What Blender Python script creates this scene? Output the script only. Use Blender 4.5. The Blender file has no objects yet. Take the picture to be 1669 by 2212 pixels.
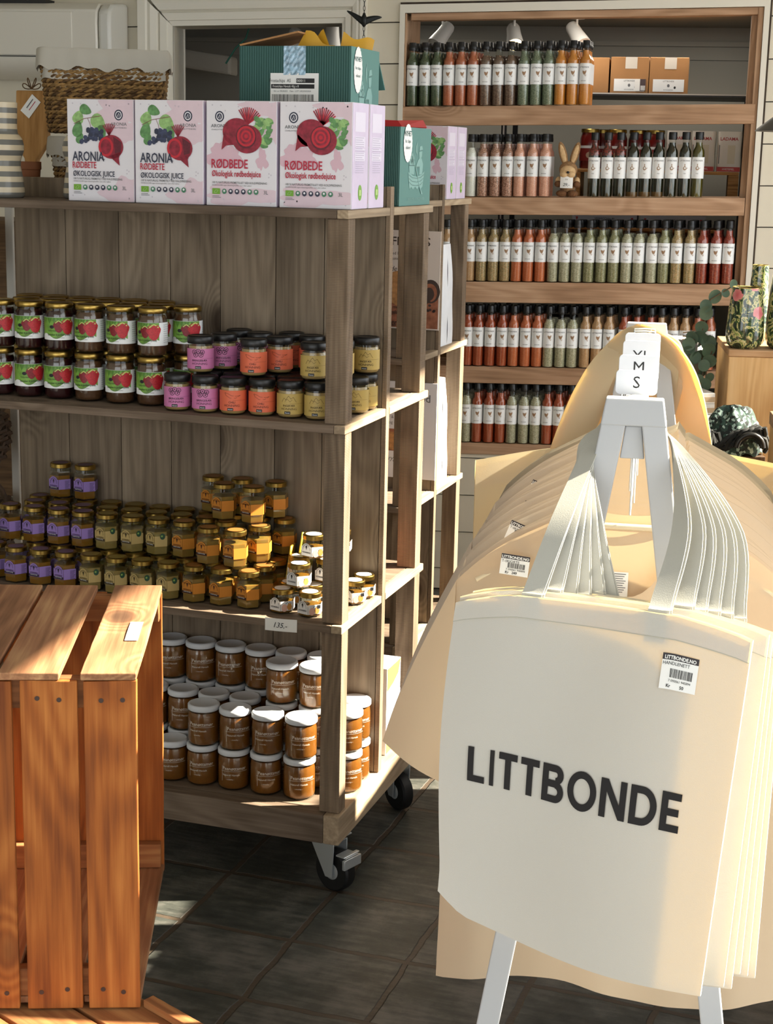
import bpy, bmesh, math, random
from mathutils import Vector, Matrix, Euler
random.seed(7)
D = bpy.data
SC = bpy.context.scene
COL = SC.collection
PI = math.pi

# ------------------------------------------------------------------ camera
PITCH, ROLL, FPX = 0.2158, 0.0226, 3482.2
cam = D.cameras.new('camera')
cam.sensor_fit = 'VERTICAL'
cam.sensor_height = 36.0
cam.lens = FPX / 2212.0 * 36.0
cam.clip_start = 0.05
cam_o = D.objects.new('camera', cam)
COL.objects.link(cam_o)
fwd = Vector((0, math.cos(PITCH), -math.sin(PITCH)))
upv = Vector((0, math.sin(PITCH), math.cos(PITCH)))
rtv = Vector((1, 0, 0))
r2 = math.cos(ROLL) * rtv + math.sin(ROLL) * upv
u2 = -math.sin(ROLL) * rtv + math.cos(ROLL) * upv
M = Matrix((r2, u2, -fwd)).transposed().to_4x4()
M.translation = (0, 0, 1.655)
cam_o.matrix_world = M
SC.camera = cam_o

# ------------------------------------------------------------------ view, world, sun
SC.view_settings.view_transform = 'Standard'
SC.view_settings.look = 'None'
SC.view_settings.gamma = 1.0
SC.view_settings.use_curve_mapping = False
SC.view_settings.exposure = 0.0
SKY_STRENGTH = 3.0
SUN_STRENGTH = 32.0
W = D.worlds.new('world')
SC.world = W
W.use_nodes = True
nt = W.node_tree
nt.nodes.clear()
wo = nt.nodes.new('ShaderNodeOutputWorld')
wb = nt.nodes.new('ShaderNodeBackground')
wb.inputs['Color'].default_value = (0.93, 0.97, 1.0, 1)
wb.inputs['Strength'].default_value = SKY_STRENGTH
nt.links.new(wb.outputs[0], wo.inputs[0])
sun = D.lights.new('sun', 'SUN')
sun.energy = SUN_STRENGTH
sun.angle = 0.012
sun.color = (1.0, 0.90, 0.72)
sun_o = D.objects.new('sun', sun)
COL.objects.link(sun_o)
SUN_AZ, SUN_EL = math.radians(5.5), math.radians(37)
tosun = Vector((math.cos(SUN_AZ) * math.cos(SUN_EL), math.sin(SUN_AZ) * math.cos(SUN_EL), math.sin(SUN_EL)))
sun_o.rotation_euler = tosun.to_track_quat('Z', 'Y').to_euler()
sun_o.location = tosun * 8 + Vector((0, 3, 0))
SC.cycles.max_bounces = 10
SC.cycles.diffuse_bounces = 5
SC.cycles.glossy_bounces = 4
SC.cycles.transmission_bounces = 8
SC.cycles.transparent_max_bounces = 24
SC.cycles.caustics_reflective = False
SC.cycles.caustics_refractive = False
SC.cycles.sample_clamp_indirect = 6.0

# ------------------------------------------------------------------ frames
THR, THW, TW = -0.3114, -0.1784, 0.0235
FX = Vector((math.cos(THR), math.sin(THR), 0))
FY = Vector((-math.sin(THR), math.cos(THR), 0))
RO = Vector((-0.0927, 3.4, 0))
WX = Vector((math.cos(THW), math.sin(THW), 0))
WN = Vector((-math.sin(THW), math.cos(THW), 0))
WO = Vector((0, 6.2, 0))
def rk(u, v, z): return RO + FX * u + FY * v + Vector((0, 0, z))
def wl(u, w, z): return WO + WX * u + WN * w + Vector((0, 0, z + 0.0))

# ------------------------------------------------------------------ materials
def c(h):
    h = h.lstrip('#')
    out = []
    for i in (0, 2, 4):
        x = int(h[i:i+2], 16) / 255
        out.append(x / 12.92 if x <= 0.04045 else ((x + 0.055) / 1.055) ** 2.4)
    return (*out, 1.0)
MATS = {}
def newmat(name):
    m = D.materials.new(name)
    m.use_nodes = True
    return m, m.node_tree, m.node_tree.nodes['Principled BSDF']
def N(nt, t, **kw):
    n = nt.nodes.new(t)
    for k, v in kw.items():
        setattr(n, k, v)
    return n
def plain(name, col, rough=0.6, metal=0.0, noise=0.0, coat=0.0, nscale=40, bump=0.0, emit=None, spec=0.5, sss=None):
    if name in MATS: return MATS[name]
    m, t, b = newmat(name)
    b.inputs['Base Color'].default_value = c(col) if isinstance(col, str) else col
    b.inputs['Roughness'].default_value = rough
    b.inputs['Metallic'].default_value = metal
    b.inputs['Specular IOR Level'].default_value = spec
    if coat:
        b.inputs['Coat Weight'].default_value = coat
        b.inputs['Coat Roughness'].default_value = 0.08
    if sss:
        b.inputs['Subsurface Weight'].default_value = sss[0]
        b.inputs['Subsurface Radius'].default_value = (1.0, .45, .12)
        b.inputs['Subsurface Scale'].default_value = sss[1]
    if emit:
        b.inputs['Emission Color'].default_value = c(emit[0])
        b.inputs['Emission Strength'].default_value = emit[1]
    if noise or bump:
        tc = N(t, 'ShaderNodeTexCoord')
        nz = N(t, 'ShaderNodeTexNoise')
        nz.inputs['Scale'].default_value = nscale
        nz.inputs['Detail'].default_value = 4
        t.links.new(tc.outputs['Object'], nz.inputs['Vector'])
        if noise:
            hs = N(t, 'ShaderNodeHueSaturation')
            mr = N(t, 'ShaderNodeMapRange')
            mr.inputs['From Min'].default_value = 0.3
            mr.inputs['From Max'].default_value = 0.7
            mr.inputs['To Min'].default_value = 1 - noise
            mr.inputs['To Max'].default_value = 1 + noise
            t.links.new(nz.outputs['Fac'], mr.inputs['Value'])
            t.links.new(mr.outputs[0], hs.inputs['Value'])
            hs.inputs['Color'].default_value = b.inputs['Base Color'].default_value
            t.links.new(hs.outputs[0], b.inputs['Base Color'])
        if bump:
            bp = N(t, 'ShaderNodeBump')
            bp.inputs['Strength'].default_value = bump
            bp.inputs['Distance'].default_value = 0.002
            t.links.new(nz.outputs['Fac'], bp.inputs['Height'])
            t.links.new(bp.outputs[0], b.inputs['Normal'])
    MATS[name] = m
    return m
def wood(name, dark, mid, light, axis='Z', scale=1.0, knots=True, rough=0.75, vary=0.18, knot_col='#2e1e12', fine=0.35, saw=False, ringamp=0.08):
    """Plank wood with grain lines running along one local axis."""
    if name in MATS: return MATS[name]
    m, t, b = newmat(name)
    L = t.links
    tc = N(t, 'ShaderNodeTexCoord')
    geo = N(t, 'ShaderNodeNewGeometry')
    oi = N(t, 'ShaderNodeObjectInfo')
    add0 = N(t, 'ShaderNodeMath', operation='ADD')
    L.new(geo.outputs['Random Per Island'], add0.inputs[0]); L.new(oi.outputs['Random'], add0.inputs[1])
    mul = N(t, 'ShaderNodeMath', operation='MULTIPLY'); mul.inputs[1].default_value = 17.3
    L.new(add0.outputs[0], mul.inputs[0])
    off = N(t, 'ShaderNodeVectorMath', operation='ADD')
    L.new(tc.outputs['Object'], off.inputs[0]); L.new(mul.outputs[0], off.inputs[1])
    ax = 'XYZ'.index(axis)
    def stretched(across, along):
        mp = N(t, 'ShaderNodeMapping')
        s = [across * scale] * 3; s[ax] = along * scale
        mp.inputs['Scale'].default_value = s
        L.new(off.outputs[0], mp.inputs['Vector'])
        return mp
    # broad rings: contour lines of a stretched noise give cathedral figures
    n1 = N(t, 'ShaderNodeTexNoise'); n1.inputs['Scale'].default_value = 1.0; n1.inputs['Detail'].default_value = 1.5
    L.new(stretched(7.0, 1.1).outputs[0], n1.inputs['Vector'])
    # knots
    vo = N(t, 'ShaderNodeTexVoronoi'); vo.inputs['Scale'].default_value = 1.0; vo.inputs['Randomness'].default_value = 0.9
    L.new(stretched(5.5, 3.2).outputs[0], vo.inputs['Vector'])
    kn = N(t, 'ShaderNodeMapRange'); kn.interpolation_type = 'SMOOTHSTEP'
    kn.inputs['From Min'].default_value = 0.02; kn.inputs['From Max'].default_value = 0.30
    kn.inputs['To Min'].default_value = 1.0; kn.inputs['To Max'].default_value = 0.0
    L.new(vo.outputs['Distance'], kn.inputs['Value'])
    ring = N(t, 'ShaderNodeMath', operation='MULTIPLY_ADD')
    ring.inputs[1].default_value = 0.30 if knots else 0.0
    L.new(kn.outputs[0], ring.inputs[0]); L.new(n1.outputs['Fac'], ring.inputs[2])
    sn = N(t, 'ShaderNodeMath', operation='MULTIPLY'); sn.inputs[1].default_value = 95.0
    L.new(ring.outputs[0], sn.inputs[0])
    si = N(t, 'ShaderNodeMath', operation='SINE'); L.new(sn.outputs[0], si.inputs[0])
    # fine fibres
    n2 = N(t, 'ShaderNodeTexNoise'); n2.inputs['Scale'].default_value = 1.0; n2.inputs['Detail'].default_value = 5
    L.new(stretched(160, 6).outputs[0], n2.inputs['Vector'])
    n3 = N(t, 'ShaderNodeTexNoise'); n3.inputs['Scale'].default_value = 1.0; n3.inputs['Detail'].default_value = 3
    L.new(stretched(9, 3.5).outputs[0], n3.inputs['Vector'])
    a1 = N(t, 'ShaderNodeMath', operation='MULTIPLY_ADD'); a1.inputs[1].default_value = ringamp; a1.inputs[2].default_value = 0.5
    L.new(si.outputs[0], a1.inputs[0])
    a2 = N(t, 'ShaderNodeMath', operation='SUBTRACT'); a2.inputs[1].default_value = 0.5; L.new(n2.outputs['Fac'], a2.inputs[0])
    a3 = N(t, 'ShaderNodeMath', operation='MULTIPLY_ADD'); a3.inputs[1].default_value = fine * 1.6
    L.new(a2.outputs[0], a3.inputs[0]); L.new(a1.outputs[0], a3.inputs[2])
    a4 = N(t, 'ShaderNodeMath', operation='SUBTRACT'); a4.inputs[1].default_value = 0.5; L.new(n3.outputs['Fac'], a4.inputs[0])
    a5 = N(t, 'ShaderNodeMath', operation='MULTIPLY_ADD'); a5.inputs[1].default_value = 0.75
    L.new(a4.outputs[0], a5.inputs[0]); L.new(a3.outputs[0], a5.inputs[2])
    rp = N(t, 'ShaderNodeValToRGB')
    e = rp.color_ramp.elements
    e[0].position = 0.22; e[0].color = c(dark); e[1].position = 0.80; e[1].color = c(light)
    e2 = e.new(0.5); e2.color = c(mid)
    L.new(a5.outputs[0], rp.inputs['Fac'])
    col = rp.outputs[0]
    if knots:
        k2 = N(t, 'ShaderNodeMapRange'); k2.interpolation_type = 'SMOOTHSTEP'
        k2.inputs['From Min'].default_value = 0.05; k2.inputs['From Max'].default_value = 0.17
        k2.inputs['To Min'].default_value = 0.8; k2.inputs['To Max'].default_value = 0.0
        L.new(vo.outputs['Distance'], k2.inputs['Value'])
        mx = N(t, 'ShaderNodeMix', data_type='RGBA'); mx.inputs['B'].default_value = c(knot_col)
        L.new(k2.outputs[0], mx.inputs['Factor']); L.new(col, mx.inputs['A'])
        col = mx.outputs['Result']
    hs = N(t, 'ShaderNodeHueSaturation')
    mr = N(t, 'ShaderNodeMapRange'); mr.inputs['To Min'].default_value = 1 - vary; mr.inputs['To Max'].default_value = 1 + vary
    fr = N(t, 'ShaderNodeMath', operation='FRACT'); L.new(add0.outputs[0], fr.inputs[0])
    L.new(fr.outputs[0], mr.inputs['Value']); L.new(mr.outputs[0], hs.inputs['Value']); L.new(col, hs.inputs['Color'])
    L.new(hs.outputs[0], b.inputs['Base Color'])
    b.inputs['Roughness'].default_value = rough
    b.inputs['Specular IOR Level'].default_value = 0.3
    bp = N(t, 'ShaderNodeBump'); bp.inputs['Strength'].default_value = 0.5; bp.inputs['Distance'].default_value = 0.002
    hsum = a3.outputs[0]
    if saw:
        wv = N(t, 'ShaderNodeTexWave'); wv.wave_type = 'BANDS'; wv.bands_direction = axis
        wv.inputs['Scale'].default_value = 90; wv.inputs['Distortion'].default_value = 1.0
        L.new(tc.outputs['Object'], wv.inputs['Vector'])
        sm = N(t, 'ShaderNodeMath', operation='MULTIPLY_ADD'); sm.inputs[1].default_value = 0.5
        L.new(wv.outputs['Fac'], sm.inputs[0]); L.new(hsum, sm.inputs[2]); hsum = sm.outputs[0]
    L.new(hsum, bp.inputs['Height']); L.new(bp.outputs[0], b.inputs['Normal'])
    MATS[name] = m
    return m
def cloth(name, col, trans=0.35, tcol=None, rough=0.9, weave=1400, bump=0.25):
    if name in MATS: return MATS[name]
    m, t, b = newmat(name)
    L = t.links
    b.inputs['Base Color'].default_value = c(col)
    b.inputs['Roughness'].default_value = rough
    b.inputs['Specular IOR Level'].default_value = 0.15
    tr = N(t, 'ShaderNodeBsdfTranslucent'); tr.inputs['Color'].default_value = c(tcol or col)
    mx = N(t, 'ShaderNodeMixShader'); mx.inputs[0].default_value = trans
    out = t.nodes['Material Output']
    L.new(b.outputs[0], mx.inputs[1]); L.new(tr.outputs[0], mx.inputs[2]); L.new(mx.outputs[0], out.inputs[0])
    tc = N(t, 'ShaderNodeTexCoord')
    nz = N(t, 'ShaderNodeTexNoise'); nz.inputs['Scale'].default_value = weave; nz.inputs['Detail'].default_value = 2
    L.new(tc.outputs['Object'], nz.inputs['Vector'])
    bp = N(t, 'ShaderNodeBump'); bp.inputs['Strength'].default_value = bump; bp.inputs['Distance'].default_value = 0.0006
    L.new(nz.outputs['Fac'], bp.inputs['Height']); L.new(bp.outputs[0], b.inputs['Normal']); L.new(bp.outputs[0], tr.inputs['Normal'])
    MATS[name] = m
    return m
def clear_glass(name, tint='#ffffff', refl=1.0):
    if name in MATS: return MATS[name]
    m, t, b = newmat(name)
    t.nodes.remove(b)
    tr = N(t, 'ShaderNodeBsdfTransparent'); tr.inputs['Color'].default_value = c(tint)
    gl = N(t, 'ShaderNodeBsdfGlossy'); gl.inputs['Roughness'].default_value = 0.04
    fr = N(t, 'ShaderNodeFresnel'); fr.inputs['IOR'].default_value = 1.5
    mx = N(t, 'ShaderNodeMixShader')
    ge = N(t, 'ShaderNodeNewGeometry'); inv = N(t, 'ShaderNodeMath', operation='SUBTRACT'); inv.inputs[0].default_value = 1.0
    t.links.new(ge.outputs['Backfacing'], inv.inputs[1])
    ml = N(t, 'ShaderNodeMath', operation='MULTIPLY'); t.links.new(inv.outputs[0], ml.inputs[0]); t.links.new(fr.outputs[0], ml.inputs[1])
    t.links.new(ml.outputs[0], mx.inputs[0]); t.links.new(tr.outputs[0], mx.inputs[1]); t.links.new(gl.outputs[0], mx.inputs[2])
    t.links.new(mx.outputs[0], t.nodes['Material Output'].inputs[0])
    MATS[name] = m
    return m
def speckle(name, cols, scale=500, rough=0.35, coat=0.6):
    """Herbs, salt and spices seen through glass: little grains of a few colours."""
    if name in MATS: return MATS[name]
    m, t, b = newmat(name)
    tc = N(t, 'ShaderNodeTexCoord')
    vo = N(t, 'ShaderNodeTexVoronoi'); vo.inputs['Scale'].default_value = scale
    t.links.new(tc.outputs['Object'], vo.inputs['Vector'])
    sp = N(t, 'ShaderNodeSeparateColor'); t.links.new(vo.outputs['Color'], sp.inputs[0])
    rp = N(t, 'ShaderNodeValToRGB'); rp.color_ramp.interpolation = 'CONSTANT'
    e = rp.color_ramp.elements
    k = len(cols)
    e[0].position = 0; e[0].color = c(cols[0]); e[1].position = 1.0 / k; e[1].color = c(cols[1])
    for i in range(2, k):
        x = e.new(i / k); x.color = c(cols[i])
    for x in e:
        x.color = (*[min(q * 1.2, .92) for q in x.color[:3]], 1)
    t.links.new(sp.outputs[0], rp.inputs['Fac']); t.links.new(rp.outputs[0], b.inputs['Base Color'])
    b.inputs['Roughness'].default_value = rough
    b.inputs['Coat Weight'].default_value = coat; b.inputs['Coat Roughness'].default_value = 0.06
    MATS[name] = m
    return m

# ------------------------------------------------------------------ mesh building
class MB:
    def __init__(s): s.v = []; s.f = []; s.m = []; s.mats = []
    def mi(s, mat):
        if mat not in s.mats: s.mats.append(mat)
        return s.mats.index(mat)
    def add(s, vs, fs, mat):
        b = len(s.v); k = s.mi(mat)
        s.v.extend([Vector(p) for p in vs])
        for f in fs:
            s.f.append([b + i for i in f]); s.m.append(k)
        return s
    def box(s, x0, x1, y0, y1, z0, z1, mat, T=None):
        vs = [Vector(p) for p in ((x0,y0,z0),(x1,y0,z0),(x1,y1,z0),(x0,y1,z0),(x0,y0,z1),(x1,y0,z1),(x1,y1,z1),(x0,y1,z1))]
        if T: vs = [T @ p for p in vs]
        return s.add(vs, [(3,2,1,0),(4,5,6,7),(0,1,5,4),(1,2,6,5),(2,3,7,6),(3,0,4,7)], mat)
    def lathe(s, prof, n, mat, T=None, a0=0.0, sq=1.0):
        vs = []; fs = []
        k = len(prof)
        for (r, z) in prof:
            for i in range(n):
                a = a0 + 2 * PI * i / n
                vs.append(Vector((r * math.cos(a), r * sq * math.sin(a), z)))
        for j in range(k - 1):
            for i in range(n):
                i2 = (i + 1) % n
                fs.append((j*n+i, j*n+i2, (j+1)*n+i2, (j+1)*n+i))
        if prof[0][0] > 1e-6: fs.append(tuple(range(n - 1, -1, -1)))
        if prof[-1][0] > 1e-6: fs.append(tuple(range((k-1)*n, k*n)))
        if T: vs = [T @ p for p in vs]
        return s.add(vs, fs, mat)
    def tube(s, pts, r, n, mat, closed=False, caps=True):
        pts = [Vector(p) for p in pts]; k = len(pts)
        vs = []; fs = []
        prev = None
        for j, p in enumerate(pts):
            if closed: d = pts[(j+1) % k] - pts[j-1]
            else: d = pts[min(j+1, k-1)] - pts[max(j-1, 0)]
            d = d.normalized() if d.length > 1e-9 else Vector((0,0,1))
            if prev is None:
                a = d.orthogonal().normalized()
            else:
                a = prev - d * prev.dot(d)
                a = a.normalized() if a.length > 1e-6 else d.orthogonal().normalized()
            prev = a
            b = d.cross(a)
            rr = r[j] if isinstance(r, (list, tuple)) else r
            for i in range(n):
                t = 2 * PI * i / n
                vs.append(p + a * (rr * math.cos(t)) + b * (rr * math.sin(t)))
        for j in range(k if closed else k - 1):
            j2 = (j + 1) % k
            for i in range(n):
                i2 = (i + 1) % n
                fs.append((j*n+i, j*n+i2, j2*n+i2, j2*n+i))
        if caps and not closed:
            fs.append(tuple(range(n-1, -1, -1))); fs.append(tuple(range((k-1)*n, k*n)))
        return s.add(vs, fs, mat)
    def prism(s, poly, d0, d1, mat, T):
        """poly in (x,z), extruded along local y from d0 to d1, T places it."""
        n = len(poly)
        vs = [T @ Vector((x, d0, z)) for x, z in poly] + [T @ Vector((x, d1, z)) for x, z in poly]
        fs = [tuple(range(n)), tuple(range(2*n-1, n-1, -1))]
        for i in range(n):
            j = (i + 1) % n
            fs.append((j, i, n + i, n + j))
        return s.add(vs, fs, mat)
    def grid(s, fn, nu, nv, mat, flip=False):
        vs = [fn(i / nu, j / nv) for j in range(nv + 1) for i in range(nu + 1)]
        fs = []
        for j in range(nv):
            for i in range(nu):
                a = j*(nu+1)+i
                q = (a, a+1, a+nu+2, a+nu+1)
                fs.append(q[::-1] if flip else q)
        return s.add(vs, fs, mat)
    def blob(s, fn, cx, cy, poly, mat, rings=3):
        """A printed flat shape: star-shaped polygon round (cx, cy), put on a surface by fn(x, y)."""
        n = len(poly); vs = [fn(cx, cy)]; fs = []
        for r in range(1, rings + 1):
            k = r / rings
            vs += [fn(cx + (x - cx) * k, cy + (y - cy) * k) for x, y in poly]
        for i in range(n):
            j = (i + 1) % n
            fs.append((0, 1 + i, 1 + j))
            for r in range(rings - 1):
                a = 1 + r*n; b = 1 + (r+1)*n
                fs.append((a+i, b+i, b+j, a+j))
        return s.add(vs, fs, mat)
    def disc(s, fn, cx, cy, rx, ry, mat, n=16, rings=2, rot=0.0):
        p = []
        for i in range(n):
            a = 2*PI*i/n
            x, y = rx*math.cos(a), ry*math.sin(a)
            p.append((cx + x*math.cos(rot) - y*math.sin(rot), cy + x*math.sin(rot) + y*math.cos(rot)))
        return s.blob(fn, cx, cy, p, mat, rings)
    def rect(s, fn, x0, x1, y0, y1, mat, nx=1, ny=1):
        return s.grid(lambda a, b: fn(x0 + (x1-x0)*a, y0 + (y1-y0)*b), nx, ny, mat)
    def line(s, fn, pts, w, mat):
        for (x0, y0), (x1, y1) in zip(pts[:-1], pts[1:]):
            dx, dy = x1-x0, y1-y0
            l = math.hypot(dx, dy) or 1e-9
            nx, ny = -dy/l*w/2, dx/l*w/2
            s.add([fn(x0-nx, y0-ny), fn(x1-nx, y1-ny), fn(x1+nx, y1+ny), fn(x0+nx, y0+ny)], [(0,1,2,3)], mat)
        return s
    def text(s, fn, txt, x, y, size, mat, align='C', bold=0.0, sx=1.0, shear=0.0, maxseg=None):
        vs, fs = text2d(txt, bold, shear)
        xs = [p[0] for p in vs] or [0]
        w = (max(xs) - min(xs)) * size * sx
        ox = x - min(xs) * size * sx - (w / 2 if align == 'C' else w if align == 'R' else 0)
        return s.add([fn(ox + p[0]*size*sx, y + p[1]*size) for p in vs], fs, mat)
    def build(s, name, parent=None, smooth=None, bevel=None, loc=None, subsurf=0):
        me = D.meshes.new(name)
        me.from_pydata([tuple(p) for p in s.v], [], s.f)
        for m in s.mats: me.materials.append(m)
        if len(s.mats) > 1: me.polygons.foreach_set('material_index', s.m)
        if smooth is not None:
            me.polygons.foreach_set('use_smooth', [True] * len(me.polygons))
            me.set_sharp_from_angle(angle=math.radians(smooth))
        me.update()
        o = D.objects.new(name, me)
        COL.objects.link(o)
        if parent is not None: o.parent = parent
        if loc is not None: o.location = loc
        if bevel:
            b = o.modifiers.new('bevel', 'BEVEL'); b.width = bevel; b.segments = 2; b.limit_method = 'ANGLE'; b.angle_limit = math.radians(40)
        if subsurf:
            q = o.modifiers.new('sub', 'SUBSURF'); q.levels = subsurf; q.render_levels = subsurf
        return o
TXT = {}
def text2d(txt, bold=0.0, shear=0.0):
    k = (txt, bold, shear)
    if k not in TXT:
        cu = D.curves.new('lettering', 'FONT')
        cu.body = txt; cu.size = 1.0; cu.offset = bold; cu.shear = shear; cu.resolution_u = 2
        o = D.objects.new('lettering', cu)
        COL.objects.link(o)
        dg = bpy.context.evaluated_depsgraph_get()
        me = D.meshes.new_from_object(o.evaluated_get(dg))
        TXT[k] = ([(v.co.x, v.co.y) for v in me.vertices], [tuple(p.vertices) for p in me.polygons])
        D.meshes.remove(me); D.objects.remove(o); D.curves.remove(cu)
    return TXT[k]

# ------------------------------------------------------------------ naming
def tag(o, label=None, cat=None, group=None, kind=None):
    if label: o['label'] = label
    if cat: o['category'] = cat
    if group: o['group'] = group
    if kind: o['kind'] = kind
    return o
def thing(name, label, cat, loc=(0,0,0), rz=0.0, group=None):
    o = D.objects.new(name, None)
    o.empty_display_size = 0.05
    COL.objects.link(o)
    o.location = loc; o.rotation_euler = (0, 0, rz)
    return tag(o, label, cat, group)
def kids(o): return list(o.children)
def dup(root, loc, rz=None, label=None, group=None, skip=()):
    r = root.copy(); COL.objects.link(r); r.location = loc
    if rz is not None: r.rotation_euler = (0, 0, rz)
    if label: r['label'] = label
    if group: r['group'] = group
    for ch in kids(root):
        if ch.name.split('.')[0] in skip: continue
        q = ch.copy(); COL.objects.link(q); q.parent = r
        for g in kids(ch):
            if g.name.split('.')[0] in skip: continue
            d = g.copy(); COL.objects.link(d); d.parent = q
    return r
ORD = 'first second third fourth fifth sixth seventh eighth ninth tenth eleventh twelfth thirteenth fourteenth fifteenth sixteenth seventeenth eighteenth nineteenth twentieth twenty-first twenty-second twenty-third twenty-fourth'.split()
def struct(o): return tag(o, kind='structure')
def planar(origin, ex, ey, off=0.0):
    o = Vector(origin); ex = Vector(ex); ey = Vector(ey); n = ex.cross(ey).normalized()
    return lambda x, y, k=0: o + ex * x + ey * y + n * (off + k)
def cyl_map(r, off=0.0, a0=-PI/2):
    """(x, z) on a cylinder of radius r, x = 0 at the local -Y side."""
    R = r + off
    return lambda x, z: Vector((R * math.cos(a0 + x / r), R * math.sin(a0 + x / r), z))
IDT = Matrix.Identity(4)
# ------------------------------------------------------------------ shared materials
M_WALL = plain('painted_siding', '#D6CFBC', 0.55, noise=0.04, nscale=6)
M_TRIM = plain('white_paint', '#DEDACD', 0.45)
M_GROOVE = plain('siding_gap_shade', '#4a4338', 0.9)  # shadow lines between the siding boards, painted as dark strips
M_WHITE = plain('white_lacquer', '#E9EBEA', 0.4)
M_PAPER = plain('white_paper', '#F1F1EE', 0.7)
M_LABEL = plain('label_white', '#EEF0F0', 0.5)
M_INK = plain('black_ink', '#1b1c1e', 0.6)
M_GREYINK = plain('grey_ink', '#6d6f72', 0.7)
M_BLACK = plain('black_plastic', '#131314', 0.38)
M_STEEL = plain('zinc_steel', '#C6CACB', 0.32, metal=0.55)
M_RUBBER = plain('black_rubber', '#0c0c0d', 0.55)
M_GOLD = plain('gold_lid', '#A88C4A', 0.30, metal=1.0)
M_GLASS = clear_glass('jar_glass', '#f6f8f4')
M_CARD = plain('brown_card', '#AA7B4C', 0.8, noise=0.05, nscale=12)
RW = dict(dark='#4b3a2b', mid='#7b664f', light='#a48e70')
WRX = wood('trolley_wood_along', '#524437', '#6f5f50', '#8a7969', 'X')
WRY = wood('trolley_wood_deep', '#84735e', '#a49077', '#bfac90', 'Y', knots=False)
WRZ = wood('trolley_wood_upright', '#5f5040', '#7c6a57', '#97846e', 'Z', knots=False, saw=True, vary=0.1)
WPZ = wood('trolley_planks', '#5e5142', '#7b6c5a', '#958570', 'Z', scale=0.85, vary=0.10)
WSX = wood('shelf_wood', '#8a6a50', '#ad8a6c', '#c8a688', 'X', scale=0.8, vary=0.06)
WSZ = wood('shelf_wood_upright', '#86694f', '#a6866a', '#bf9f80', 'Z', knots=False, vary=0.06)

# ------------------------------------------------------------------ floor
def slate():
    m, t, b = newmat('slate_tiles')
    L = t.links
    tc = N(t, 'ShaderNodeTexCoord')
    mp = N(t, 'ShaderNodeMapping')
    L.new(tc.outputs['Object'], mp.inputs['Vector'])
    br = N(t, 'ShaderNodeTexBrick')
    br.offset = 0.0; br.squash = 1.0
    for k, v in (('Scale', 1.0), ('Mortar Size', 0.0085), ('Mortar Smooth', 0.35), ('Brick Width', 0.263), ('Row Height', 0.263), ('Bias', 0.0)):
        br.inputs[k].default_value = v
    br.inputs['Color1'].default_value = (0, 0, 0, 1); br.inputs['Color2'].default_value = (1, 1, 1, 1)
    nd = N(t, 'ShaderNodeTexNoise'); nd.inputs['Scale'].default_value = 9; nd.inputs['Detail'].default_value = 3
    L.new(mp.outputs[0], nd.inputs['Vector'])
    dv = N(t, 'ShaderNodeVectorMath', operation='MULTIPLY_ADD')
    dv.inputs[1].default_value = (0.018, 0.018, 0); dv.inputs[2].default_value = (0, 0, 0)
    ds = N(t, 'ShaderNodeVectorMath', operation='SUBTRACT'); ds.inputs[1].default_value = (0.5, 0.5, 0.5)
    L.new(nd.outputs['Color'], ds.inputs[0]); L.new(ds.outputs[0], dv.inputs[0]); L.new(mp.outputs[0], dv.inputs[2])
    L.new(dv.outputs[0], br.inputs['Vector'])
    n1 = N(t, 'ShaderNodeTexNoise'); n1.inputs['Scale'].default_value = 7; n1.inputs['Detail'].default_value = 7; n1.inputs['Roughness'].default_value = 0.65
    L.new(mp.outputs[0], n1.inputs['Vector'])
    mp2 = N(t, 'ShaderNodeMapping'); mp2.inputs['Scale'].default_value = (10, 55, 10)
    L.new(mp.outputs[0], mp2.inputs['Vector'])
    n2 = N(t, 'ShaderNodeTexNoise'); n2.inputs['Scale'].default_value = 1; n2.inputs['Detail'].default_value = 5
    L.new(mp2.outputs[0], n2.inputs['Vector'])
    ad = N(t, 'ShaderNodeMath', operation='MULTIPLY_ADD'); ad.inputs[1].default_value = 0.5
    L.new(n2.outputs['Fac'], ad.inputs[0]); L.new(n1.outputs['Fac'], ad.inputs[2])
    ad2 = N(t, 'ShaderNodeMath', operation='MULTIPLY_ADD'); ad2.inputs[1].default_value = 0.10
    L.new(br.outputs['Color'], ad2.inputs[0]); L.new(ad.outputs[0], ad2.inputs[2])
    rp = N(t, 'ShaderNodeValToRGB'); e = rp.color_ramp.elements
    e[0].position = 0.55; e[0].color = c('#2a2c29'); e[1].position = 0.98; e[1].color = c('#6b6862')
    x = e.new(0.76); x.color = c('#434540')
    L.new(ad2.outputs[0], rp.inputs['Fac'])
    mx = N(t, 'ShaderNodeMix', data_type='RGBA'); mx.inputs['B'].default_value = c('#4c4136')
    L.new(br.outputs['Fac'], mx.inputs['Factor']); L.new(rp.outputs[0], mx.inputs['A'])
    L.new(mx.outputs['Result'], b.inputs['Base Color'])
    b.inputs['Roughness'].default_value = 0.5
    hm = N(t, 'ShaderNodeMath', operation='MULTIPLY_ADD'); hm.inputs[1].default_value = -1.2
    L.new(br.outputs['Fac'], hm.inputs[0]); L.new(ad.outputs[0], hm.inputs[2])
    bp = N(t, 'ShaderNodeBump'); bp.inputs['Strength'].default_value = 0.6; bp.inputs['Distance'].default_value = 0.006
    L.new(hm.outputs[0], bp.inputs['Height']); L.new(bp.outputs[0], b.inputs['Normal'])
    return m
mb = MB()
# the floor's own axes run with the tiles; its origin is a grout crossing
mb.add([(-6, -8, 0), (6, -8, 0), (6, 6, 0), (-6, 6, 0)], [(0, 1, 2, 3)], slate())
fl = mb.build('floor')
fl.location = (-0.347, 3.537, 0); fl.rotation_euler = (0, 0, math.radians(-18.9))
struct(fl)

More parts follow.
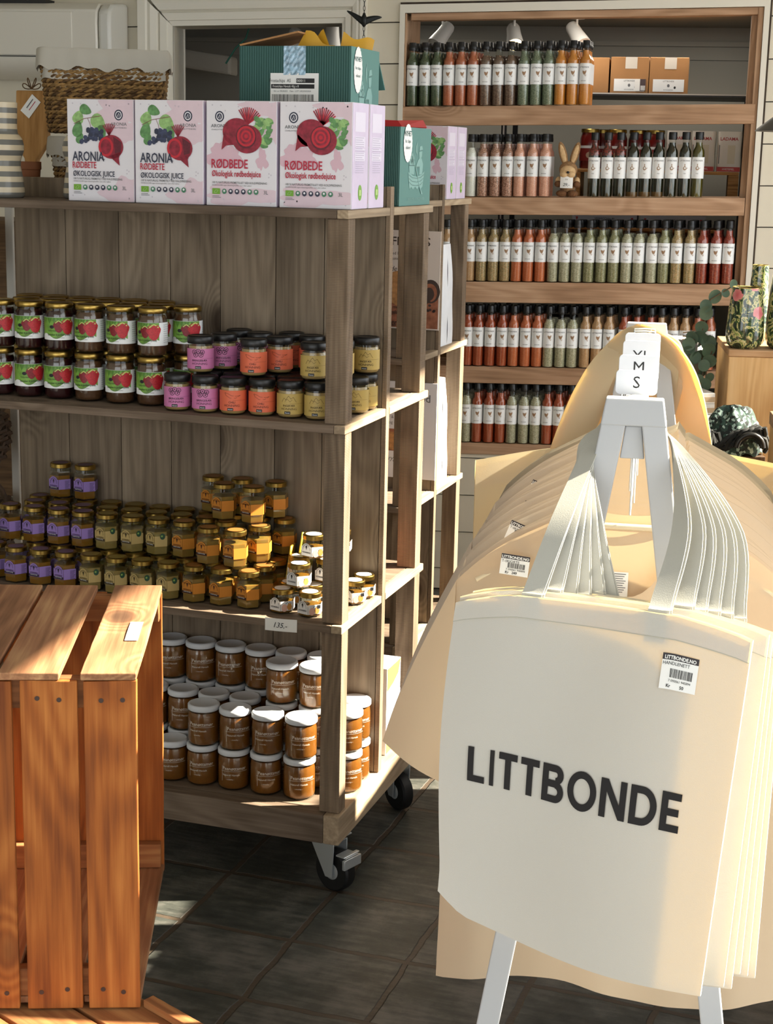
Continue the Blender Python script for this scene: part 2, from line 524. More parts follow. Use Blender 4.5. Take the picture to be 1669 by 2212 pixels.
# ------------------------------------------------------------------ back wall with clapboard siding
def wz(u, w, z): return wl(u, w, z + TW * u)
ZG0, PITCHZ = 2.1445, 0.1475
def siding(mb, u0, u1, z0, z1):
    zs = [z0]
    k = math.ceil((z0 - ZG0) / PITCHZ)
    while ZG0 + k * PITCHZ < z1:
        zs.append(ZG0 + k * PITCHZ); k += 1
    zs.append(z1)
    for a, b in zip(zs[:-1], zs[1:]):
        lo = a + (0.004 if a != z0 else 0)
        def P(u, w, z): return wz(u, w, z)
        mb.add([P(u0, -0.010, lo), P(u1, -0.010, lo), P(u1, -0.006, b), P(u0, -0.006, b)], [(0, 1, 2, 3)], M_WALL)
        mb.add([P(u0, -0.010, lo), P(u1, -0.010, lo), P(u1, 0.004, lo), P(u0, 0.004, lo)], [(3, 2, 1, 0)], M_WALL)
        if a != z0:
            mb.add([P(u0, 0.003, a - 0.001), P(u1, 0.003, a - 0.001), P(u1, 0.003, lo), P(u0, 0.003, lo)], [(0, 1, 2, 3)], M_GROOVE)
def wbox(mb, u0, u1, w0, w1, z0, z1, mat, f=wz):
    vs = [f(u0,w0,z0), f(u1,w0,z0), f(u1,w1,z0), f(u0,w1,z0), f(u0,w0,z1), f(u1,w0,z1), f(u1,w1,z1), f(u0,w1,z1)]
    mb.add(vs, [(3,2,1,0),(4,5,6,7),(0,1,5,4),(1,2,6,5),(2,3,7,6),(3,0,4,7)], mat)
CEIL = 2.78
DL, DR, DT = -0.859, -0.205, 2.146
SL, SR, SB, ST = 0.030, 1.318, 0.545, 2.178
mb = MB()
siding(mb, -2.8, DL - 0.10, 0, CEIL); siding(mb, DL - 0.10, DR + 0.08, DT + 0.08, CEIL)
siding(mb, DR + 0.08, SL, 0, CEIL); siding(mb, SL, SR, 0, SB); siding(mb, SL, SR, ST, CEIL); siding(mb, SR, 2.3, 0, CEIL)
for (a, b2, z0, z1) in ((-2.8, DL, 0, CEIL), (DL, DR, DT, CEIL), (DR, SL, 0, CEIL), (SL, SR, 0, SB), (SL, SR, ST, CEIL), (SR, 2.3, 0, CEIL)):
    wbox(mb, a, b2, 0.004, 0.12, z0, z1, M_WALL)
struct(mb.build('wall_back'))

# door casing: a stepped moulding mitred round the opening
mb = MB()
prof = [(0.0, 0.0), (0.0, -0.018), (0.018, -0.020), (0.020, -0.028), (0.046, -0.030), (0.052, -0.022), (0.058, -0.034), (0.082, -0.040), (0.094, -0.036), (0.100, -0.044), (0.130, -0.044), (0.130, 0.0)]
def casing(path, scl):
    n = len(prof)
    vs = []
    for (u, z, du, dz) in path:
        for d, w in prof:
            vs.append(wz(u + du * d * scl[0] if du else u, w, z + dz * d * scl[1] if dz else z))
    fs = []
    for j in range(len(path) - 1):
        for i in range(n - 1):
            fs.append((j*n+i, j*n+i+1, (j+1)*n+i+1, (j+1)*n+i))
    mb.add(vs, fs, M_TRIM)
casing([(DL, 0, -1, 0), (DL, DT, -1, 1)], (1.0, 1.0))
casing([(DL, DT, -1, 1), (DR, DT, 1, 1)], (0.85, 1.0))
casing([(DR, DT, 1, 1), (DR, 0, 1, 0)], (0.72, 1.0))
for (a, b2) in ((DL - 0.012, DL), (DR, DR + 0.012)):
    wbox(mb, a, b2, -0.018, 0.14, 0, DT, M_TRIM)
wbox(mb, DL, DR, -0.018, 0.14, DT, DT + 0.012, M_TRIM)
struct(mb.build('trim_1'))

# white steel trim round the shelf opening
mb = MB()
wbox(mb, SL - 0.018, SL, -0.022, 0.10, SB, ST + 0.030, M_TRIM)
wbox(mb, SR, SR + 0.020, -0.022, 0.10, SB, ST + 0.030, M_TRIM)
wbox(mb, SL, SR, -0.022, 0.10, ST, ST + 0.030, M_TRIM)
M_TRIMGAP = plain('trim_gap_shade', '#3b2f24', 0.9, noise=0.3, nscale=30)  # dark strips stand in for the shaded gap round the trim
wbox(mb, SL - 0.018, SR + 0.024, -0.012, 0.02, ST + 0.030, ST + 0.038, M_TRIMGAP)
wbox(mb, SR + 0.020, SR + 0.027, -0.012, 0.02, SB, ST + 0.036, M_TRIMGAP)
struct(mb.build('trim_2'))

# other walls, ceiling
M_PLAST = plain('cream_plaster', '#D8D2C3', 0.8)
M_CEIL = plain('ceiling_paint', '#DEDBD2', 0.9)
def quadw(mb, pts, mat): mb.add([wl(*p) for p in pts], [tuple(range(len(pts)))], mat)
mb = MB(); wbox(mb, -2.9, -2.8, -7.6, 0.1, 0, CEIL, M_PLAST, wl); struct(mb.build('wall_left'))
# right wall: one tall shop window with slim posts
WR, W0, W1, ZS, ZH = 2.2, -6.8, -0.15, 0.25, 2.60
mb = MB()
wbox(mb, WR, WR + 0.1, -7.6, W0, 0, CEIL, M_PLAST, wl); wbox(mb, WR, WR + 0.1, W1, 0.1, 0, CEIL, M_PLAST, wl)
wbox(mb, WR, WR + 0.1, W0, W1, 0, ZS, M_PLAST, wl); wbox(mb, WR, WR + 0.1, W0, W1, ZH, CEIL, M_PLAST, wl)
struct(mb.build('wall_right'))
mb = MB()
wbox(mb, WR + 0.02, WR + 0.08, W0, W1, ZS, ZS + 0.05, M_TRIM, wl)
wbox(mb, WR + 0.02, WR + 0.08, W0, W1, ZH - 0.05, ZH, M_TRIM, wl)
for w in (W0, W1 - 0.05):
    wbox(mb, WR + 0.02, WR + 0.08, w, w + 0.05, ZS + 0.05, ZH - 0.05, M_TRIM, wl)
struct(mb.build('window_1'))
# shop front behind the camera, mostly opening
mb = MB()
wbox(mb, -2.9, -2.3, -7.7, -7.6, 0, CEIL, M_PLAST, wl); wbox(mb, 1.9, 2.3, -7.7, -7.6, 0, CEIL, M_PLAST, wl)
wbox(mb, -2.3, 1.9, -7.7, -7.6, 2.55, CEIL, M_PLAST, wl)
struct(mb.build('wall_front'))
mb = MB(); wbox(mb, -2.9, 2.3, -7.7, 0.12, CEIL, CEIL + 0.08, M_CEIL, wl); struct(mb.build('ceiling'))
def portal(loc, rot, sx, sy):
    l = D.lights.new('window_portal', 'AREA'); l.shape = 'RECTANGLE'; l.size = sx; l.size_y = sy
    l.cycles.is_portal = True
    o = D.objects.new('window_portal', l); COL.objects.link(o); o.location = loc; o.rotation_euler = rot
portal(wl(WR + 0.05, (W0 + W1) / 2, (ZS + ZH) / 2), (PI/2, 0, THW + PI/2), W1 - W0, ZH - ZS)
portal(wl(-0.2, -7.65, 1.27), (PI/2, 0, THW), 4.2, 2.55)

# ------------------------------------------------------------------ back room behind the wall
M_GREYW = plain('grey_wall', '#9d9a90', 0.85)
BW = 1.25
mb = MB(); wbox(mb, -2.8, 2.3, BW, BW + 0.1, 0, 2.7, M_GREYW, wl)
wbox(mb, -2.8, 2.3, BW - 0.03, BW, 2.155, 2.175, M_GREYW, wl); wbox(mb, -2.8, 2.3, BW - 0.012, BW, 2.10, 2.155, M_GREYW, wl)
struct(mb.build('wall_storeroom'))
mb = MB(); wbox(mb, -2.8, 2.3, 0.121, BW + 0.1, 2.235, 2.285, M_GREYW, wl); struct(mb.build('ceiling_storeroom'))
mb = MB(); wbox(mb, -2.9, -2.8, 0.1, BW + 0.1, 0, 2.7, M_GREYW, wl); struct(mb.build('wall_storeroom_left'))
mb = MB(); wbox(mb, 2.3, 2.4, 0.1, BW + 0.1, 0, 2.7, M_GREYW, wl); struct(mb.build('wall_storeroom_right'))
# boxed pipe run crossing the ceiling corner, seen through the doorway
mb = MB()
wbox(mb, -1.6, -0.86, 0.78, 0.90, 2.02, 2.10, plain('duct_paint', '#b9b3a6', 0.6), lambda u, w, z: wl(u, w, z - 0.14 * (u + 1.1)))
o = mb.build('ceiling_duct', bevel=0.012); tag(o, 'boxed white duct sloping under the ceiling seen through the doorway', 'duct')

# ------------------------------------------------------------------ spotlights hanging in the back room
M_LAMPW = plain('lamp_white', '#DEDDD8', 0.4)
M_BULB = plain('lit_bulb', '#ffffff', 0.4, emit=('#ffdf9a', 8))
def lamp(name, kind, loc, energy, size, rot=None, col=(1, .93, .82)):
    l = D.lights.new(name, kind); l.energy = energy; l.color = col
    if kind == 'AREA': l.shape = 'DISK'; l.size = size
    else: l.shadow_soft_size = size
    o = D.objects.new(name, l); COL.objects.link(o); o.location = loc
    if rot: o.rotation_euler = rot
    return o
# fill lights added out of sight to brighten the storeroom
lamp('storeroom_fill', 'AREA', wl(1.05, 0.55, 2.225), 4.5, 0.3)
lamp('storeroom_fill', 'AREA', wl(-0.1, 0.75, 2.225), 2.0, 0.3)
lamp('storeroom_fill', 'AREA', wl(0.65, 0.36, 2.228), 1.6, 0.12)
def spot(u, w, zc, tilt, lean, label, lit=False):
    t = thing('spotlight', label, 'ceiling lamp', wl(u, w, zc), THW, 'spotlights in the storeroom')
    b = MB(); b.tube([(0, 0, 0.02), (0, 0, 2.235 - zc)], 0.0045, 8, M_LAMPW); b.lathe([(0.03, 2.215 - zc), (0.03, 2.235 - zc)], 16, M_LAMPW)
    b.build('stem', t, 40)
    T = Matrix.Rotation(lean, 4, 'Y') @ Matrix.Rotation(tilt, 4, 'X')
    b = MB(); b.lathe([(0.0, 0.055), (0.022, 0.052), (0.027, 0.04), (0.029, 0.0), (0.034, -0.04), (0.035, -0.055), (0.03, -0.055), (0.028, -0.035), (0.0, -0.035)], 24, M_LAMPW, T)
    b.build('lamp_head', t, 40)
    b = MB(); b.lathe([(0.0, -0.036), (0.028, -0.0365), (0.029, -0.052), (0.0, -0.060)], 20, M_BULB if lit else M_LAMPW, T)
    b.build('bulb', t, 60)
spot(0.075, 0.62, 2.150, -0.5, 0.55, 'unlit white spotlight above the dark green bottles on the top shelf')
spot(0.365, 0.62, 2.150, -0.75, -0.25, 'lit white spotlight glowing above the brown bottles on the top shelf', True)
spot(0.615, 0.62, 2.155, -0.5, -0.6, 'unlit white spotlight above the orange bottles on the top shelf')
spot(-0.40, 0.7, 2.150, 0.0, 0.0, 'white cylinder spotlight behind the right side of the doorway')
spot(-0.568, 0.7, 2.125, 0.3, 0.4, 'white spotlight half hidden by the big open green carton')
mb = MB()
mb.tube([wl(-0.70, 0.5, 2.22), wl(-0.70, 0.5, 2.17), wl(-0.715, 0.5, 2.12), wl(-0.76, 0.5, 2.08), wl(-0.80, 0.5, 2.02)], 0.004, 6, plain('green_cable', '#2c6a58', 0.5))
tag(mb.build('cable', smooth=60), 'thin green cable hanging from the ceiling inside the doorway', 'cable')

# ------------------------------------------------------------------ heat pump
t = thing('heat_pump', 'white wall-mounted heat pump high on the wall by the doorway', 'heat pump', wl(-1.80, -0.012, 1.95 - 0.03), THW)
M_HP = plain('heat_pump_shell', '#DCD8CC', 0.35, coat=0.3)
M_HPD = plain('vent_dark', '#262522', 0.7)
prof = [(0.0, 0.0), (-0.10, 0.0), (-0.165, 0.022), (-0.195, 0.045), (-0.205, 0.075), (-0.210, 0.20), (-0.205, 0.245), (-0.17, 0.27), (-0.03, 0.285), (0.0, 0.285)]
def hp(x0, x1, pr, mat, nm, bev=0.006):
    b = MB(); n = len(pr)
    b.add([(x0, y, z) for y, z in pr] + [(x1, y, z) for y, z in pr],
          [tuple(range(n - 1, -1, -1)), tuple(range(n, 2*n))] + [(i, (i+1) % n, n + (i+1) % n, n + i) for i in range(n)], mat)
    return b.build(nm, t, 35, bevel=bev)
hp(-0.40, 0.715, prof, M_HP, 'casing')
hp(0.716, 0.765, [(y * 0.97, z * 0.985 + 0.002) for y, z in prof], plain('heat_pump_end', '#D3D2CA', 0.35), 'end_cap', 0.012)
b = MB(); b.box(-0.4, 0.62, -0.2135, -0.206, 0.082, 0.238, M_HP); b.build('front_panel', t, bevel=0.003)
b = MB(); b.box(-0.4, 0.66, -0.2105, -0.2, 0.0765, 0.0795, M_HPD); b.build('seam', t)
b = MB(); b.box(-0.4, 0.50, -0.16, -0.075, 0.271, 0.287, M_HPD)
b.build('intake_slot', t)
b = MB()
for i in range(8): b.box(-0.38 + i * 0.115, -0.37 + i * 0.115, -0.165, -0.07, 0.283, 0.29, M_HP)
b.build('intake_grille', t)
b = MB(); b.text(planar((0.52, -0.2095, 0.053), (1, 0, 0), (0, 0, 1), 0.003), 'INVERTER', 0, 0, 0.009, M_GREYINK); b.build('lettering', t)

# ------------------------------------------------------------------ hanging bird on a chain
t = thing('hanging_bird', 'black cast bird with spread wings hanging on a thin chain', 'ornament', wl(-0.066, -0.30, 2.135), THW)
M_IRON = plain('cast_iron', '#1c1f1e', 0.45, metal=0.4)
b = MB()
def link(z, rot):
    pts = []
    for i in range(10):
        a = 2 * PI * i / 10
        x, zz = 0.0035 * math.cos(a), 0.0085 * math.sin(a)
        pts.append((x * math.cos(rot), x * math.sin(rot), z + zz))
    b.tube(pts, 0.0011, 5, M_IRON, closed=True)
z = 0.02; k = 0
while z < 0.64:
    link(z, 0 if k % 2 else PI / 2); z += 0.0145; k += 1
z = -0.035
while z > -0.13:
    link(z, 0 if k % 2 else PI / 2); z -= 0.0145; k += 1
b.build('chain', t, 60)
b = MB()
b.lathe([(0.0, -0.03), (0.006, -0.026), (0.011, -0.010), (0.010, 0.004), (0.006, 0.012), (0.004, 0.018), (0.0, 0.020)], 12, M_IRON)
b.build('body', t, 60)
for s in (-1, 1):
    b = MB()
    def wing(a, q, s=s):
        x = s * 0.062 * a
        zz = 0.016 * math.sin(a * PI * 0.55) * (1.2 if s < 0 else 0.8) + (0.018 * a * a if s < 0 else 0.004 * a)
        ch = 0.016 * (1 - a) ** 0.7 + 0.002
        return Vector((x, -0.004 + 0.010 * a, zz - 0.012 + (q - 0.5) * ch * 1.6))
    b.grid(wing, 10, 3, M_IRON)
    o = b.build('wing', t, 60)
    so = o.modifiers.new('solid', 'SOLIDIFY'); so.thickness = 0.004
# ------------------------------------------------------------------ wall shelf built into the opening
shelf = thing('wall_shelf', 'built-in wall shelf of brown boards holding rows of spice bottles', 'shelf', wl(0, 0, 0), THW)
def sb(name, u0, u1, w0, w1, z0, z1, mat, bevel=0.002, tilt=True):
    b = MB()
    f = (lambda u, w, z: Vector((u, w, z + TW * u))) if tilt else (lambda u, w, z: Vector((u, w, z)))
    wbox(b, u0, u1, w0, w1, z0, z1, mat, f)
    return b.build(name, shelf, bevel=bevel)
BT = [1.844, 1.514, 1.201, 0.881, 0.585]   # board tops at u = 0
BB = [1.775, 1.450, 1.124, 0.817, 0.541]
for i in range(5):
    sb('front_board', SL + 0.002 - (0.012 if i == 0 else 0), SR - (0.022 if i else 0.008), -0.016, 0.022, BB[i], BT[i], WSX)
    sb('shelf_plank', SL + 0.004, SR - 0.004, 0.022, 0.26, BT[i] - 0.022, BT[i], WSX)
sb('upright', SL + 0.0005, SL + 0.006, 0.024, 0.30, SB, ST - 0.001, WSZ)
sb('upright', SR - 0.040, SR - 0.001, 0.024, 0.10, SB, ST - 0.001, WSZ)
sb('upright', SL + 0.0005, SL + 0.0065, -0.012, 0.023, BT[0], ST - 0.001, WSZ)
sb('upright', SR - 0.020, SR - 0.001, -0.012, 0.024, SB, ST - 0.001, WSZ)
sb('top_board', SL + 0.022, SR - 0.020, -0.010, 0.05, ST - 0.026, ST - 0.001, WSX)

# ------------------------------------------------------------------ spice bottles
SPICE = {
 'dark green':   speckle('spice_dark_green', ['#3c4a34', '#2c3a28', '#56624a', '#444f3a']),
 'rust red':     speckle('spice_rust', ['#a85b3e', '#9c5238', '#b46a4a', '#a3573b']),
 'dark brown':   speckle('spice_dark_brown', ['#5a4338', '#6d5446', '#4a352d', '#7a6354']),
 'mid green':    speckle('spice_mid_green', ['#5c6854', '#6c7763', '#4c5846', '#7b8572']),
 'orange':       speckle('spice_orange', ['#c07a2c', '#b8722a', '#c88436', '#bd772d']),
 'white':        speckle('spice_white', ['#dadad6', '#d0d0cc', '#e4e4e0', '#d6d6d2']),
 'pink brown':   speckle('spice_pink_brown', ['#b08272', '#8e6250', '#caa090', '#6f4c40']),
 'salmon pink':  speckle('spice_pink', ['#d29a86', '#c88c78', '#dcaa98', '#ce937e']),
 'tan speckled': speckle('spice_tan', ['#a5875f', '#8e7350', '#bb9f78', '#7f7a55']),
 'orange red':   speckle('spice_orange_red', ['#b8613c', '#b05936', '#c06c46', '#b45d39']),
 'grey green':   speckle('spice_grey_green', ['#9a9880', '#aaa68e', '#84836c', '#b5b09c']),
 'olive green':  speckle('spice_olive', ['#7a7a58', '#8a8866', '#68684a', '#98957a']),
 'chilli red':   speckle('spice_chilli', ['#7a2a20', '#8e3426', '#66201a', '#a04c38']),
 'brick red':    speckle('spice_brick', ['#9a4326', '#8f3c22', '#a54c2e', '#953f24']),
 'light brown':  speckle('spice_light_brown', ['#b08a66', '#a67f5c', '#ba9672', '#ab8460']),
}
M_PLANT = plain('label_plant', '#9b7a5c', 0.7)
M_OILICON = plain('label_oil', '#a88f78', 0.7)
def print_on_label(b, fn, oil=False, caption='KRYDDER'):
    b.text(fn, 'LITTBONDE', 0, 0.1315 if not oil else 0.129, 0.0072, M_GREYINK, bold=0.01)
    if not oil:
        for (a, l) in ((0.35, 0.015), (0.05, 0.013), (-0.35, 0.016)):
            ca, sa = math.cos(PI/2 + a), math.sin(PI/2 + a)
            b.blob(fn, 0.003 - 0.002*a + ca*l*0.5, 0.108 + sa*l*0.5, [(0.003 - 0.002*a + ca*l*0.5 + math.cos(q)*l*0.5*ca - math.sin(q)*0.0026*sa, 0.108 + sa*l*0.5 + math.cos(q)*l*0.5*sa + math.sin(q)*0.0026*ca) for q in [i*PI/4 for i in range(8)]], M_PLANT, 1)
        b.line(fn, [(0.001, 0.110), (0.008, 0.102)], 0.0016, M_PLANT); b.line(fn, [(0.006, 0.112), (0.0095, 0.104)], 0.0012, M_PLANT)
    else:
        b.disc(fn, 0, 0.104, 0.0062, 0.0070, M_OILICON, 14, 2); b.disc(lambda x, y: fn(x, y, 0.0003), 0.0005, 0.105, 0.0032, 0.0034, M_LABEL, 12, 1)
        b.line(fn, [(0, 0.110), (0.0, 0.120)], 0.0028, M_OILICON); b.line(fn, [(0.004, 0.101), (0.0105, 0.106)], 0.0016, M_OILICON)
    b.text(fn, caption, 0, 0.0845, 0.0042, M_GREYINK, bold=0.01)
SPROTO = {}
def cylfn(r, off):
    R = r + off
    return lambda x, z, k=0: Vector(((R + k) * math.sin(x / r), -(R + k) * math.cos(x / r), z))
CAPTIONS = {'dark green': 'BASILIKUM', 'rust red': 'PAPRIKA', 'dark brown': 'SUMAK', 'mid green': 'DILL', 'orange': 'KARRI', 'white': 'SALT', 'pink brown': 'SALT & PEPPER', 'salmon pink': 'SALT'}
SHARED = {}
def bottle_parts():
    """Meshes every spice bottle shares: glass, cap, label with print."""
    if SHARED: return SHARED
    r = 0.0208
    b = MB(); b.lathe([(0.0, 0.0), (0.0190, 0.0), (r, 0.003), (r, 0.158), (0.0198, 0.166), (0.0150, 0.173), (0.0128, 0.180), (0.0125, 0.204), (0.0125, 0.212)], 20, M_GLASS)
    SHARED['glass'] = b
    b = MB(); b.lathe([(0.0, 0.201), (0.0138, 0.201), (0.0146, 0.203), (0.0146, 0.214), (0.0136, 0.216), (0.0136, 0.226), (0.0128, 0.229), (0.0, 0.229)], 18, M_BLACK)
    SHARED['cap'] = b
    b = MB(); b.grid(lambda s, q: cylfn(r, 0.0004)((s - 0.5) * 2 * PI * r * 0.96, 0.075 + 0.073 * q), 24, 1, M_LABEL)
    SHARED['label'] = b
    b = MB(); print_on_label(b, cylfn(r, 0.0008)); SHARED['print'] = b
    return SHARED
def spice_proto(kind):
    if kind in SPROTO: return SPROTO[kind]
    S = bottle_parts()
    t = thing('spice_bottle', 'x', 'bottle', (0, 0, -5))
    m = SPICE[kind]
    ri = 0.0197; fill = {'grey green': 0.176, 'dark brown': 0.178, 'white': 0.17}.get(kind, 0.194)
    b = MB(); b.lathe([(0.0, 0.003), (0.0185, 0.003), (ri, 0.006), (ri, 0.157), (0.0188, 0.165), (0.0140, 0.172), (0.0118, 0.180), (0.0116, fill), (0.0, fill)], 20, m)
    if not SPROTO:
        g = S['glass'].build('glass', t, 50); cap = S['cap'].build('cap', t, 40); la = S['label'].build('label', t, 60); p = S['print'].build('print', la)
        SHARED['meshes'] = (g.data, cap.data, la.data, p.data)
    else:
        for nm, me in zip(('glass', 'cap', 'label'), SHARED['meshes']):
            o = D.objects.new(nm, me); COL.objects.link(o); o.parent = t
            if nm == 'label': q = D.objects.new('print', SHARED['meshes'][3]); COL.objects.link(q); q.parent = o
    b.build('contents', t, 50)
    SPROTO[kind] = t
    return t
USED = set()
def put(proto, key, loc, rz, label, group, skip=()):
    if key not in USED and not skip:
        USED.add(key); proto.location = loc; proto.rotation_euler = (0, 0, rz); proto['label'] = label
        if group: proto['group'] = group
        return proto
    return dup(proto, loc, rz, label, group, skip)
ROWNAME = ['top', 'second', 'third', 'fourth', 'lowest']
ROWS = [
 (0, [0.059, 0.107, 0.15, 0.196, 0.241, 0.286, 0.333, 0.38, 0.425, 0.473, 0.519, 0.564, 0.608, 0.652, 0.698],
  ['dark green']*3 + ['rust red']*3 + ['dark brown']*3 + ['mid green']*3 + ['orange']*3),
 (1, [0.29, 0.334, 0.381, 0.427, 0.47, 0.519, 0.566], ['white'] + ['pink brown']*3 + ['salmon pink']*3),
 (2, [0.209, 0.252, 0.296, 0.34, 0.385, 0.429, 0.473, 0.517, 0.562, 0.609, 0.653, 0.698, 0.743, 0.789, 0.834, 0.881, 0.925, 0.973, 1.017, 1.063, 1.111, 1.156, 1.205, 1.25],
  ['light brown']*2 + ['light brown'] + ['tan speckled']*3 + ['orange red']*3 + ['grey green']*3 + ['olive green']*3 + ['grey green']*3 + ['olive green'] + ['tan speckled']*2 + ['chilli red']*3),
 (3, [0.253, 0.298, 0.339, 0.384, 0.43, 0.473, 0.519, 0.563, 0.606, 0.651, 0.695, 0.743, 0.786, 0.831, 0.887, 0.934, 0.984, 1.023, 1.068, 1.111, 1.156, 1.201],
  ['orange red'] + ['brick red']*4 + ['orange red']*3 + ['grey green']*3 + ['light brown']*3 + ['brick red']*3 + ['light brown']*3 + ['rust red']*2),
 (4, [0.258, 0.302, 0.344, 0.39, 0.434, 0.477, 0.524, 0.568, 0.613, 0.656, 0.703, 0.748],
  ['grey green']*2 + ['brick red']*3 + ['grey green']*3 + ['brick red']*4),
]
for row, us, kinds in ROWS:
    cnt = {}
    tot = {k: kinds.count(k) for k in kinds}
    n = len(us)
    for i, (u, k) in enumerate(zip(us, kinds)):
        z = BT[row] + TW * u
        rz = THW + random.uniform(-0.30, 0.22)
        lab = f'{k} spice bottle, {ORD[i]} from left in front row of {ROWNAME[row]} wall shelf'
        put(spice_proto(k), ('s', k), wl(u, 0.004, z + 0.0006), rz, lab, f'spice bottles on the {ROWNAME[row]} wall shelf')
        for d in range(1, 3):
            uu = u + 0.007 * d + random.uniform(-0.001, 0.001)
            if i == n - 1: uu = u + 0.002 * d
            put(spice_proto(k), ('s', k), wl(uu, 0.004 + 0.0475 * d, z + 0.0006 + TW * (uu - u)), THW + random.uniform(-0.2, 0.2),
                f'{k} spice bottle behind the front row on the {ROWNAME[row]} wall shelf', f'spice bottles behind the front row on the {ROWNAME[row]} shelf', skip=('print', 'glass'))

# ------------------------------------------------------------------ oil bottles
M_OIL = plain('dark_oil', '#191808', 0.12, coat=0.8)
M_OIL2 = plain('yellow_oil', '#4a4410', 0.12, coat=0.8)
M_CHIL = speckle('oil_chilli', ['#6a1f18', '#3c120c', '#842c20', '#2a0e08'], 260)
M_SED = plain('oil_sediment', '#5b3d14', 0.4, coat=0.6)
def oil_proto(kind):
    r = 0.0220
    t = thing('oil_bottle', 'x', 'bottle', (0, 0, -5))
    body = M_OIL2 if kind == 'y' else M_OIL
    b = MB(); b.lathe([(0.0, 0.003), (0.020, 0.003), (r - .001, 0.006), (r - .001, 0.020)], 20, M_SED if kind == 's' else body)
    b.lathe([(r - .001, 0.020), (r - .001, 0.150)], 20, body)
    b.lathe([(r - .001, 0.150), (r - .001, 0.158), (0.0195, 0.168), (0.0128, 0.180), (0.0112, 0.188), (0.0110, 0.196), (0.0, 0.196)], 20, M_CHIL if kind == 'c' else M_OIL2 if kind == 'y' else M_OIL)
    b.build('contents', t, 50)
    b = MB(); b.lathe([(0.0, 0.0), (0.0205, 0.0), (r, 0.003), (r, 0.158), (0.0205, 0.169), (0.0138, 0.181), (0.0122, 0.190), (0.0122, 0.212)], 20, M_GLASS); b.build('glass', t, 50)
    b = MB(); b.lathe([(0.0, 0.206), (0.0145, 0.206), (0.0150, 0.208), (0.0150, 0.231), (0.0142, 0.233), (0.0, 0.233)], 18, M_BLACK); b.build('cap', t, 40)
    b = MB(); b.grid(lambda s, q: cylfn(r, 0.0004)((s - 0.5) * 2 * PI * r * 0.62, 0.068 + 0.076 * q), 18, 1, M_LABEL); la = b.build('label', t, 60)
    b = MB(); print_on_label(b, cylfn(r, 0.0008), True, 'OLJE'); b.build('print', la)
    return t
OP = {k: oil_proto(k) for k in 'csoy'}
for i, (u, k) in enumerate(zip([0.746, 0.794, 0.84, 0.887, 0.933, 0.979, 1.026, 1.074, 1.121], 'cccsssooy')):
    d = {'c': 'oil bottle with red chillies', 's': 'oil bottle with brown sediment', 'o': 'dark green oil bottle', 'y': 'yellowish olive oil bottle'}[k]
    put(OP[k], ('o', k), wl(u, 0.004, BT[1] + TW * u + 0.0006), THW + random.uniform(-0.15, 0.1), f'{d}, {ORD[i]} from left on the second wall shelf', 'oil bottles on the second wall shelf')

# ------------------------------------------------------------------ plush rabbit
t = thing('plush_rabbit', 'tan plush rabbit holding a white 29 price card on the wall shelf', 'soft toy', wl(0.652, -0.002, BT[1] + TW * 0.652 + 0.001), THW)
M_FUR = plain('rabbit_fur', '#9a7650', 0.95, noise=0.25, nscale=160, bump=0.8)
M_FUR2 = plain('rabbit_face', '#d3b183', 0.95, noise=0.12, nscale=160, bump=0.6)
M_FUR3 = plain('rabbit_paw', '#6e4a2d', 0.95, noise=0.2, nscale=160, bump=0.8)
def ell(b, cx, cy, cz, rx, ry, rz, mat, R=None, n=14):
    pr = [(math.sin(PI * i / 9), -math.cos(PI * i / 9)) for i in range(10)]
    pr[0] = (0.0, -1.0); pr[-1] = (0.0, 1.0)
    T = Matrix.Translation((cx, cy, cz)) @ (R or IDT) @ Matrix.Diagonal((rx, ry, rz, 1))
    b.lathe(pr, n, mat, T)
b = MB(); ell(b, 0, 0.012, 0.045, 0.030, 0.024, 0.045, M_FUR); b.build('body', t, 80)
b = MB(); ell(b, 0, 0.006, 0.100, 0.034, 0.026, 0.030, M_FUR); b.build('head', t, 80)
b = MB(); ell(b, 0, -0.012, 0.092, 0.029, 0.018, 0.023, M_FUR2); ell(b, -0.012, -0.022, 0.082, 0.017, 0.013, 0.013, M_FUR2); ell(b, 0.012, -0.022, 0.082, 0.017, 0.013, 0.013, M_FUR2); b.build('face', t, 80)
b = MB(); ell(b, 0.002, -0.034, 0.090, 0.0055, 0.004, 0.0045, M_BLACK); b.build('nose', t, 80)
for s in (-1, 1):
    R = Matrix.Rotation(s * 0.28, 4, 'Y')
    b = MB(); ell(b, s * 0.022, 0.010, 0.155, 0.0145, 0.006, 0.046, M_FUR, R); e = b.build('ear', t, 80)
    b = MB(); ell(b, s * 0.022, 0.0055, 0.154, 0.0095, 0.004, 0.037, M_FUR2, R); b.build('ear_lining', e, 80)
    b = MB(); ell(b, s * 0.034, -0.008, 0.047, 0.014, 0.016, 0.012, M_FUR3); ell(b, s * 0.034, 0.004, 0.056, 0.012, 0.013, 0.018, M_FUR2); b.build('arm', t, 80)
    b = MB(); ell(b, s * 0.020, -0.010, 0.013, 0.021, 0.020, 0.013, M_FUR3); b.build('foot', t, 80)
cd = thing('price_card', 'white paper price card reading 29 held by the plush rabbit', 'price tag', wl(0.650, -0.034, BT[1] + TW * 0.652 + 0.034), THW)
b = MB(); b.grid(lambda s, q: Vector(((s - 0.5) * 0.046, 0.004 * (2*s-1)**2 - 0.004 + 0.006 * q, q * 0.042)), 8, 2, M_PAPER)
o = b.build('card', cd); so = o.modifiers.new('solid', 'SOLIDIFY'); so.thickness = 0.0006
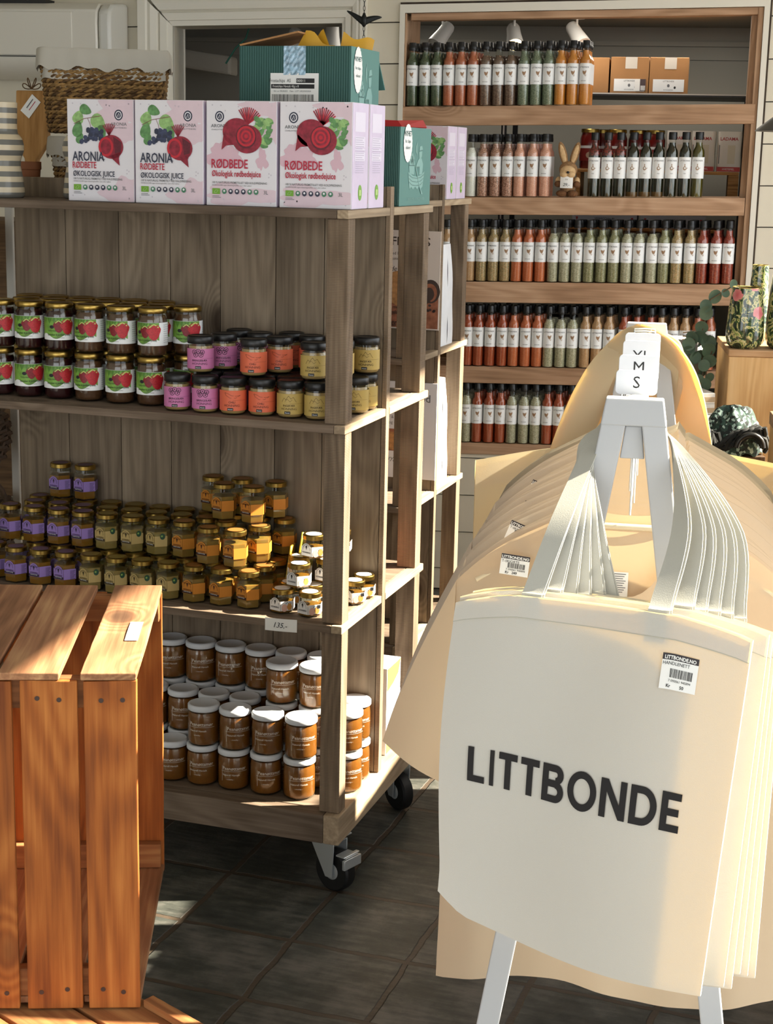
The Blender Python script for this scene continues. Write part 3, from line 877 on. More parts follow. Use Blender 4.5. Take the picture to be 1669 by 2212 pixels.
b = MB(); fn = planar((0, -0.0062, 0), (1, 0, 0), (0, 0, 1)); b.text(fn, '29,-', 0.0, 0.007, 0.016, M_INK, shear=0.2); b.text(planar((0, -0.0025, 0), (1, 0, 0), (0, 0, 1)), 'Stk', 0, 0.029, 0.008, M_GREYINK, shear=0.3); b.build('lettering', cd)

# ------------------------------------------------------------------ store racks behind the shelf
M_RACKB = plain('rack_black', '#18191b', 0.5)
M_RACKW = plain('rack_white_edge', '#CFCFCB', 0.5)
def black_rack(u0, u1, w0, w1, levels, label, loc=None):
    t = thing('storage_rack', label, 'rack', wl(u0, w0, 0), THW)
    w = u1 - u0; d = w1 - w0; top = levels[-1]
    for x in (0, 0.30, w - 0.02):
        for y in (0, d - 0.02):
            b = MB(); b.box(x, x + 0.02, y, y + 0.02, 0, top, M_RACKB)
            if y == 0: b.box(x + 0.007, x + 0.013, -0.002, 0, 0, top, M_RACKW)
            b.build('post', t)
    for z in levels:
        b = MB(); b.box(0.0, w, 0, d, z - 0.012, z - 0.001, M_RACKB); b.box(0.0, w, -0.005, -0.0025, z - 0.006, z - 0.001, M_RACKW); b.build('rack_shelf', t)
LV = [0.35, 0.84, 1.155, 1.48, 1.925]
black_rack(0.05, 1.315, 0.42, 0.86, LV, 'black storage rack in the storeroom behind the spice bottle shelf')
def carton(name, u, w, z, sx, sy, sz, label, lab=True, tape=True, rz=0):
    t = thing(name, label, 'box', wl(u, w, z), THW + rz, 'cartons in the storeroom')
    b = MB(); b.box(-sx/2, sx/2, 0, sy, 0, sz, M_CARD); b.build('carton', t, bevel=0.002)
    if tape:
        b = MB(); b.box(0.012 - .03, .012 + .016, -0.0008, -0.0003, sz * 0.68, sz, plain('paper_tape', '#d8d0c4', 0.7)); b.build('tape', t)
    if lab:
        b = MB(); b.box(-sx * 0.40, sx * 0.40, -0.0009, -0.0003, 0.008, 0.055, M_LABEL); la = b.build('label', t)
        b = MB(); fn = planar((0, -0.0012, 0), (1, 0, 0), (0, 0, 1))
        b.text(fn, 'LITTBONDE', 0, 0.045, 0.008, M_INK); b.disc(fn, 0, 0.031, 0.005, 0.006, M_GREYINK); b.text(fn, 'KRYDDERMIX', 0, 0.013, 0.006, M_GREYINK); b.disc(fn, 0.025, 0.024, 0.004, 0.005, M_INK)
        b.build('print', la)
    return t
carton('cardboard_box', 0.685, 0.50, 1.926, 0.145, 0.2, 0.135, 'brown cardboard box half hidden behind the orange spice bottles', False, False)
carton('cardboard_box', 0.838, 0.50, 1.926, 0.148, 0.2, 0.138, 'brown cardboard box with a label and a dark barcode strip, taped shut')
carton('cardboard_box', 0.990, 0.50, 1.926, 0.150, 0.2, 0.138, 'brown cardboard box with a white label, furthest from the spice bottles')
b = MB(); b.box(-0.010, 0.010, -0.0016, -0.001, 0.010, 0.055, M_PAPER); b.box(0.010, 0.032, -0.0016, -0.001, 0.010, 0.055, plain('strip', '#4a3b3c', 0.6))
for i in range(9): b.box(0.013 + i*.002, 0.0142 + i*.002, -0.002, -0.0016, 0.012, 0.03, M_PAPER)
o = b.build('price_strip'); o.location = wl(0.905 - 0.035, 0.4985, 1.926); o.rotation_euler = (0, 0, THW)
tag(o, 'white and dark barcode strip stuck on the middle cardboard box', 'sticker')

# jars of red sauce and flour bags standing on the store rack
M_SAUCE = plain('red_sauce', '#6d1815', 0.2, coat=0.6)
t0 = thing('sauce_jar', 'x', 'jar', (0, 0, -5), 0, 'red sauce jars behind the oil bottles')
b = MB(); b.lathe([(0, 0), (0.036, 0), (0.039, 0.006), (0.039, 0.115), (0.034, 0.132), (0.033, 0.140)], 20, M_SAUCE); b.build('jar_body', t0, 50)
b = MB(); b.lathe([(0, 0.138), (0.036, 0.138), (0.036, 0.150), (0.034, 0.152), (0, 0.152)], 20, M_GOLD); b.build('lid', t0, 40)
b = MB(); b.grid(lambda s, q: cylfn(0.039, 0.0006)((s - .5) * 0.2, 0.03 + 0.055 * q), 18, 1, plain('sauce_label', '#8c2420', 0.6))
b.grid(lambda s, q: cylfn(0.039, 0.001)((s - .5) * 0.2, 0.078 + 0.010 * q), 18, 1, M_LABEL); b.disc(cylfn(0.039, 0.001), 0.0, 0.052, 0.012, 0.012, plain('label_tan', '#c3a58c', 0.6)); b.build('label', t0, 60)
SJ = [(0.700, 0.445), (0.745, 0.525), (0.805, 0.455), (0.885, 0.50), (0.953, 0.455)]
for i, (u, w) in enumerate(SJ):
    put(t0, 'sj', wl(u, w, 1.634), THW, f'red sauce jar with gold lid, {ORD[i]} from left behind the oil bottles', 'red sauce jars behind the oil bottles')
# wooden crate the jars and the flour stand on
WCR = wood('pale_crate_wood', '#8a6238', '#b58651', '#d0a26c', 'X', knots=False)
t = thing('wooden_crate', 'open wooden crate shelf behind the oil bottles carrying jars and flour bags', 'crate', wl(0.655, 0.40, 1.481), THW)
for (n, x0, x1, y0, y1, z0, z1) in (('top_board', 0, 0.625, 0, 0.24, 0.14, 0.152), ('side_board', 0, 0.016, 0, 0.24, 0, 0.139), ('side_board', 0.585, 0.625, 0, 0.24, 0, 0.139), ('bottom_board', 0.017, 0.584, 0, 0.24, 0, 0.01)):
    b = MB(); b.box(x0, x1, y0, y1, z0, z1, WCR); b.build(n, t, bevel=0.002)
M_FLR = plain('flour_red', '#b02a22', 0.5)
M_FLB = plain('flour_bag_paper', '#E6E3DC', 0.6)
t0 = thing('flour_bag', 'x', 'bag', (0, 0, -5), 0, 'white flour bags on the crate')
def bagshape(s, q):
    a = 2 * PI * s
    k = 1 - 0.35 * max(0, (q - 0.75) / 0.25) ** 1.5
    e = 0.35
    x = 0.046 * math.copysign(abs(math.cos(a)) ** e, math.cos(a)) * (1 + 0.02 * math.sin(9 * q))
    y = 0.032 * math.copysign(abs(math.sin(a)) ** e, math.sin(a)) * k
    return Vector((x, y, 0.152 * q))
b = MB(); b.grid(bagshape, 32, 10, M_FLB); b.add([bagshape(i / 32, 1) for i in range(32)], [tuple(range(32))], M_FLB); b.build('paper_bag', t0, 60)
b = MB(); fn = planar((0, -0.0335, 0), (1, 0, 0), (0, 0, 1))
b.rect(fn, -0.044, 0.044, 0.001, 0.018, M_FLR); b.text(planar((0, -0.0339, 0), (1, 0, 0), (0, 0, 1)), 'HVETEMEL', 0, 0.006, 0.010, M_LABEL)
b.text(fn, 'LADAMA', -0.002, 0.118, 0.017, M_FLR, bold=0.02, sx=1.0)
b.line(fn, [(-0.038, 0.03), (-0.038, 0.10)], 0.003, M_GREYINK)
b.rect(fn, -0.006, 0.022, 0.03, 0.1, plain('flour_panel', '#d9d2bd', 0.6)); b.build('print', t0)
for i, (u, rz, l) in enumerate([(1.043, 0.06, 'white flour bag with red lettering, nearest the red sauce jars'), (1.140, -0.06, 'white flour bag with red lettering between two other flour bags'), (1.238, 0.0, 'white flour bag with red foot band, nearest the shelf upright')]):
    put(t0, 'fb', wl(u, 0.445, 1.634), THW + rz, l, 'white flour bags on the crate')
# flat grey trays lying on a crate below
WCR2 = wood('orange_crate_wood', '#8b5a2e', '#b97f47', '#d6a064', 'X', knots=True)
t = thing('wooden_crate', 'orange wooden crate behind the third row of bottles under grey trays', 'crate', wl(0.62, 0.40, 1.157), THW)
for (n, x0, x1, y0, y1, z0, z1) in (('back_board', 0, 0.60, 0.20, 0.215, 0, 0.24), ('side_board', 0.0, 0.02, 0, 0.199, 0, 0.24), ('side_board', 0.58, 0.60, 0, 0.199, 0, 0.24), ('top_board', 0.0, 0.60, 0.0, 0.215, 0.241, 0.253), ('bottom_board', 0.021, 0.579, 0, 0.199, 0, 0.012)):
    b = MB(); b.box(x0, x1, y0, y1, z0, z1, WCR2); b.build(n, t, bevel=0.002)
M_TRAY = plain('grey_tray', '#B6BAC2', 0.5)
for i, u in enumerate((0.645, 0.912)):
    t = thing('tray_box', ['flat grey box with red marks, nearer the plush rabbit', 'flat grey box with red marks, nearer the shelf upright'][i], 'box', wl(u, 0.41, 1.411), THW, 'flat grey boxes on the orange crate')
    b = MB(); b.box(0, 0.255, 0, 0.18, 0, 0.052, M_TRAY); b.build('box_body', t, bevel=0.002)
    b = MB(); fn = planar((0.1275, -0.0008, 0), (1, 0, 0), (0, 0, 1))
    b.text(fn, 'VERRECCHIA 80', 0, 0.028, 0.011, M_INK, bold=0.01); b.line(fn, [(-0.03, 0.02), (0.03, 0.02)], 0.001, M_GREYINK)
    for s in (-1, 1): b.blob(fn, s * 0.108, 0.03, [(s*0.108 - 0.005, 0.037), (s*0.108, 0.022), (s*0.108 + 0.005, 0.037)], M_FLR, 1)
    b.build('print', t)
# brown kraft packs with slots on the next level
for i in range(5):
    b = MB(); x = 0.06 + i * 0.125
    b.box(0, 0.115, 0, 0.16, 0, 0.20 + 0.02 * (i % 2), plain(f'store_pack_{i%3}', ['#8f6a42', '#6d6a64', '#a9733f'][i % 3], 0.8))
    o = b.build('packing_box', bevel=0.003); o.location = wl(x, 0.46, 0.842); o.rotation_euler = (0, 0, THW)
    tag(o, f'plain packing box in the dark behind the fourth row of bottles', 'box', 'packing boxes behind the fourth row')
b = MB(); b.box(0, 0.32, 0, 0.2, 0, 0.006, plain('grey_bin', '#8b8982', 0.6)); 
for (x0, x1, y0, y1) in ((0, .32, 0, .004), (0, .32, .196, .2), (0, .004, .004, .196), (.316, .32, .004, .196)): b.box(x0, x1, y0, y1, .006, 0.075, MATS['grey_bin'])
o = b.build('storage_bin'); o.location = wl(0.70, 0.41, 1.492); o.rotation_euler = (0, 0, THW); tag(o, 'grey plastic bin inside the crate behind the oil bottles', 'bin')
# ------------------------------------------------------------------ display trolleys
LEVELS = [1.548, 1.094, 0.649]
PLAT = 0.204
def caster(par, u, v, rz, brake):
    cst = D.objects.new('caster', None); COL.objects.link(cst); cst.parent = par
    cst.location = (u, v, 0); cst.rotation_euler = (0, 0, rz)
    R = 0.050
    TX = Matrix.Translation((0, -0.022, R)) @ Matrix.Rotation(PI / 2, 4, 'Y')
    b = MB(); b.lathe([(0.018, -0.016), (R - 0.006, -0.016), (R - 0.001, -0.012), (R, -0.006), (R, 0.006), (R - 0.001, 0.012), (R - 0.006, 0.016), (0.018, 0.016)], 40, M_RUBBER, TX); b.build('wheel', cst, 35)
    b = MB(); b.lathe([(0.0, -0.018), (0.016, -0.018), (0.022, -0.015), (0.022, 0.015), (0.016, 0.018), (0.0, 0.018)], 20, M_STEEL, TX); b.build('hub', cst, 35)
    b = MB()
    for s in (-1, 1):
        poly = [(-0.022 - 0.010, R - 0.012), (-0.022 + 0.010, R - 0.012), (0.030, 0.112), (0.030, 0.124), (-0.036, 0.124), (-0.036, 0.105)]
        T = Matrix.Rotation(PI / 2, 4, 'Z')
        b.prism(poly, s * 0.024 - 0.0015, s * 0.024 + 0.0015, M_STEEL, T)
    b.box(-0.0255, 0.0255, -0.036, 0.030, 0.1215, 0.1245, M_STEEL)
    b.lathe([(0.024, 0.125), (0.026, 0.127), (0.024, 0.131)], 20, M_STEEL)
    b.box(-0.036, 0.036, -0.040, 0.040, 0.131, 0.1345, M_STEEL)
    b.build('fork', cst, 35, bevel=0.001)
    if brake:
        b = MB(); b.box(-0.030, 0.030, -0.074, -0.066, 0.070, 0.094, M_STEEL); b.box(-0.022, 0.022, -0.072, -0.040, 0.094, 0.098, M_STEEL)
        b.box(-0.028, 0.028, -0.070, -0.060, 0.098, 0.101, M_STEEL); b.build('brake_lever', cst, 35, bevel=0.002)
        b = MB(); b.box(0.0258, 0.0262, -0.014, -0.001, 0.082, 0.104, plain('caster_sticker', '#cfc3a6', 0.6)); b.build('sticker', cst)
def trolley(label, u0, loc, top=1.548):
    t = thing('display_trolley', label, 'shelf', loc, THR, 'wheeled display trolleys')
    L = u0
    dz = top - 1.548
    for i, z in enumerate(LEVELS):
        z = z + dz
        for nm, v0, v1 in (('shelf_board', 0.0, 0.281), ('shelf_board', 0.311, 0.62)):
            b = MB(); b.box(L, -0.026, v0, v1, z - 0.018, z, WRX); b.build(nm, t, bevel=0.0018)
            b = MB(); b.box(-0.0255, 0.0, v0, v1, z - 0.018, z, WRY); b.build('end_batten', t, bevel=0.0018)
    # planked middle panel standing proud of the top
    b = MB(); x = L + 0.0; k = 0
    edges = [L, -0.82, -0.678, -0.544, -0.415, -0.276, -0.157, -0.012] if L < -0.9 else [L + i * (-L - 0.012) / 7 for i in range(8)]
    for a, e in zip(edges[:-1], edges[1:]):
        b.box(a + 0.0008, e - 0.0008, 0.284, 0.308, PLAT + 0.001, top + 0.045, WPZ)
    b.build('back_panel', t, bevel=0.001)
    b = MB(); b.box(-0.0118, 0.0, 0.284, 0.308, PLAT + 0.001, top + 0.046, WRZ); b.build('panel_batten', t, bevel=0.0015)
    zs = [PLAT + dz * 0] + [z + dz for z in LEVELS[::-1]]
    for (v0, v1) in ((0.014, 0.056), (0.558, 0.602)):
        for (u0_, u1_) in ((-0.052, -0.004), (L + 0.004, L + 0.052)):
            for a, e in zip(zs[:-1], zs[1:]):
                b = MB(); b.box(u0_, u1_, v0, v1, a + 0.0005, e - 0.0185, WRZ); b.build('post', t, bevel=0.002)
    b = MB(); b.box(L + 0.04, -0.036, -0.004, 0.034, PLAT - 0.069, PLAT - 0.0002, WRX); b.build('base_rail', t, bevel=0.002)
    b = MB(); b.box(L + 0.04, -0.036, 0.59, 0.624, PLAT - 0.069, PLAT - 0.0002, WRX); b.build('base_rail', t, bevel=0.002)
    for (a, e) in ((-0.0355, 0.002), (L, L + 0.039)):
        b = MB(); b.box(a, e, -0.004, 0.624, PLAT - 0.069, PLAT - 0.0001, WRY); b.build('base_rail', t, bevel=0.002)
    b = MB()
    for j in range(4): b.box(L + 0.04, -0.036, 0.036 + j * 0.1385, 0.036 + j * 0.1385 + 0.137, PLAT - 0.020, PLAT - 0.0001, WRX)
    b.build('base_boards', t, bevel=0.001)
    for (u, v, rz, br) in ((-0.045, 0.062, 1.22, True), (-0.050, 0.575, 0.9, False), (L + 0.06, 0.06, 0.3, True), (L + 0.06, 0.57, 0.4, False)):
        caster(t, u, v, rz, br)
    return t
trolley('stained wooden display trolley with jam, honey and peanut butter jars', -0.958, rk(0, 0, 0))
trolley('stained wooden display trolley standing behind the jar trolley', -0.93, rk(-0.25, 1.28, 0), 1.536)

# price slip on the honey shelf
t = thing('price_slip', 'white paper price slip reading 135 on the honey shelf edge', 'price tag', rk(-0.142, -0.0012, 0.6385), THR)
b = MB(); b.grid(lambda s, q: Vector(((s-.5)*0.076, -0.002 * math.sin(PI*s) - 0.001, (q-.5)*0.029 + 0.002*(s-.5))), 6, 2, M_PAPER); o = b.build('slip', t); so = o.modifiers.new('solid', 'SOLIDIFY'); so.thickness = 0.0004
b = MB(); b.text(planar((0, -0.0042, 0), (1, 0, 0), (0, 0, 1)), '135,-', 0, -0.006, 0.017, M_INK, shear=0.3); b.build('lettering', t)

# ------------------------------------------------------------------ jars
def R3(u, v, z): return rk(u, v, z + 0.0006)
LIDG = dict(lid=M_GOLD)
def round_jar(name, r, h, neck, lidh, content, lidmat, lidtop=None, fill=None, dome=False):
    t = thing(name, 'x', 'jar', (0, 0, -5))
    zt = h - lidh
    gl = [(0, 0), (r * .86, 0), (r * .96, .003), (r, .009), (r, zt - .020), (r * .97, zt - .012), (neck, zt - .004), (neck, zt + .004)]
    b = MB(); b.lathe(gl, 28, M_GLASS); b.build('glass', t, 50)
    k = r - .0016; f = fill or zt - .016
    cp = [(0, .003), (k * .86, .003), (k * .97, .006), (k, .011), (k, min(f, zt - .021))]
    if f > zt - .020: cp += [(k * .975, zt - .0125), (neck - .0016, zt - .006)]
    cp.append((0, cp[-1][1]))
    b = MB(); b.lathe(cp, 28, content); b.build('contents', t, 50)
    R = neck + .0022
    b = MB(); b.lathe([(0, zt - .001), (R - .0008, zt - .001), (R, zt), (R, h - .003), (R - .002, h - .0006), (R - .005, h), (R - .007, h - .0012), (0, h - .0012)], 32, lidmat); b.build('lid', t, 40)
    return t
# --- jam
M_JAMD = plain('jam_dark', '#2b0b10', 0.2, coat=0.7)
M_JAMB = plain('jam_brown', '#4f3422', 0.25, coat=0.6, noise=0.15, nscale=150)
M_LGREEN = plain('label_green', '#6f9b3e', 0.5, noise=0.35, nscale=60)
M_LGRDARK = plain('label_leaf', '#4f7d2b', 0.5)
M_BERRY = plain('label_berry', '#b3202a', 0.45, noise=0.25, nscale=300)
M_BERRY2 = plain('label_berry_dark', '#7e1620', 0.5, noise=0.25, nscale=300)
M_GREENINK = plain('green_ink', '#2e4a1e', 0.6)
JH = 0.111
def berry(fn, b, x, z, s, mat, k):
    pts = []
    for i in range(20):
        a = 2 * PI * i / 20
        rr = s * (1 - 0.12 * math.sin(a)) * (1.06 if math.sin(a) > 0 else 1 - 0.10 * abs(math.cos(a)))
        pts.append((x + rr * math.cos(a) * (1.0 if math.sin(a) > -0.2 else 0.86), z + rr * math.sin(a) * 1.08))
    b.blob(lambda p, q: fn(p, q, k), x, z, pts, mat, 3)
    for j in range(5):
        a = PI / 2 + (j - 2) * 0.42
        b.line(lambda p, q: fn(p, q, k + .0003), [(x, z + s * 1.0), (x + s * .75 * math.cos(a + 0.0) * 1.1, z + s * (1.0 - .25 * abs(j - 2) + .05))], s * .16, plain('berry_leaf', '#b9cc6e', 0.5))
def jam_proto(mat):
    t = round_jar('jam_jar', 0.0335, JH, 0.0300, 0.0125, mat, M_GOLD)
    r = 0.0335
    b = MB(); fn = cylfn(r, .0005); b.grid(lambda s, q: fn((s - .5) * .182, .026 + .052 * q), 30, 1, M_LABEL); la = b.build('label', t, 60)
    b = MB(); fn = cylfn(r, .0008)
    b.grid(lambda s, q: fn(-.058 + .080 * s, (.037 + .006 * math.sin(9*s) - .002) * (1 - q) + .0775 * q), 20, 3, M_LGREEN)
    for i in range(9):
        x = -.050 + i * .0075
        b.blob(lambda p, q: fn(p, q, .0002), x, .072, [(x - .003, .0775), (x - .005 + .004 * (i % 3), .062), (x + .003, .0775)], M_LGRDARK, 2)
    berry(fn, b, -.010, .058, .0125, M_BERRY2, .0004)
    berry(fn, b, .010, .058, .0165, M_BERRY, .0007)
    b.disc(lambda p, q: fn(p, q, .0004), -.026, .056, .0055, .004, M_INK, 12, 1)
    f2 = lambda p, q: fn(p, q, .0009)
    b.text(f2, 'TVEDTEN', -.026, .0455, .0045, M_INK); b.text(f2, 'Bjørnebær & Jordbærsyltetøy', -.010, .0365, .0062, M_GREENINK, bold=.01, sx=.72)
    b.text(f2, 'uten tilsatt sukker', -.010, .0305, .0035, M_GREYINK)
    for i in range(9): b.text(f2, 'ingredienser bær sukker', .044, .072 - i * .0049, .0033, M_GREYINK, sx=.7)
    b.build('print', la)
    return t
JAMD, JAMB = jam_proto(M_JAMD), jam_proto(M_JAMB)
cam_dir = math.atan2
def face(u, v, extra=0.0):
    """Heading that turns a jar's front (-Y) to the shop's entrance side."""
    p = rk(u, v, 0)
    return math.atan2(p.y - 0.0, p.x - 0.0) - PI / 2 + extra
JX = [-0.893, -0.818, -0.740, -0.662, -0.582, -0.503]
def jamk(i): return (JAMD, 'jd', 'dark berry') if i < 3 else (JAMB, 'jb', 'brown fruit')
for tier in (0, 1):
    for i, u in enumerate(JX):
        pr, key, kd = jamk(i)
        put(pr, key, R3(u + (0.004 if tier else 0), 0.098, 1.094 + tier * (JH + .0006)), face(u, .1, random.choice([.25, .1, .45, -.05]) if not (tier and i > 2) else -0.22),
            f'{kd} jam jar with strawberry label, {ORD[i]} from left in the {"upper" if tier else "lower"} front row', 'strawberry label jam jars')
    for j, v in ((1, .175), (2, .243)):
        for i in range(6 + (j == 1)):
            u = -0.866 + i * 0.0700 - 0.03 * (j - 1)
            pr, key, kd = jamk(i)
            put(pr, key, R3(u, v - .004 * (i == 6), 1.094 + tier * (JH + .0006)), face(u, v, random.uniform(-.3, .5)),
                f'{kd} jam jar with gold lid in the {"upper" if tier else "lower"} layer, {"second" if j == 1 else "rearmost"} row, {ORD[i]} from left', 'strawberry label jam jars', skip=() if (j == 1 and i >= 4) else ('print',))
# --- honey with black lids
M_HON = plain('creamed_honey', '#a58b5c', 0.35, coat=0.5, sss=(.4, .012))
def cap_jar(nm, lab, ink, word, icon):
    t = round_jar('honey_jar', 0.0295, 0.083, 0.0275, 0.0165, M_HON, M_BLACK, fill=.052)
    r = 0.0295
    lm = plain('label_' + nm, lab, 0.5); im = plain('ink_' + nm, ink, 0.6)
    b = MB(); fn = cylfn(r, .0005); b.grid(lambda s, q: fn((s - .5) * .16, .010 + .045 * q), 28, 1, lm); la = b.build('label', t, 60)
    b = MB(); fn = cylfn(r, .0009)
    b.text(fn, word, -.006, .027, .0062, im, bold=.012); b.text(fn, 'HONNING', -.006, .0195, .0072, im); b.line(fn, [(-.004 + .004 * i, .0335) for i in range(9)], .0003, im); b.line(fn, [(-.02, .017), (.01, .017)], .0003, im)
    if icon == 'ring':
        for (x, z, q) in ((-.018, .048, .0045), (-.009, .050, .0045), (0, .048, .0045), (-.0145, .0415, .0048), (-.003, .0415, .0048)):
            b.line(fn, [(x + q * math.cos(a * PI / 6), z + q * math.sin(a * PI / 6)) for a in range(13)], .0013, im)
            b.disc(fn, x, z, q * .35, q * .35, im, 8, 1)
    elif icon == 'chili':
        b.line(fn, [(-.022, .050), (-.019, .044), (-.010, .0385), (.002, .0385), (.013, .0445), (.004, .043), (-.007, .044), (-.014, .048), (-.022, .050)], .0006, im)
    else:
        b.line(fn, [(-.022, .037), (-.017, .046), (-.013, .042), (-.007, .051), (-.002, .044), (.003, .048), (.010, .037)], .0006, im)
        b.line(fn, [(-.015, .038), (-.010, .044), (-.004, .038), (0.001, .042)], .0005, im)
    b.rect(fn, -.016, -.003, .0105, .0165, M_INK, 2); b.text(lambda p, q: fn(p, q, .0003), 'Honni', -.0095, .012, .004, M_LABEL)
    b.build('print', la)
    return t
HP = {'pink': cap_jar('pink', '#c878a8', '#3a1830', 'BRINGEBÆR', 'ring'), 'orange': cap_jar('orange', '#dc6a48', '#4a1c10', 'CHILI', 'chili'), 'yellow': cap_jar('yellow', '#b99f58', '#4a3a12', 'INGEFÆR', 'ginger')}
HB = [(-.418, .055, 'pink'), (-.350, .055, 'pink'), (-.284, .058, 'orange'), (-.219, .068, 'orange'), (-.152, .068, 'yellow'), (-.0875, .068, 'yellow')]
def hput(k, u, v, tier, lab, ex=0.0, skip=()):
    put(HP[k], 'h' + k, R3(u, v, 1.094 + tier * .0836), face(u, v, ex), lab, 'black lidded honey jars', skip)
for i, (u, v, k) in enumerate(HB):
    hput(k, u, v, 0, f'{k} label honey jar with black lid, {ORD[i]} from left in the lower front row', 0.1)
for i, (u, v, k, l) in enumerate([(-.376, .088, 'pink', 'topmost pink label honey jar at the front beside the jam jars'), (-.247, .086, 'orange', 'front upper orange label honey jar with black lid'), (-.106, .090, 'yellow', 'front upper yellow label honey jar beside the trolley post')]):
    hput(k, u, v, 1, l, 0.12)
BK = ['pink', 'pink', 'orange', 'orange', 'yellow', 'yellow']
for j, v in ((1, .126), (2, .188), (3, .2505)):
    for i in range(6):
        u = -.372 + i * .0655
        if j == 1 and i == 5: continue
        u2 = u if i < 5 else -.042 if j > 1 else u
        hput(BK[i], u2, v, 0, f'{BK[i]} label honey jar in the lower layer, {ORD[j]} row, {ORD[i]} from left', .1, ('print',) if j != 2 and i < 5 else ())
for (u, v, k, l) in [(-.350, .158, 'pink', 'pink label honey jar half hidden behind the topmost pink one'), (-.215, .160, 'orange', 'orange label honey jar half hidden behind the front upper orange one'), (-.066, .152, 'yellow', 'yellow label honey jar hidden behind the trolley post'),
                     (-.285, .214, 'pink', 'pink label honey jar seen between the pink and orange front jars'), (-.158, .214, 'orange', 'orange label honey jar beside the front upper yellow one'), (-.352, .250, 'pink', 'pink label honey jar against the panel with only its lid showing'), (-.222, .2505, 'orange', 'orange label honey jar against the panel, only the lid showing'), (-.101, .2505, 'yellow', 'yellow label honey jar against the panel behind the post'), (-.0385, .2490, 'yellow', 'upper yellow label honey jar seen through the open trolley side')]:
    hput(k, u, v, 1, l, .15)

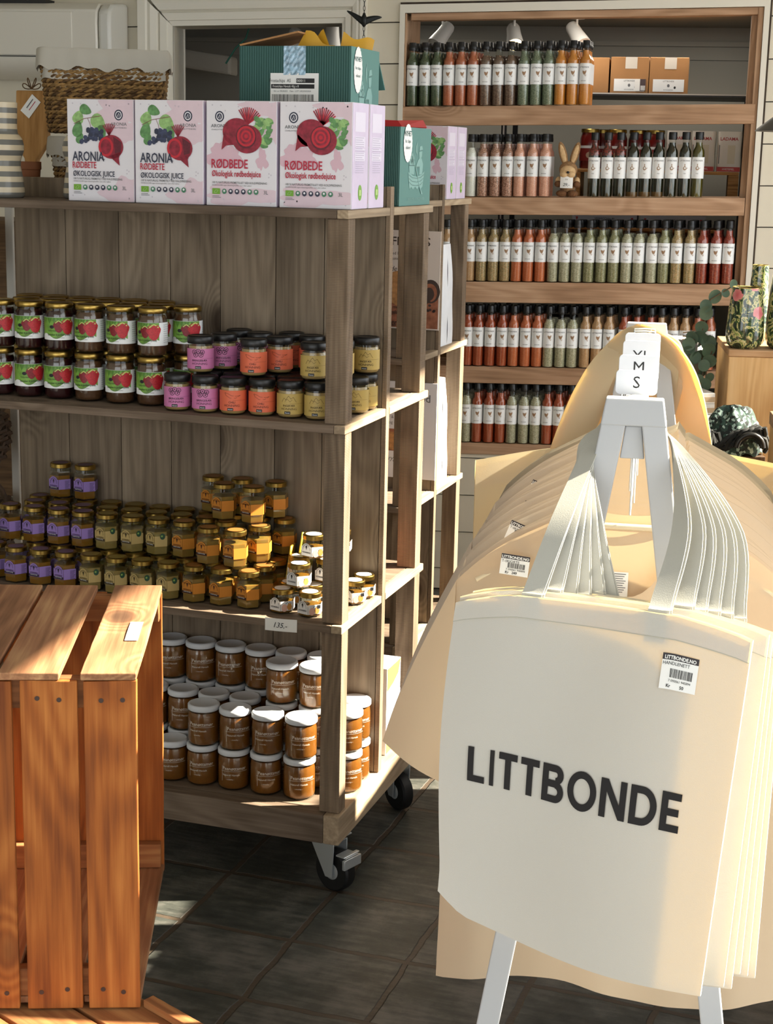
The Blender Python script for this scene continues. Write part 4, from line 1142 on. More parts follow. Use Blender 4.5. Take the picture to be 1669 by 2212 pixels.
# --- hexagonal honey jars
M_HC = plain('honey_pale', '#8e7a46', 0.3, coat=0.5, sss=(.4, .012))
M_HC2 = plain('honey_amber', '#80591f', 0.25, coat=0.6, sss=(.5, .015))
M_HC3 = plain('honey_gold', '#8a6d34', 0.3, coat=0.5, sss=(.5, .015))
def hexprof(b, prof, mat, n=6, a0=PI / 6):
    b.lathe(prof, n, mat, None, a0)
def hexpt(R, k, x, z, off):
    """point on hexagon face k; x runs from -1 to 1 along the face."""
    a = -PI / 2 + (k + .5) * PI / 3
    ap = R * math.cos(PI / 6) + off; h = R * math.sin(PI / 6)
    return Vector((ap * math.cos(a) - x * h * math.sin(a), ap * math.sin(a) + x * h * math.cos(a), z))
def hex_proto(nm, R, h, content, lab, disc, ink, dark, z0, z1, green=False, white=False):
    t = thing('honey_jar', 'x', 'jar', (0, 0, -5))
    zt = h - .012
    A = -PI / 2
    b = MB(); b.lathe([(0, 0), (R * .93, 0), (R, .003), (R, zt - .016), (R * .93, zt - .008)], 6, M_GLASS, None, A)
    b.lathe([(R * .80, zt - .008), (R * .78, zt + .003)], 20, M_GLASS); b.build('glass', t, 30)
    k = R - .002
    b = MB(); b.lathe([(0, .003), (k * .93, .003), (k, .006), (k, zt - .018), (0, zt - .018)], 6, content, None, A); b.build('contents', t, 30)
    q = R * .86
    b = MB(); b.lathe([(0, zt), (q - .001, zt), (q, .001 + zt), (q, h - .0025), (q - .002, h - .0004), (q - .004, h), (q - .006, h - .001), (0, h - .001)], 24, M_GOLD); ld = b.build('lid', t, 40)
    b = MB(); b.lathe([(0, h - .0009), (q * .72, h - .0009), (q * .72, h - .0005), (0, h - .0005)], 20, disc); b.build('lid_disc', ld)
    lm = plain('hexlabel_' + nm, lab, 0.55)
    b = MB()
    for f in (-1, 0, 1):
        b.grid(lambda s, w, f=f: hexpt(R, f, (s * 2 - 1) * .995, z0 + (z1 - z0) * w, .0006), 1, 1, lm)
    b.blob(lambda x, z: hexpt(R, -1, x, z, .0006), 0, z1 - .001, [(-.8, z1 - .002), (.8, z1 - .002), (.65, z1 + .003), (.3, z1 + .0065), (0, z1 + .0075), (-.3, z1 + .0065), (-.65, z1 + .003)], lm, 1)
    la = b.build('label', t)
    b = MB(); fn = lambda x, z: hexpt(R, -1, x, z, .0011)
    zz = z0 + (z1 - z0) * .42
    if not white: b.rect(fn, -.98, .98, z0 + .0005, z0 + (z1 - z0) * .26, dark)
    b.line(fn, [(.72 * math.cos(PI * i / 10), zz + .006 + .014 * math.sin(PI * i / 10)) for i in range(11)], .0009, ink) if False else None
    for i in range(10):
        a0, a1 = PI * i / 10, PI * (i + 1) / 10
        P = lambda a, rr: fn(.72 * rr * math.cos(a), zz + .004 + .0145 * rr * math.sin(a))
        b.add([P(a0, .93), P(a1, .93), P(a1, 1), P(a0, 1)], [(3, 2, 1, 0)], ink)
    b.blob(fn, 0, zz + .008, [(-.16, zz + .012), (0, zz + .004), (.16, zz + .012), (.1, zz + .015), (-.1, zz + .015)], ink, 1)
    sx = 1 / (R * .5)
    vs, fs = text2d('HONNING', .02, 0)
    xs = [p[0] for p in vs]; wd = max(xs) - min(xs); sc = 1.55 / wd
    b.add([fn((p[0] - min(xs) - wd / 2) * sc, zz - .003 + p[1] * .0055) for p in vs], fs, ink)
    if not white:
        vs, fs = text2d('Lokal honning', 0, 0); xs = [p[0] for p in vs]; wd = max(xs) - min(xs); sc = 1.3 / wd
        b.add([hexpt(R, -1, (p[0] - min(xs) - wd / 2) * sc, z0 + .004 + p[1] * .0035, .0014) for p in vs], fs, M_LABEL)
    g = lambda x, z: hexpt(R, 0, x, z, .0011)
    if green:
        b.disc(g, .25, z1 - .001, .42, .0075, plain('badge_green', '#1f4630', 0.5), 16, 1)
        b.disc(lambda x, z: hexpt(R, 0, x, z, .0014), .15, z1, .16, .0024, plain('badge_leaf', '#86a552', 0.5), 8, 1)
    elif nm == 'purple':
        for i in range(7): b.rect(g, .05, .85 - .1 * (i % 3), z1 - .004 - i * .0032, z1 - .005 - i * .0032, ink)
    elif white:
        b.disc(g, -.35, (z0 + z1) / 2 - .004, .48, .009, plain('blossom', '#e2b5a0', 0.6), 14, 1)
        b.disc(lambda x, z: hexpt(R, 0, x, z, .0014), .45, (z0 + z1) / 2 - .002, .42, .009, plain('honeycomb', '#c98d45', 0.6), 6, 1)
        for i in range(5): b.disc(lambda x, z: hexpt(R, 0, x, z, .0014), -.1 + i * .2, z1 - .005 + .002 * (i % 2), .09, .0016, plain('tiny_blue', '#5d8a9a', 0.6), 6, 1)
        if nm.endswith('dark'):
            b.rect(lambda x, z: hexpt(R, 0, x, z, .0016), .45, .98, z1 - .009, z1 - .001, M_INK)
    b.build('print', la)
    return t
M_PINK2 = plain('disc_purple', '#6a5160', 0.5); M_BR = plain('disc_brown', '#8a5a26', 0.5); M_OC = plain('disc_ochre', '#7f6a2c', 0.5)
DKP = plain('hexdark_purple', '#2c1c34', 0.6); DKB = plain('hexdark_brown', '#2e1206', 0.6)
HX = {'purple': hex_proto('purple', .0300, .086, M_HC2, '#8f74b4', M_PINK2, plain('hexink_p', '#2f2038', 0.6), DKP, .022, .047),
      'beige': hex_proto('beige', .0300, .086, M_HC, '#b39b62', M_OC, plain('hexink_b', '#3a2e14', 0.6), plain('hexdark_beige', '#3d3017', 0.6), .022, .047, green=True),
      'orange': hex_proto('orange', .0300, .086, M_HC3, '#c07a25', M_BR, plain('hexink_o', '#4a240a', 0.6), DKB, .022, .047)}
SJ1 = hex_proto('white', .0295, .056, M_HC2, '#E2DFDB', M_LABEL, M_INK, M_INK, .008, .030, white=True)
SJ2 = hex_proto('whitedark', .0295, .056, M_HC2, '#E2DFDB', M_LABEL, M_INK, M_INK, .008, .030, white=True)
HH = .0866
def xput(k, u, v, tier, lab, ex=0.0, skip=()):
    put(HX[k], 'x' + k, R3(u, v, .649 + tier * HH), face(u, v, -0.20 + ex), lab, 'hexagonal honey jars', skip)
def hk(u): return 'purple' if u < -.665 else 'beige' if u < -.415 else 'orange'
FB = [-.917, -.851, -.785, -.718, -.651, -.585, -.518, -.452, -.386, -.318, -.250]
for i, u in enumerate(FB):
    k = hk(u + .01)
    xput(k, u, .092 if i == 0 else .073, 0, f'{k} label hexagonal honey jar, {ORD[i]} from left in the lower front row', random.uniform(-.12, .12))
FU = [-.900, -.835, -.769, -.704, -.640, -.573, -.506, -.440, -.362, -.293]
for i, u in enumerate(FU):
    k = hk(u + .03)
    xput(k, u, .1335 if u < -.4 else .098 if u < -.35 else .094, 1, f'{k} label hexagonal honey jar, {ORD[i]} from left in the upper front row', random.uniform(-.12, .12))
for j, v in ((1, .1335), (2, .194), (3, .2535)):
    for i in range(11):
        u = -.900 + i * .066 + .005 * (j % 2)
        if i == 10: u = -.238 if j == 1 else -.234
        if i == 0: u += .002
        if i == 0 and j == 1: continue
        k = hk(u + .03)
        if j < 3 or i == 10 or True:
            xput(k, u, v, 0, f'{k} label hexagonal honey jar in the lower layer, {ORD[j]} row, {ORD[i]} from left', random.uniform(-.1, .1), () if i == 10 else ('print', 'lid_disc', 'glass') if j > 1 else ('print',))
for j, v in ((1, .194), (2, .2535)):
    for i in range(11):
        u = -.868 + i * .0655 - .02 * (j - 1)
        if i == 10: u = -.262 if j == 1 else -.236
        if i == 8 and j == 1: continue
        if j == 1 and i == 9: u = -.352
        k = hk(u + .03)
        vv = v
        if i >= 9 and j == 1: vv = .160 if i == 10 else .1745
        xput(k, u, vv, 1, f'{k} label hexagonal honey jar in the upper layer, {ORD[j]} row, {ORD[i]} from left', random.uniform(-.1, .1), () if i > 7 else ('print',))
xput('purple', -.828, .2525, 2, 'purple label hexagonal honey jar standing highest, nearer the trolley end')
xput('purple', -.760, .2525, 2, 'purple label hexagonal honey jar standing highest, nearer the honey pile')
for (u, v, l) in [(-.362, .186, 'highest orange label honey jar of the pile, nearest the beige ones'), (-.284, .176, 'highest orange label honey jar at the front of the pile'), (-.258, .252, 'highest orange label honey jar at the rear beside the bare planks'), (-.420, .2535, 'highest orange label honey jar against the panel, partly hidden'), (-.345, .2535, 'highest orange label honey jar against the panel, only the lid showing')]:
    xput('orange', u, v, 2, l)
# small white label jars stacked at the end
def sput(p, u, v, tier, lab, ex=0.0):
    put(SJ1 if p == 1 else SJ2, 's%d' % p, R3(u, v, .649 + tier * .0566), face(u, v, -.15 + ex), lab, 'small white label honey jars')
for (p, u, v, t_, l) in [(1, -.166, .066, 0, 'small white label honey jar at the front below the price slip'), (2, -.098, .062, 0, 'small white label honey jar at the front beside the trolley post'),
                         (1, -.172, .128, 0, 'small white label honey jar in the second row beside the orange jars'), (2, -.1125, .126, 0, 'small white label honey jar in the second row, hidden under others'), (2, -.040, .196, 0, 'small white label jar seen through the open side, nearer the post'), (2, -.036, .2525, 0, 'small white label jar seen through the open side against the panel'), (2, -.106, .190, 0, 'small white label honey jar deep under the stack'),
                         (1, -.134, .086, 1, 'small white label honey jar in the middle of the stack front'), (1, -.158, .152, 1, 'small white label honey jar in the middle layer beside the yellow bags'), (2, -.090, .150, 1, 'small white label honey jar in the middle layer behind the post'), (2, -.098, .215, 1, 'small white label honey jar in the middle layer at the rear'),
                         (1, -.120, .140, 2, 'topmost small white label honey jar of the stack'), (2, -.080, .205, 2, 'small white label honey jar high in the stack behind the post')]:
    sput(p, u, v, t_, l)
# yellow sachets tucked behind the small jars
for i, (u, v, hh, ln, l) in enumerate([(-.202, .180, .125, .22, 'yellow sachet leaning on the orange honey pile'), (-.188, .205, .150, .34, 'tall yellow sachet leaning behind the small white jars'), (-.168, .222, .118, .42, 'olive yellow sachet leaning nearest the topmost small jar')]):
    b = MB()
    b.grid(lambda s, q: Vector(((s - .5) * .075, .003 * math.sin(PI * s) * math.sin(PI * q), q * hh)), 6, 6, plain('sachet_%d' % i, ['#b9952c', '#c7b63a', '#8f8a3a'][i], 0.4))
    o = b.build('sachet', smooth=60); so = o.modifiers.new('solid', 'SOLIDIFY'); so.thickness = .004
    o.matrix_world = Matrix.Translation(R3(u, v, .649)) @ Matrix.Rotation(THR + PI / 2 + .25, 4, 'Z') @ Matrix.Rotation(ln * .6, 4, 'Y') @ Matrix.Rotation(.12, 4, 'X')
    tag(o, l, 'sachet', 'yellow sachets')

# --- peanut butter
M_PB = plain('peanut_butter', '#7d4d1b', 0.3, coat=0.6, sss=(.3, .010), noise=0.08, nscale=120)
M_WLID = plain('white_lid', '#D8DCE2', 0.35)
PB = round_jar('peanut_butter_jar', 0.0380, 0.098, 0.0355, 0.0125, M_PB, M_WLID, fill=.078)
b = MB(); fn = cylfn(.0380, .0009)
M_WINK = plain('white_print', '#E4DCD0', 0.6)
b.text(fn, 'Peanøttsmør', -.004, .052, .0118, M_WINK, sx=.92); b.line(fn, [(-.036 + .004 * i, .049) for i in range(17)], .0006, M_WINK)
b.text(fn, 'Naturell Havsalt', -.012, .038, .0062, M_WINK); b.text(fn, '- crunchy -', -.014, .028, .0045, M_WINK)
for i in range(6): b.line(fn, [(.044, .024 + i * .006), (.050, .024 + i * .006)], .0005, M_WINK)
b.line(fn, [(-.034, .024), (-.034, .062)], .0006, M_WINK)
b.build('print', PB, None)
def pput(u, v, tier, lab, ex=0.0, skip=()):
    put(PB, 'pb', R3(u, v, .204 + tier * .0986), face(u, v, ex), lab, 'peanut butter jars', skip)
PR = [-.610, -.530, -.4505, -.3725, -.2925, -.211, -.128]
for i, u in enumerate(PR):
    pput(u, .086, 0, f'peanut butter jar with white lid, {ORD[i]} from left in the lowest front row', random.uniform(-.1, .35))
    if i > 2: pput(u + .004, .084, 1, f'peanut butter jar with white lid, {ORD[i]} from left in the upper front row', random.uniform(-.1, .35))
for tier in range(3):
    for i in range(7):
        u = -.620 + i * .0805
        if i == 6: u = -.120
        if i == 5: u = -.205
        if tier == 2 and i < 5: continue
        pput(u if i < 6 else -.1215, .165, tier, f'peanut butter jar in the second row, {["lowest", "middle", "top"][tier]} layer, {ORD[i]} from left', random.uniform(0, .3), () if tier == 2 or i < 5 else ())
    for i in range(7):
        u = -.605 + i * .0785
        if i == 6: u = -.1315
        pput(u, .2435, tier, f'peanut butter jar in the rearmost row, {["lowest", "middle", "top"][tier]} layer, {ORD[i]} from left', random.uniform(0, .3), () if tier == 2 else ('print',))
for tier in (0, 1):
    pput(-.0410, .1655, tier, f'{["lower", "upper"][tier]} peanut butter jar just behind the front post at the open side', .5)
    pput(-.0480, .2440, tier, f'{["lower", "upper"][tier]} sunlit peanut butter jar against the panel at the open side', .4)
# ------------------------------------------------------------------ juice cartons on the trolley top
M_BOX = plain('juice_card', '#E1DEE4', 0.55)
M_PINKART = plain('art_pink', '#DCC6D0', 0.6, noise=0.04, nscale=30)
M_PINKART2 = plain('art_rose', '#D6B4C1', 0.6)
M_LILAC = plain('carton_lilac', '#D2C4DA', 0.55, noise=0.06, nscale=18)
M_NAVY = plain('art_navy', '#2d3247', 0.6)
M_RED = plain('art_red', '#b3233e', 0.6)
M_BEET = plain('art_beet', '#8c1f33', 0.55, noise=0.35, nscale=110)
M_BEETD = plain('art_beet_dark', '#5b1626', 0.55, noise=0.25, nscale=160)
M_BEETR = plain('art_beet_ring', '#c02434', 0.55)
M_LEAF = plain('art_leaf', '#5f8f57', 0.55, noise=0.35, nscale=90)
M_LEAF2 = plain('art_leaf_light', '#8fb672', 0.55, noise=0.3, nscale=90)
M_TWIG = plain('art_twig', '#7d5248', 0.6)
M_BERRIES = plain('art_aronia', '#39405c', 0.55, noise=0.35, nscale=220)
M_ORG = plain('art_organic', '#6fa32d', 0.5)
M_DKGRN = plain('art_badge', '#3d7a5a', 0.5)
def leaf(fn, b, x, y, l, w, a, mat, k):
    ca, sa = math.cos(a), math.sin(a)
    pts = []
    for i in range(16):
        q = 2 * PI * i / 16
        px = l / 2 * math.cos(q); py = w / 2 * math.sin(q) * (1 - .35 * math.cos(q))
        pts.append((x + px * ca - py * sa, y + px * sa + py * ca))
    b.blob(lambda p, q: fn(p, q, k), x, y, pts, mat, 1)
def stain(fn, b, cx, cy, rx, ry, seed, mat, k, clip):
    rnd = random.Random(seed); ph = [rnd.uniform(0, 6.28) for _ in range(4)]
    pts = []
    for i in range(40):
        a = 2 * PI * i / 40
        rr = 1 + .22 * math.sin(3*a + ph[0]) + .16 * math.sin(5*a + ph[1]) + .10 * math.sin(9*a + ph[2])
        x, y = cx + rx * rr * math.cos(a), cy + ry * rr * math.sin(a)
        pts.append((min(max(x, clip[0]), clip[1]), min(max(y, clip[2]), clip[3])))
    b.blob(lambda p, q: fn(p, q, k), min(max(cx, clip[0] + .002), clip[1] - .002), min(max(cy, clip[2] + .002), clip[3] - .002), pts, mat, 1)
BXW, BXD, BXH = 0.162, 0.103, 0.219
def beetroot(fn, b, x, y, s, k):
    pts = []
    for i in range(28):
        a = 2 * PI * i / 28
        rr = s * (1 + .04 * math.cos(2 * a))
        pts.append((x + rr * math.cos(a), y + rr * .95 * math.sin(a)))
    b.blob(lambda p, q: fn(p, q, k), x, y, pts, M_BEET, 1)
def badge_row(fn, b):
    b.rect(fn, -.066, -.048, .024, .036, M_ORG)
    b.line(lambda x, y: fn(x, y, .0004), [(-.062, .027), (-.058, .033), (-.052, .032), (-.056, .027), (-.062, .027)], .0011, M_LEAF2)
    for i in range(6):
        x = -.038 + i * .0147
        m = M_NAVY if i in (1, 2, 3) else M_DKGRN
        b.disc(fn, x, .030, .0052, .0056, m, 14, 1); b.disc(lambda p, q: fn(p, q, .0004), x, .031, .0026, .0026, M_BOX, 6, 1)
    b.text(fn, '3L', .058, .026, .011, M_GREYINK)
    for i in range(2): b.rect(fn, -.066, -.05 + .004 * i, .0195 - i * .003, .0205 - i * .003, M_GREYINK)
def juice_box(kind):
    t = thing('juice_carton', 'x', 'carton', (0, 0, -5))
    b = MB(); b.box(-BXW/2, BXW/2, 0, BXD, 0, BXH, M_BOX); b.build('carton_body', t, bevel=0.0012)
    b = MB()
    fn = planar((0, -.0004, 0), (1, 0, 0), (0, 0, 1))
    clip = (-BXW/2 + .001, BXW/2 - .001, .001, BXH - .001)
    hx = BXW / 2
    if kind == 'aronia':
        stain(fn, b, .05, .195, .065, .045, 3, M_PINKART, 0, clip); stain(fn, b, .055, .155, .04, .03, 4, M_PINKART, .0001, clip); stain(fn, b, .06, .02, .05, .03, 5, M_PINKART, 0, clip)
        for (x, y, l, w, a, m) in ((-.035, .196, .030, .021, -.4, M_LEAF), (-.053, .180, .030, .026, 1.2, M_LEAF2), (-.055, .155, .036, .024, 1.35, M_LEAF), (-.004, .170, .040, .030, -.7, M_LEAF2), (-.050, .135, .024, .016, 1.0, M_LEAF), (.004, .150, .03, .02, -1.2, M_LEAF)):
            leaf(fn, b, x, y, l, w, a, m, .0003)
        b.line(lambda x, y: fn(x, y, .0006), [(-.064, .166), (-.04, .177), (.004, .184)], .0013, M_TWIG); b.line(lambda x, y: fn(x, y, .0006), [(-.03, .178), (-.024, .165), (-.022, .150)], .0010, M_TWIG)
        rnd = random.Random(2)
        for i in range(34):
            x = rnd.uniform(-.048, .006); y = .139 + rnd.uniform(-.012, .012) + .004 * math.cos((x + .02) * 60)
            b.disc(lambda p, q: fn(p, q, .0007 + .00002 * i), x, y, .0052, .0052, M_BERRIES if i % 3 else M_NAVY, 9, 1)
        k = .0015
        beetroot(fn, b, .027, .118, .028, k)
        b.blob(lambda p, q: fn(p, q, k), .04, .09, [(.022, .098), (.050, .108), (.045, .094), (.047, .078)], M_BEET, 1)
        b.disc(lambda p, q: fn(p, q, k + .0002), .014, .118, .018, .021, M_BEETR, 18, 1)
        b.disc(lambda p, q: fn(p, q, k + .0003), .014, .118, .013, .016, M_BEET, 18, 1)
        b.blob(lambda p, q: fn(p, q, k + .0002), .040, .120, [(.032, .140), (.052, .128), (.050, .108), (.036, .104)], M_BEETD, 1)
        for i in range(7):
            a = 1.0 + i * .19
            b.line(lambda p, q: fn(p, q, k + .0001), [(.022, .142), (.022 + .026 * math.cos(a), .142 + .026 * math.sin(a))], .0022, M_BEET)
        lx, ly = .045, .186
    else:
        stain(fn, b, .05, .205, .055, .02, 8, M_PINKART, 0, clip); stain(fn, b, .075, .17, .02, .04, 9, M_PINKART, .0001, clip)
        stain(fn, b, -.05, .105, .028, .026, 10, M_PINKART2, 0, clip); stain(fn, b, -.02, .10, .022, .022, 11, M_PINKART2, .0001, clip); stain(fn, b, .048, .098, .012, .022, 12, M_PINKART2, 0, clip)
        stain(fn, b, .0, .022, .09, .022, 13, M_PINKART, 0, clip)
        k = .0008
        for i in range(12):
            a = .6 + i * .14
            b.line(lambda p, q: fn(p, q, k), [(.014, .170), (.014 + .036 * math.cos(a), .170 + .036 * math.sin(a))], .0026, M_BEET if i % 3 else M_BEETR)
        rnd = random.Random(5)
        for i in range(26):
            x = .040 + rnd.uniform(-.004, .026); y = rnd.uniform(.126, .182)
            leaf(fn, b, x, y, .018, .011, rnd.uniform(-.6, 1.2), M_LEAF if i % 2 else M_LEAF2, k + .00002 * i)
        k = .0016
        beetroot(fn, b, -.010, .155, .031, k)
        b.blob(lambda p, q: fn(p, q, k), -.036, .130, [(-.040, .152), (-.012, .128), (-.034, .126), (-.045, .117)], M_BEET, 1)
        beetroot(fn, b, .014, .140, .0325, k + .0002)
        b.disc(lambda p, q: fn(p, q, k + .0004), .012, .145, .0235, .0245, M_BEETD, 22, 1)
        for j, (r, m) in enumerate(((.021, M_BEETR), (.0165, M_BEET), (.012, M_BEETR), (.008, M_BEET), (.004, M_BEETR))):
            b.disc(lambda p, q: fn(p, q, k + .0005 + .0001 * j), .012, .146, r, r * 1.02, m, 20, 1)
        lx, ly = -.050, .186
    rnd = random.Random(21)
    for i in range(16):
        b.disc(fn, rnd.uniform(-.07, .07), rnd.choice([rnd.uniform(.198, .214), rnd.uniform(.055, .075), rnd.uniform(.006, .016)]), .0018, .0018, plain('art_fleck', '#c9c4cd', .6), 7, 1)
    b.disc(lambda p, q: fn(p, q, .0002), lx, ly, .0105, .0115, M_NAVY, 18, 1); b.disc(lambda p, q: fn(p, q, .0004), lx, ly, .0078, .0088, M_BOX, 18, 1); b.disc(lambda p, q: fn(p, q, .0006), lx, ly, .0058, .0066, M_NAVY, 14, 1)
    b.line(lambda p, q: fn(p, q, .0008), [(lx - .003, ly - .004), (lx + .001, ly + .004)], .0012, M_BOX); b.line(lambda p, q: fn(p, q, .0008), [(lx + .001, ly - .005), (lx + .0035, ly + .002)], .0009, M_BOX)
    f2 = lambda p, q: fn(p, q, .0004)
    b.text(f2, 'ARONIA', lx, ly - .0225, .0098, M_GREYINK, bold=.01, sx=1.05); b.text(f2, 'CHARLOTTENBURG', lx, ly - .0285, .0042, M_GREYINK)
    f3 = lambda p, q, k=0: fn(p, q, .0024 + k)
    if kind == 'aronia':
        b.text(f3, 'ARONIA', -.068, .087, .029, M_NAVY, 'L', bold=.012, sx=.70); b.text(f3, '+', .004, .086, .014, M_NAVY, 'L', bold=.01)
        b.text(f3, 'RØDBETE', -.068, .0715, .0195, M_RED, 'L', bold=.012, sx=.70); b.text(f3, 'ØKOLOGISK JUICE', -.067, .054, .0165, M_NAVY, 'L', bold=.012, sx=.74)
        s = '100 % NATURLIG, FREMSTILT VED KALDPRESSING'
    else:
        b.text(f3, 'RØDBEDE', -.068, .079, .0265, M_RED, 'L', bold=.014, sx=.72); b.text(f3, 'Økologisk rødbedejuice', -.067, .0615, .0178, M_RED, 'L', bold=.016, sx=.66)
        s = '100 % NATURLIG FREMSTILLET VED KOLDPRESNING'
    b.text(f3, s, -.066, .0465, .0062, M_GREYINK, 'L', bold=.01, sx=.88)
    b.text(f3, 'INNEHOLDER ingen tilsetningsstoffer, vann eller sukker', -.066, .0415, .004, M_GREYINK, 'L', sx=1.0)
    badge_row(f3, b)
    b.build('front_print', t)
    b = MB(); fs = planar((hx + .0004, 0, 0), (0, 1, 0), (0, 0, 1))
    b.rect(fs, .001, BXD - .001, .001, BXH - .001, M_LILAC)
    fs2 = planar((hx + .0007, 0, 0), (0, 1, 0), (0, 0, 1))
    for (y0, y1) in ((.10, .118), (.122, .126), (.128, .150), (.16, .2)): b.rect(fs2, .016, BXD - .022, y0, y1, plain('side_panel', '#DDD6E4', .6))
    fs3 = planar((hx + .0010, 0, 0), (0, 1, 0), (0, 0, 1))
    for i in range(17): b.rect(fs3, .02, BXD - .03 - .01 * (i % 4 == 3), .075 + i * .0045, .0762 + i * .0045, plain('side_text', '#b3a9bd', .7))
    b.disc(fs3, .052, .034, .012, .0165, M_ORG, 18, 1); b.rect(planar((hx + .0013, 0, 0), (0, 1, 0), (0, 0, 1)), .046, .058, .028, .04, plain('side_mark', '#b7cf84', .6))
    b.build('side_print', t)
    b = MB(); ft = planar((0, 0, BXH), (1, 0, 0), (0, 1, 0), .0006)
    b.rect(ft, -.042, .0, .0, .03, M_PINKART); b.line(ft, [(-BXW/2, .05), (BXW/2, .05)], .0012, M_GREYINK)
    b.build('top_flap', t)
    return t
JA, JB_ = juice_box('aronia'), juice_box('rodbede')
zt = 1.548
for i, (pr, key, u, v, z, rz, l) in enumerate([
    (JA, 'ja', -.5945, .044, 0, .0, 'aronia and beetroot juice carton beside the striped vase'),
    (JA, 'ja', -.4275, .040, 0, .0, 'aronia and beetroot juice carton next to the pink beetroot carton'),
    (JB_, 'jb2', -.2585, .040, 0, 0, 'pink beetroot juice carton between the aronia carton and another beetroot carton'),
    (JB_, 'jb2', -.0895, .040, 0, 0, 'pink beetroot juice carton standing at the front trolley corner'),
    (JB_, 'jb2', -.0890, .150, 0, 0, 'pink beetroot juice carton showing its lilac side behind the corner carton')]):
    put(pr, key, rk(u, v, zt + .0006), THR + rz, l, 'juice cartons on the trolley top')
for (u, v, rz, l) in [(-.339, 1.630, 0, 'pale juice carton on the rear trolley beside the panel'), (-.339, 1.740, 0, 'pale juice carton standing outermost on the rear trolley')]:
    dup(JB_, rk(u, v, 1.5366), THR + rz, l, 'juice cartons on the rear trolley')
t = dup(JB_, rk(-.515, 1.455, 1.5366), THR, 'pink juice carton with a red fruit showing behind the small green carton', 'juice cartons on the rear trolley')

# ------------------------------------------------------------------ green cartons
M_GREEN = plain('green_card', '#2f5852', 0.65)
M_GREEN2 = plain('green_side', '#53827b', 0.6)
M_GREENL = plain('green_line', '#7fa8a1', 0.6)
M_GREEND = plain('green_dark_line', '#3c655f', 0.6)
M_YEL = plain('yellow_bag', '#cf9c1f', 0.45)
def corrug(b, x0, x1, z0, z1, y, mat, n=46):
    vs = []; fs = []
    for i in range(n * 2 + 1):
        x = x0 + (x1 - x0) * i / (2 * n)
        yy = y - (0.0012 if i % 2 else 0)
        vs += [(x, yy, z0), (x, yy, z1)]
    for i in range(n * 2): fs.append((2*i, 2*i+2, 2*i+3, 2*i+1))
    b.add(vs, fs, mat)
def boat_art(b, fn, w, h):
    """a rower in a planked boat with a heaped barrel, printed pale on green"""
    L, Dk = M_GREENL, M_GREEND
    P = lambda x, y: (x * w, y * h)
    b.blob(fn, .5*w, .28*h, [P(.22, .42), P(.30, .40), P(.42, .36), P(.58, .35), P(.74, .38), P(.86, .43), P(.80, .20), P(.72, .16), P(.66, .20), P(.58, .16), P(.50, .20), P(.42, .16), P(.35, .20), P(.28, .17)], L, 1)
    f2 = lambda x, y: fn(x, y, .0004)
    for k in range(3):
        y0 = .36 - k * .055
        b.line(f2, [P(.24 + .01*k, y0 + .02), P(.38, y0 - .025), P(.56, y0 - .035), P(.72, y0 - .02), P(.84 - .02*k, y0 + .02)], .007 * h, Dk)
    b.blob(fn, .34*w, .45*h, [P(.24, .52), P(.46, .52), P(.45, .38), P(.27, .40)], L, 1); b.line(f2, [P(.24, .515), P(.46, .515)], .012 * h, Dk)
    for (x, y, r) in ((.30, .55, .05), (.38, .56, .05), (.42, .545, .04), (.34, .60, .045), (.40, .61, .04), (.37, .65, .035)): b.disc(lambda p, q: fn(p, q, .0002), x*w, y*h, r*w, r*w*1.1, L, 10, 1)
    b.blob(fn, .68*w, .5*h, [P(.58, .58), P(.66, .63), P(.74, .62), P(.80, .54), P(.78, .38), P(.66, .38), P(.66, .50), P(.52, .50), P(.50, .46)], L, 1)
    b.blob(fn, .69*w, .68*h, [P(.63, .72), P(.76, .73), P(.75, .66), P(.71, .61), P(.65, .62)], L, 1)
    b.blob(fn, .69*w, .76*h, [P(.60, .725), P(.80, .75), P(.78, .76), P(.75, .81), P(.66, .80), P(.65, .745)], L, 1); b.line(f2, [P(.62, .73), P(.79, .752)], .006*h, Dk)
    b.blob(fn, .53*w, .74*h, [P(.56, .88), P(.51, .80), P(.51, .72), P(.56, .66), P(.545, .74), P(.55, .82)], L, 1)
    b.line(lambda p, q: fn(p, q, .0006), [P(.50, .50), P(.58, .36), P(.66, .22), P(.74, .10)], .016 * w, L); b.blob(lambda p, q: fn(p, q, .0006), .73*w, .11*h, [P(.69, .16), P(.72, .17), P(.80, .085), P(.74, .085)], L, 1)
def seal(b, fn, cx, cy, rx, ry):
    pts = []
    for i in range(48):
        a = 2 * PI * i / 48
        k = 1 + (.05 if i % 2 else 0)
        pts.append((cx + rx * k * math.cos(a), cy + ry * k * math.sin(a)))
    b.blob(fn, cx, cy, pts, M_PAPER, 1)
    f = lambda x, y: fn(x, y, .0004)
    b.text(f, 'NYHET', cx, cy + ry * .38, rx * .52, M_GREEN, bold=.02); b.text(f, 'for chips-', cx, cy + ry * .02, rx * .36, M_GREEN); b.text(f, 'elskere!', cx, cy - ry * .32, rx * .36, M_GREEN)
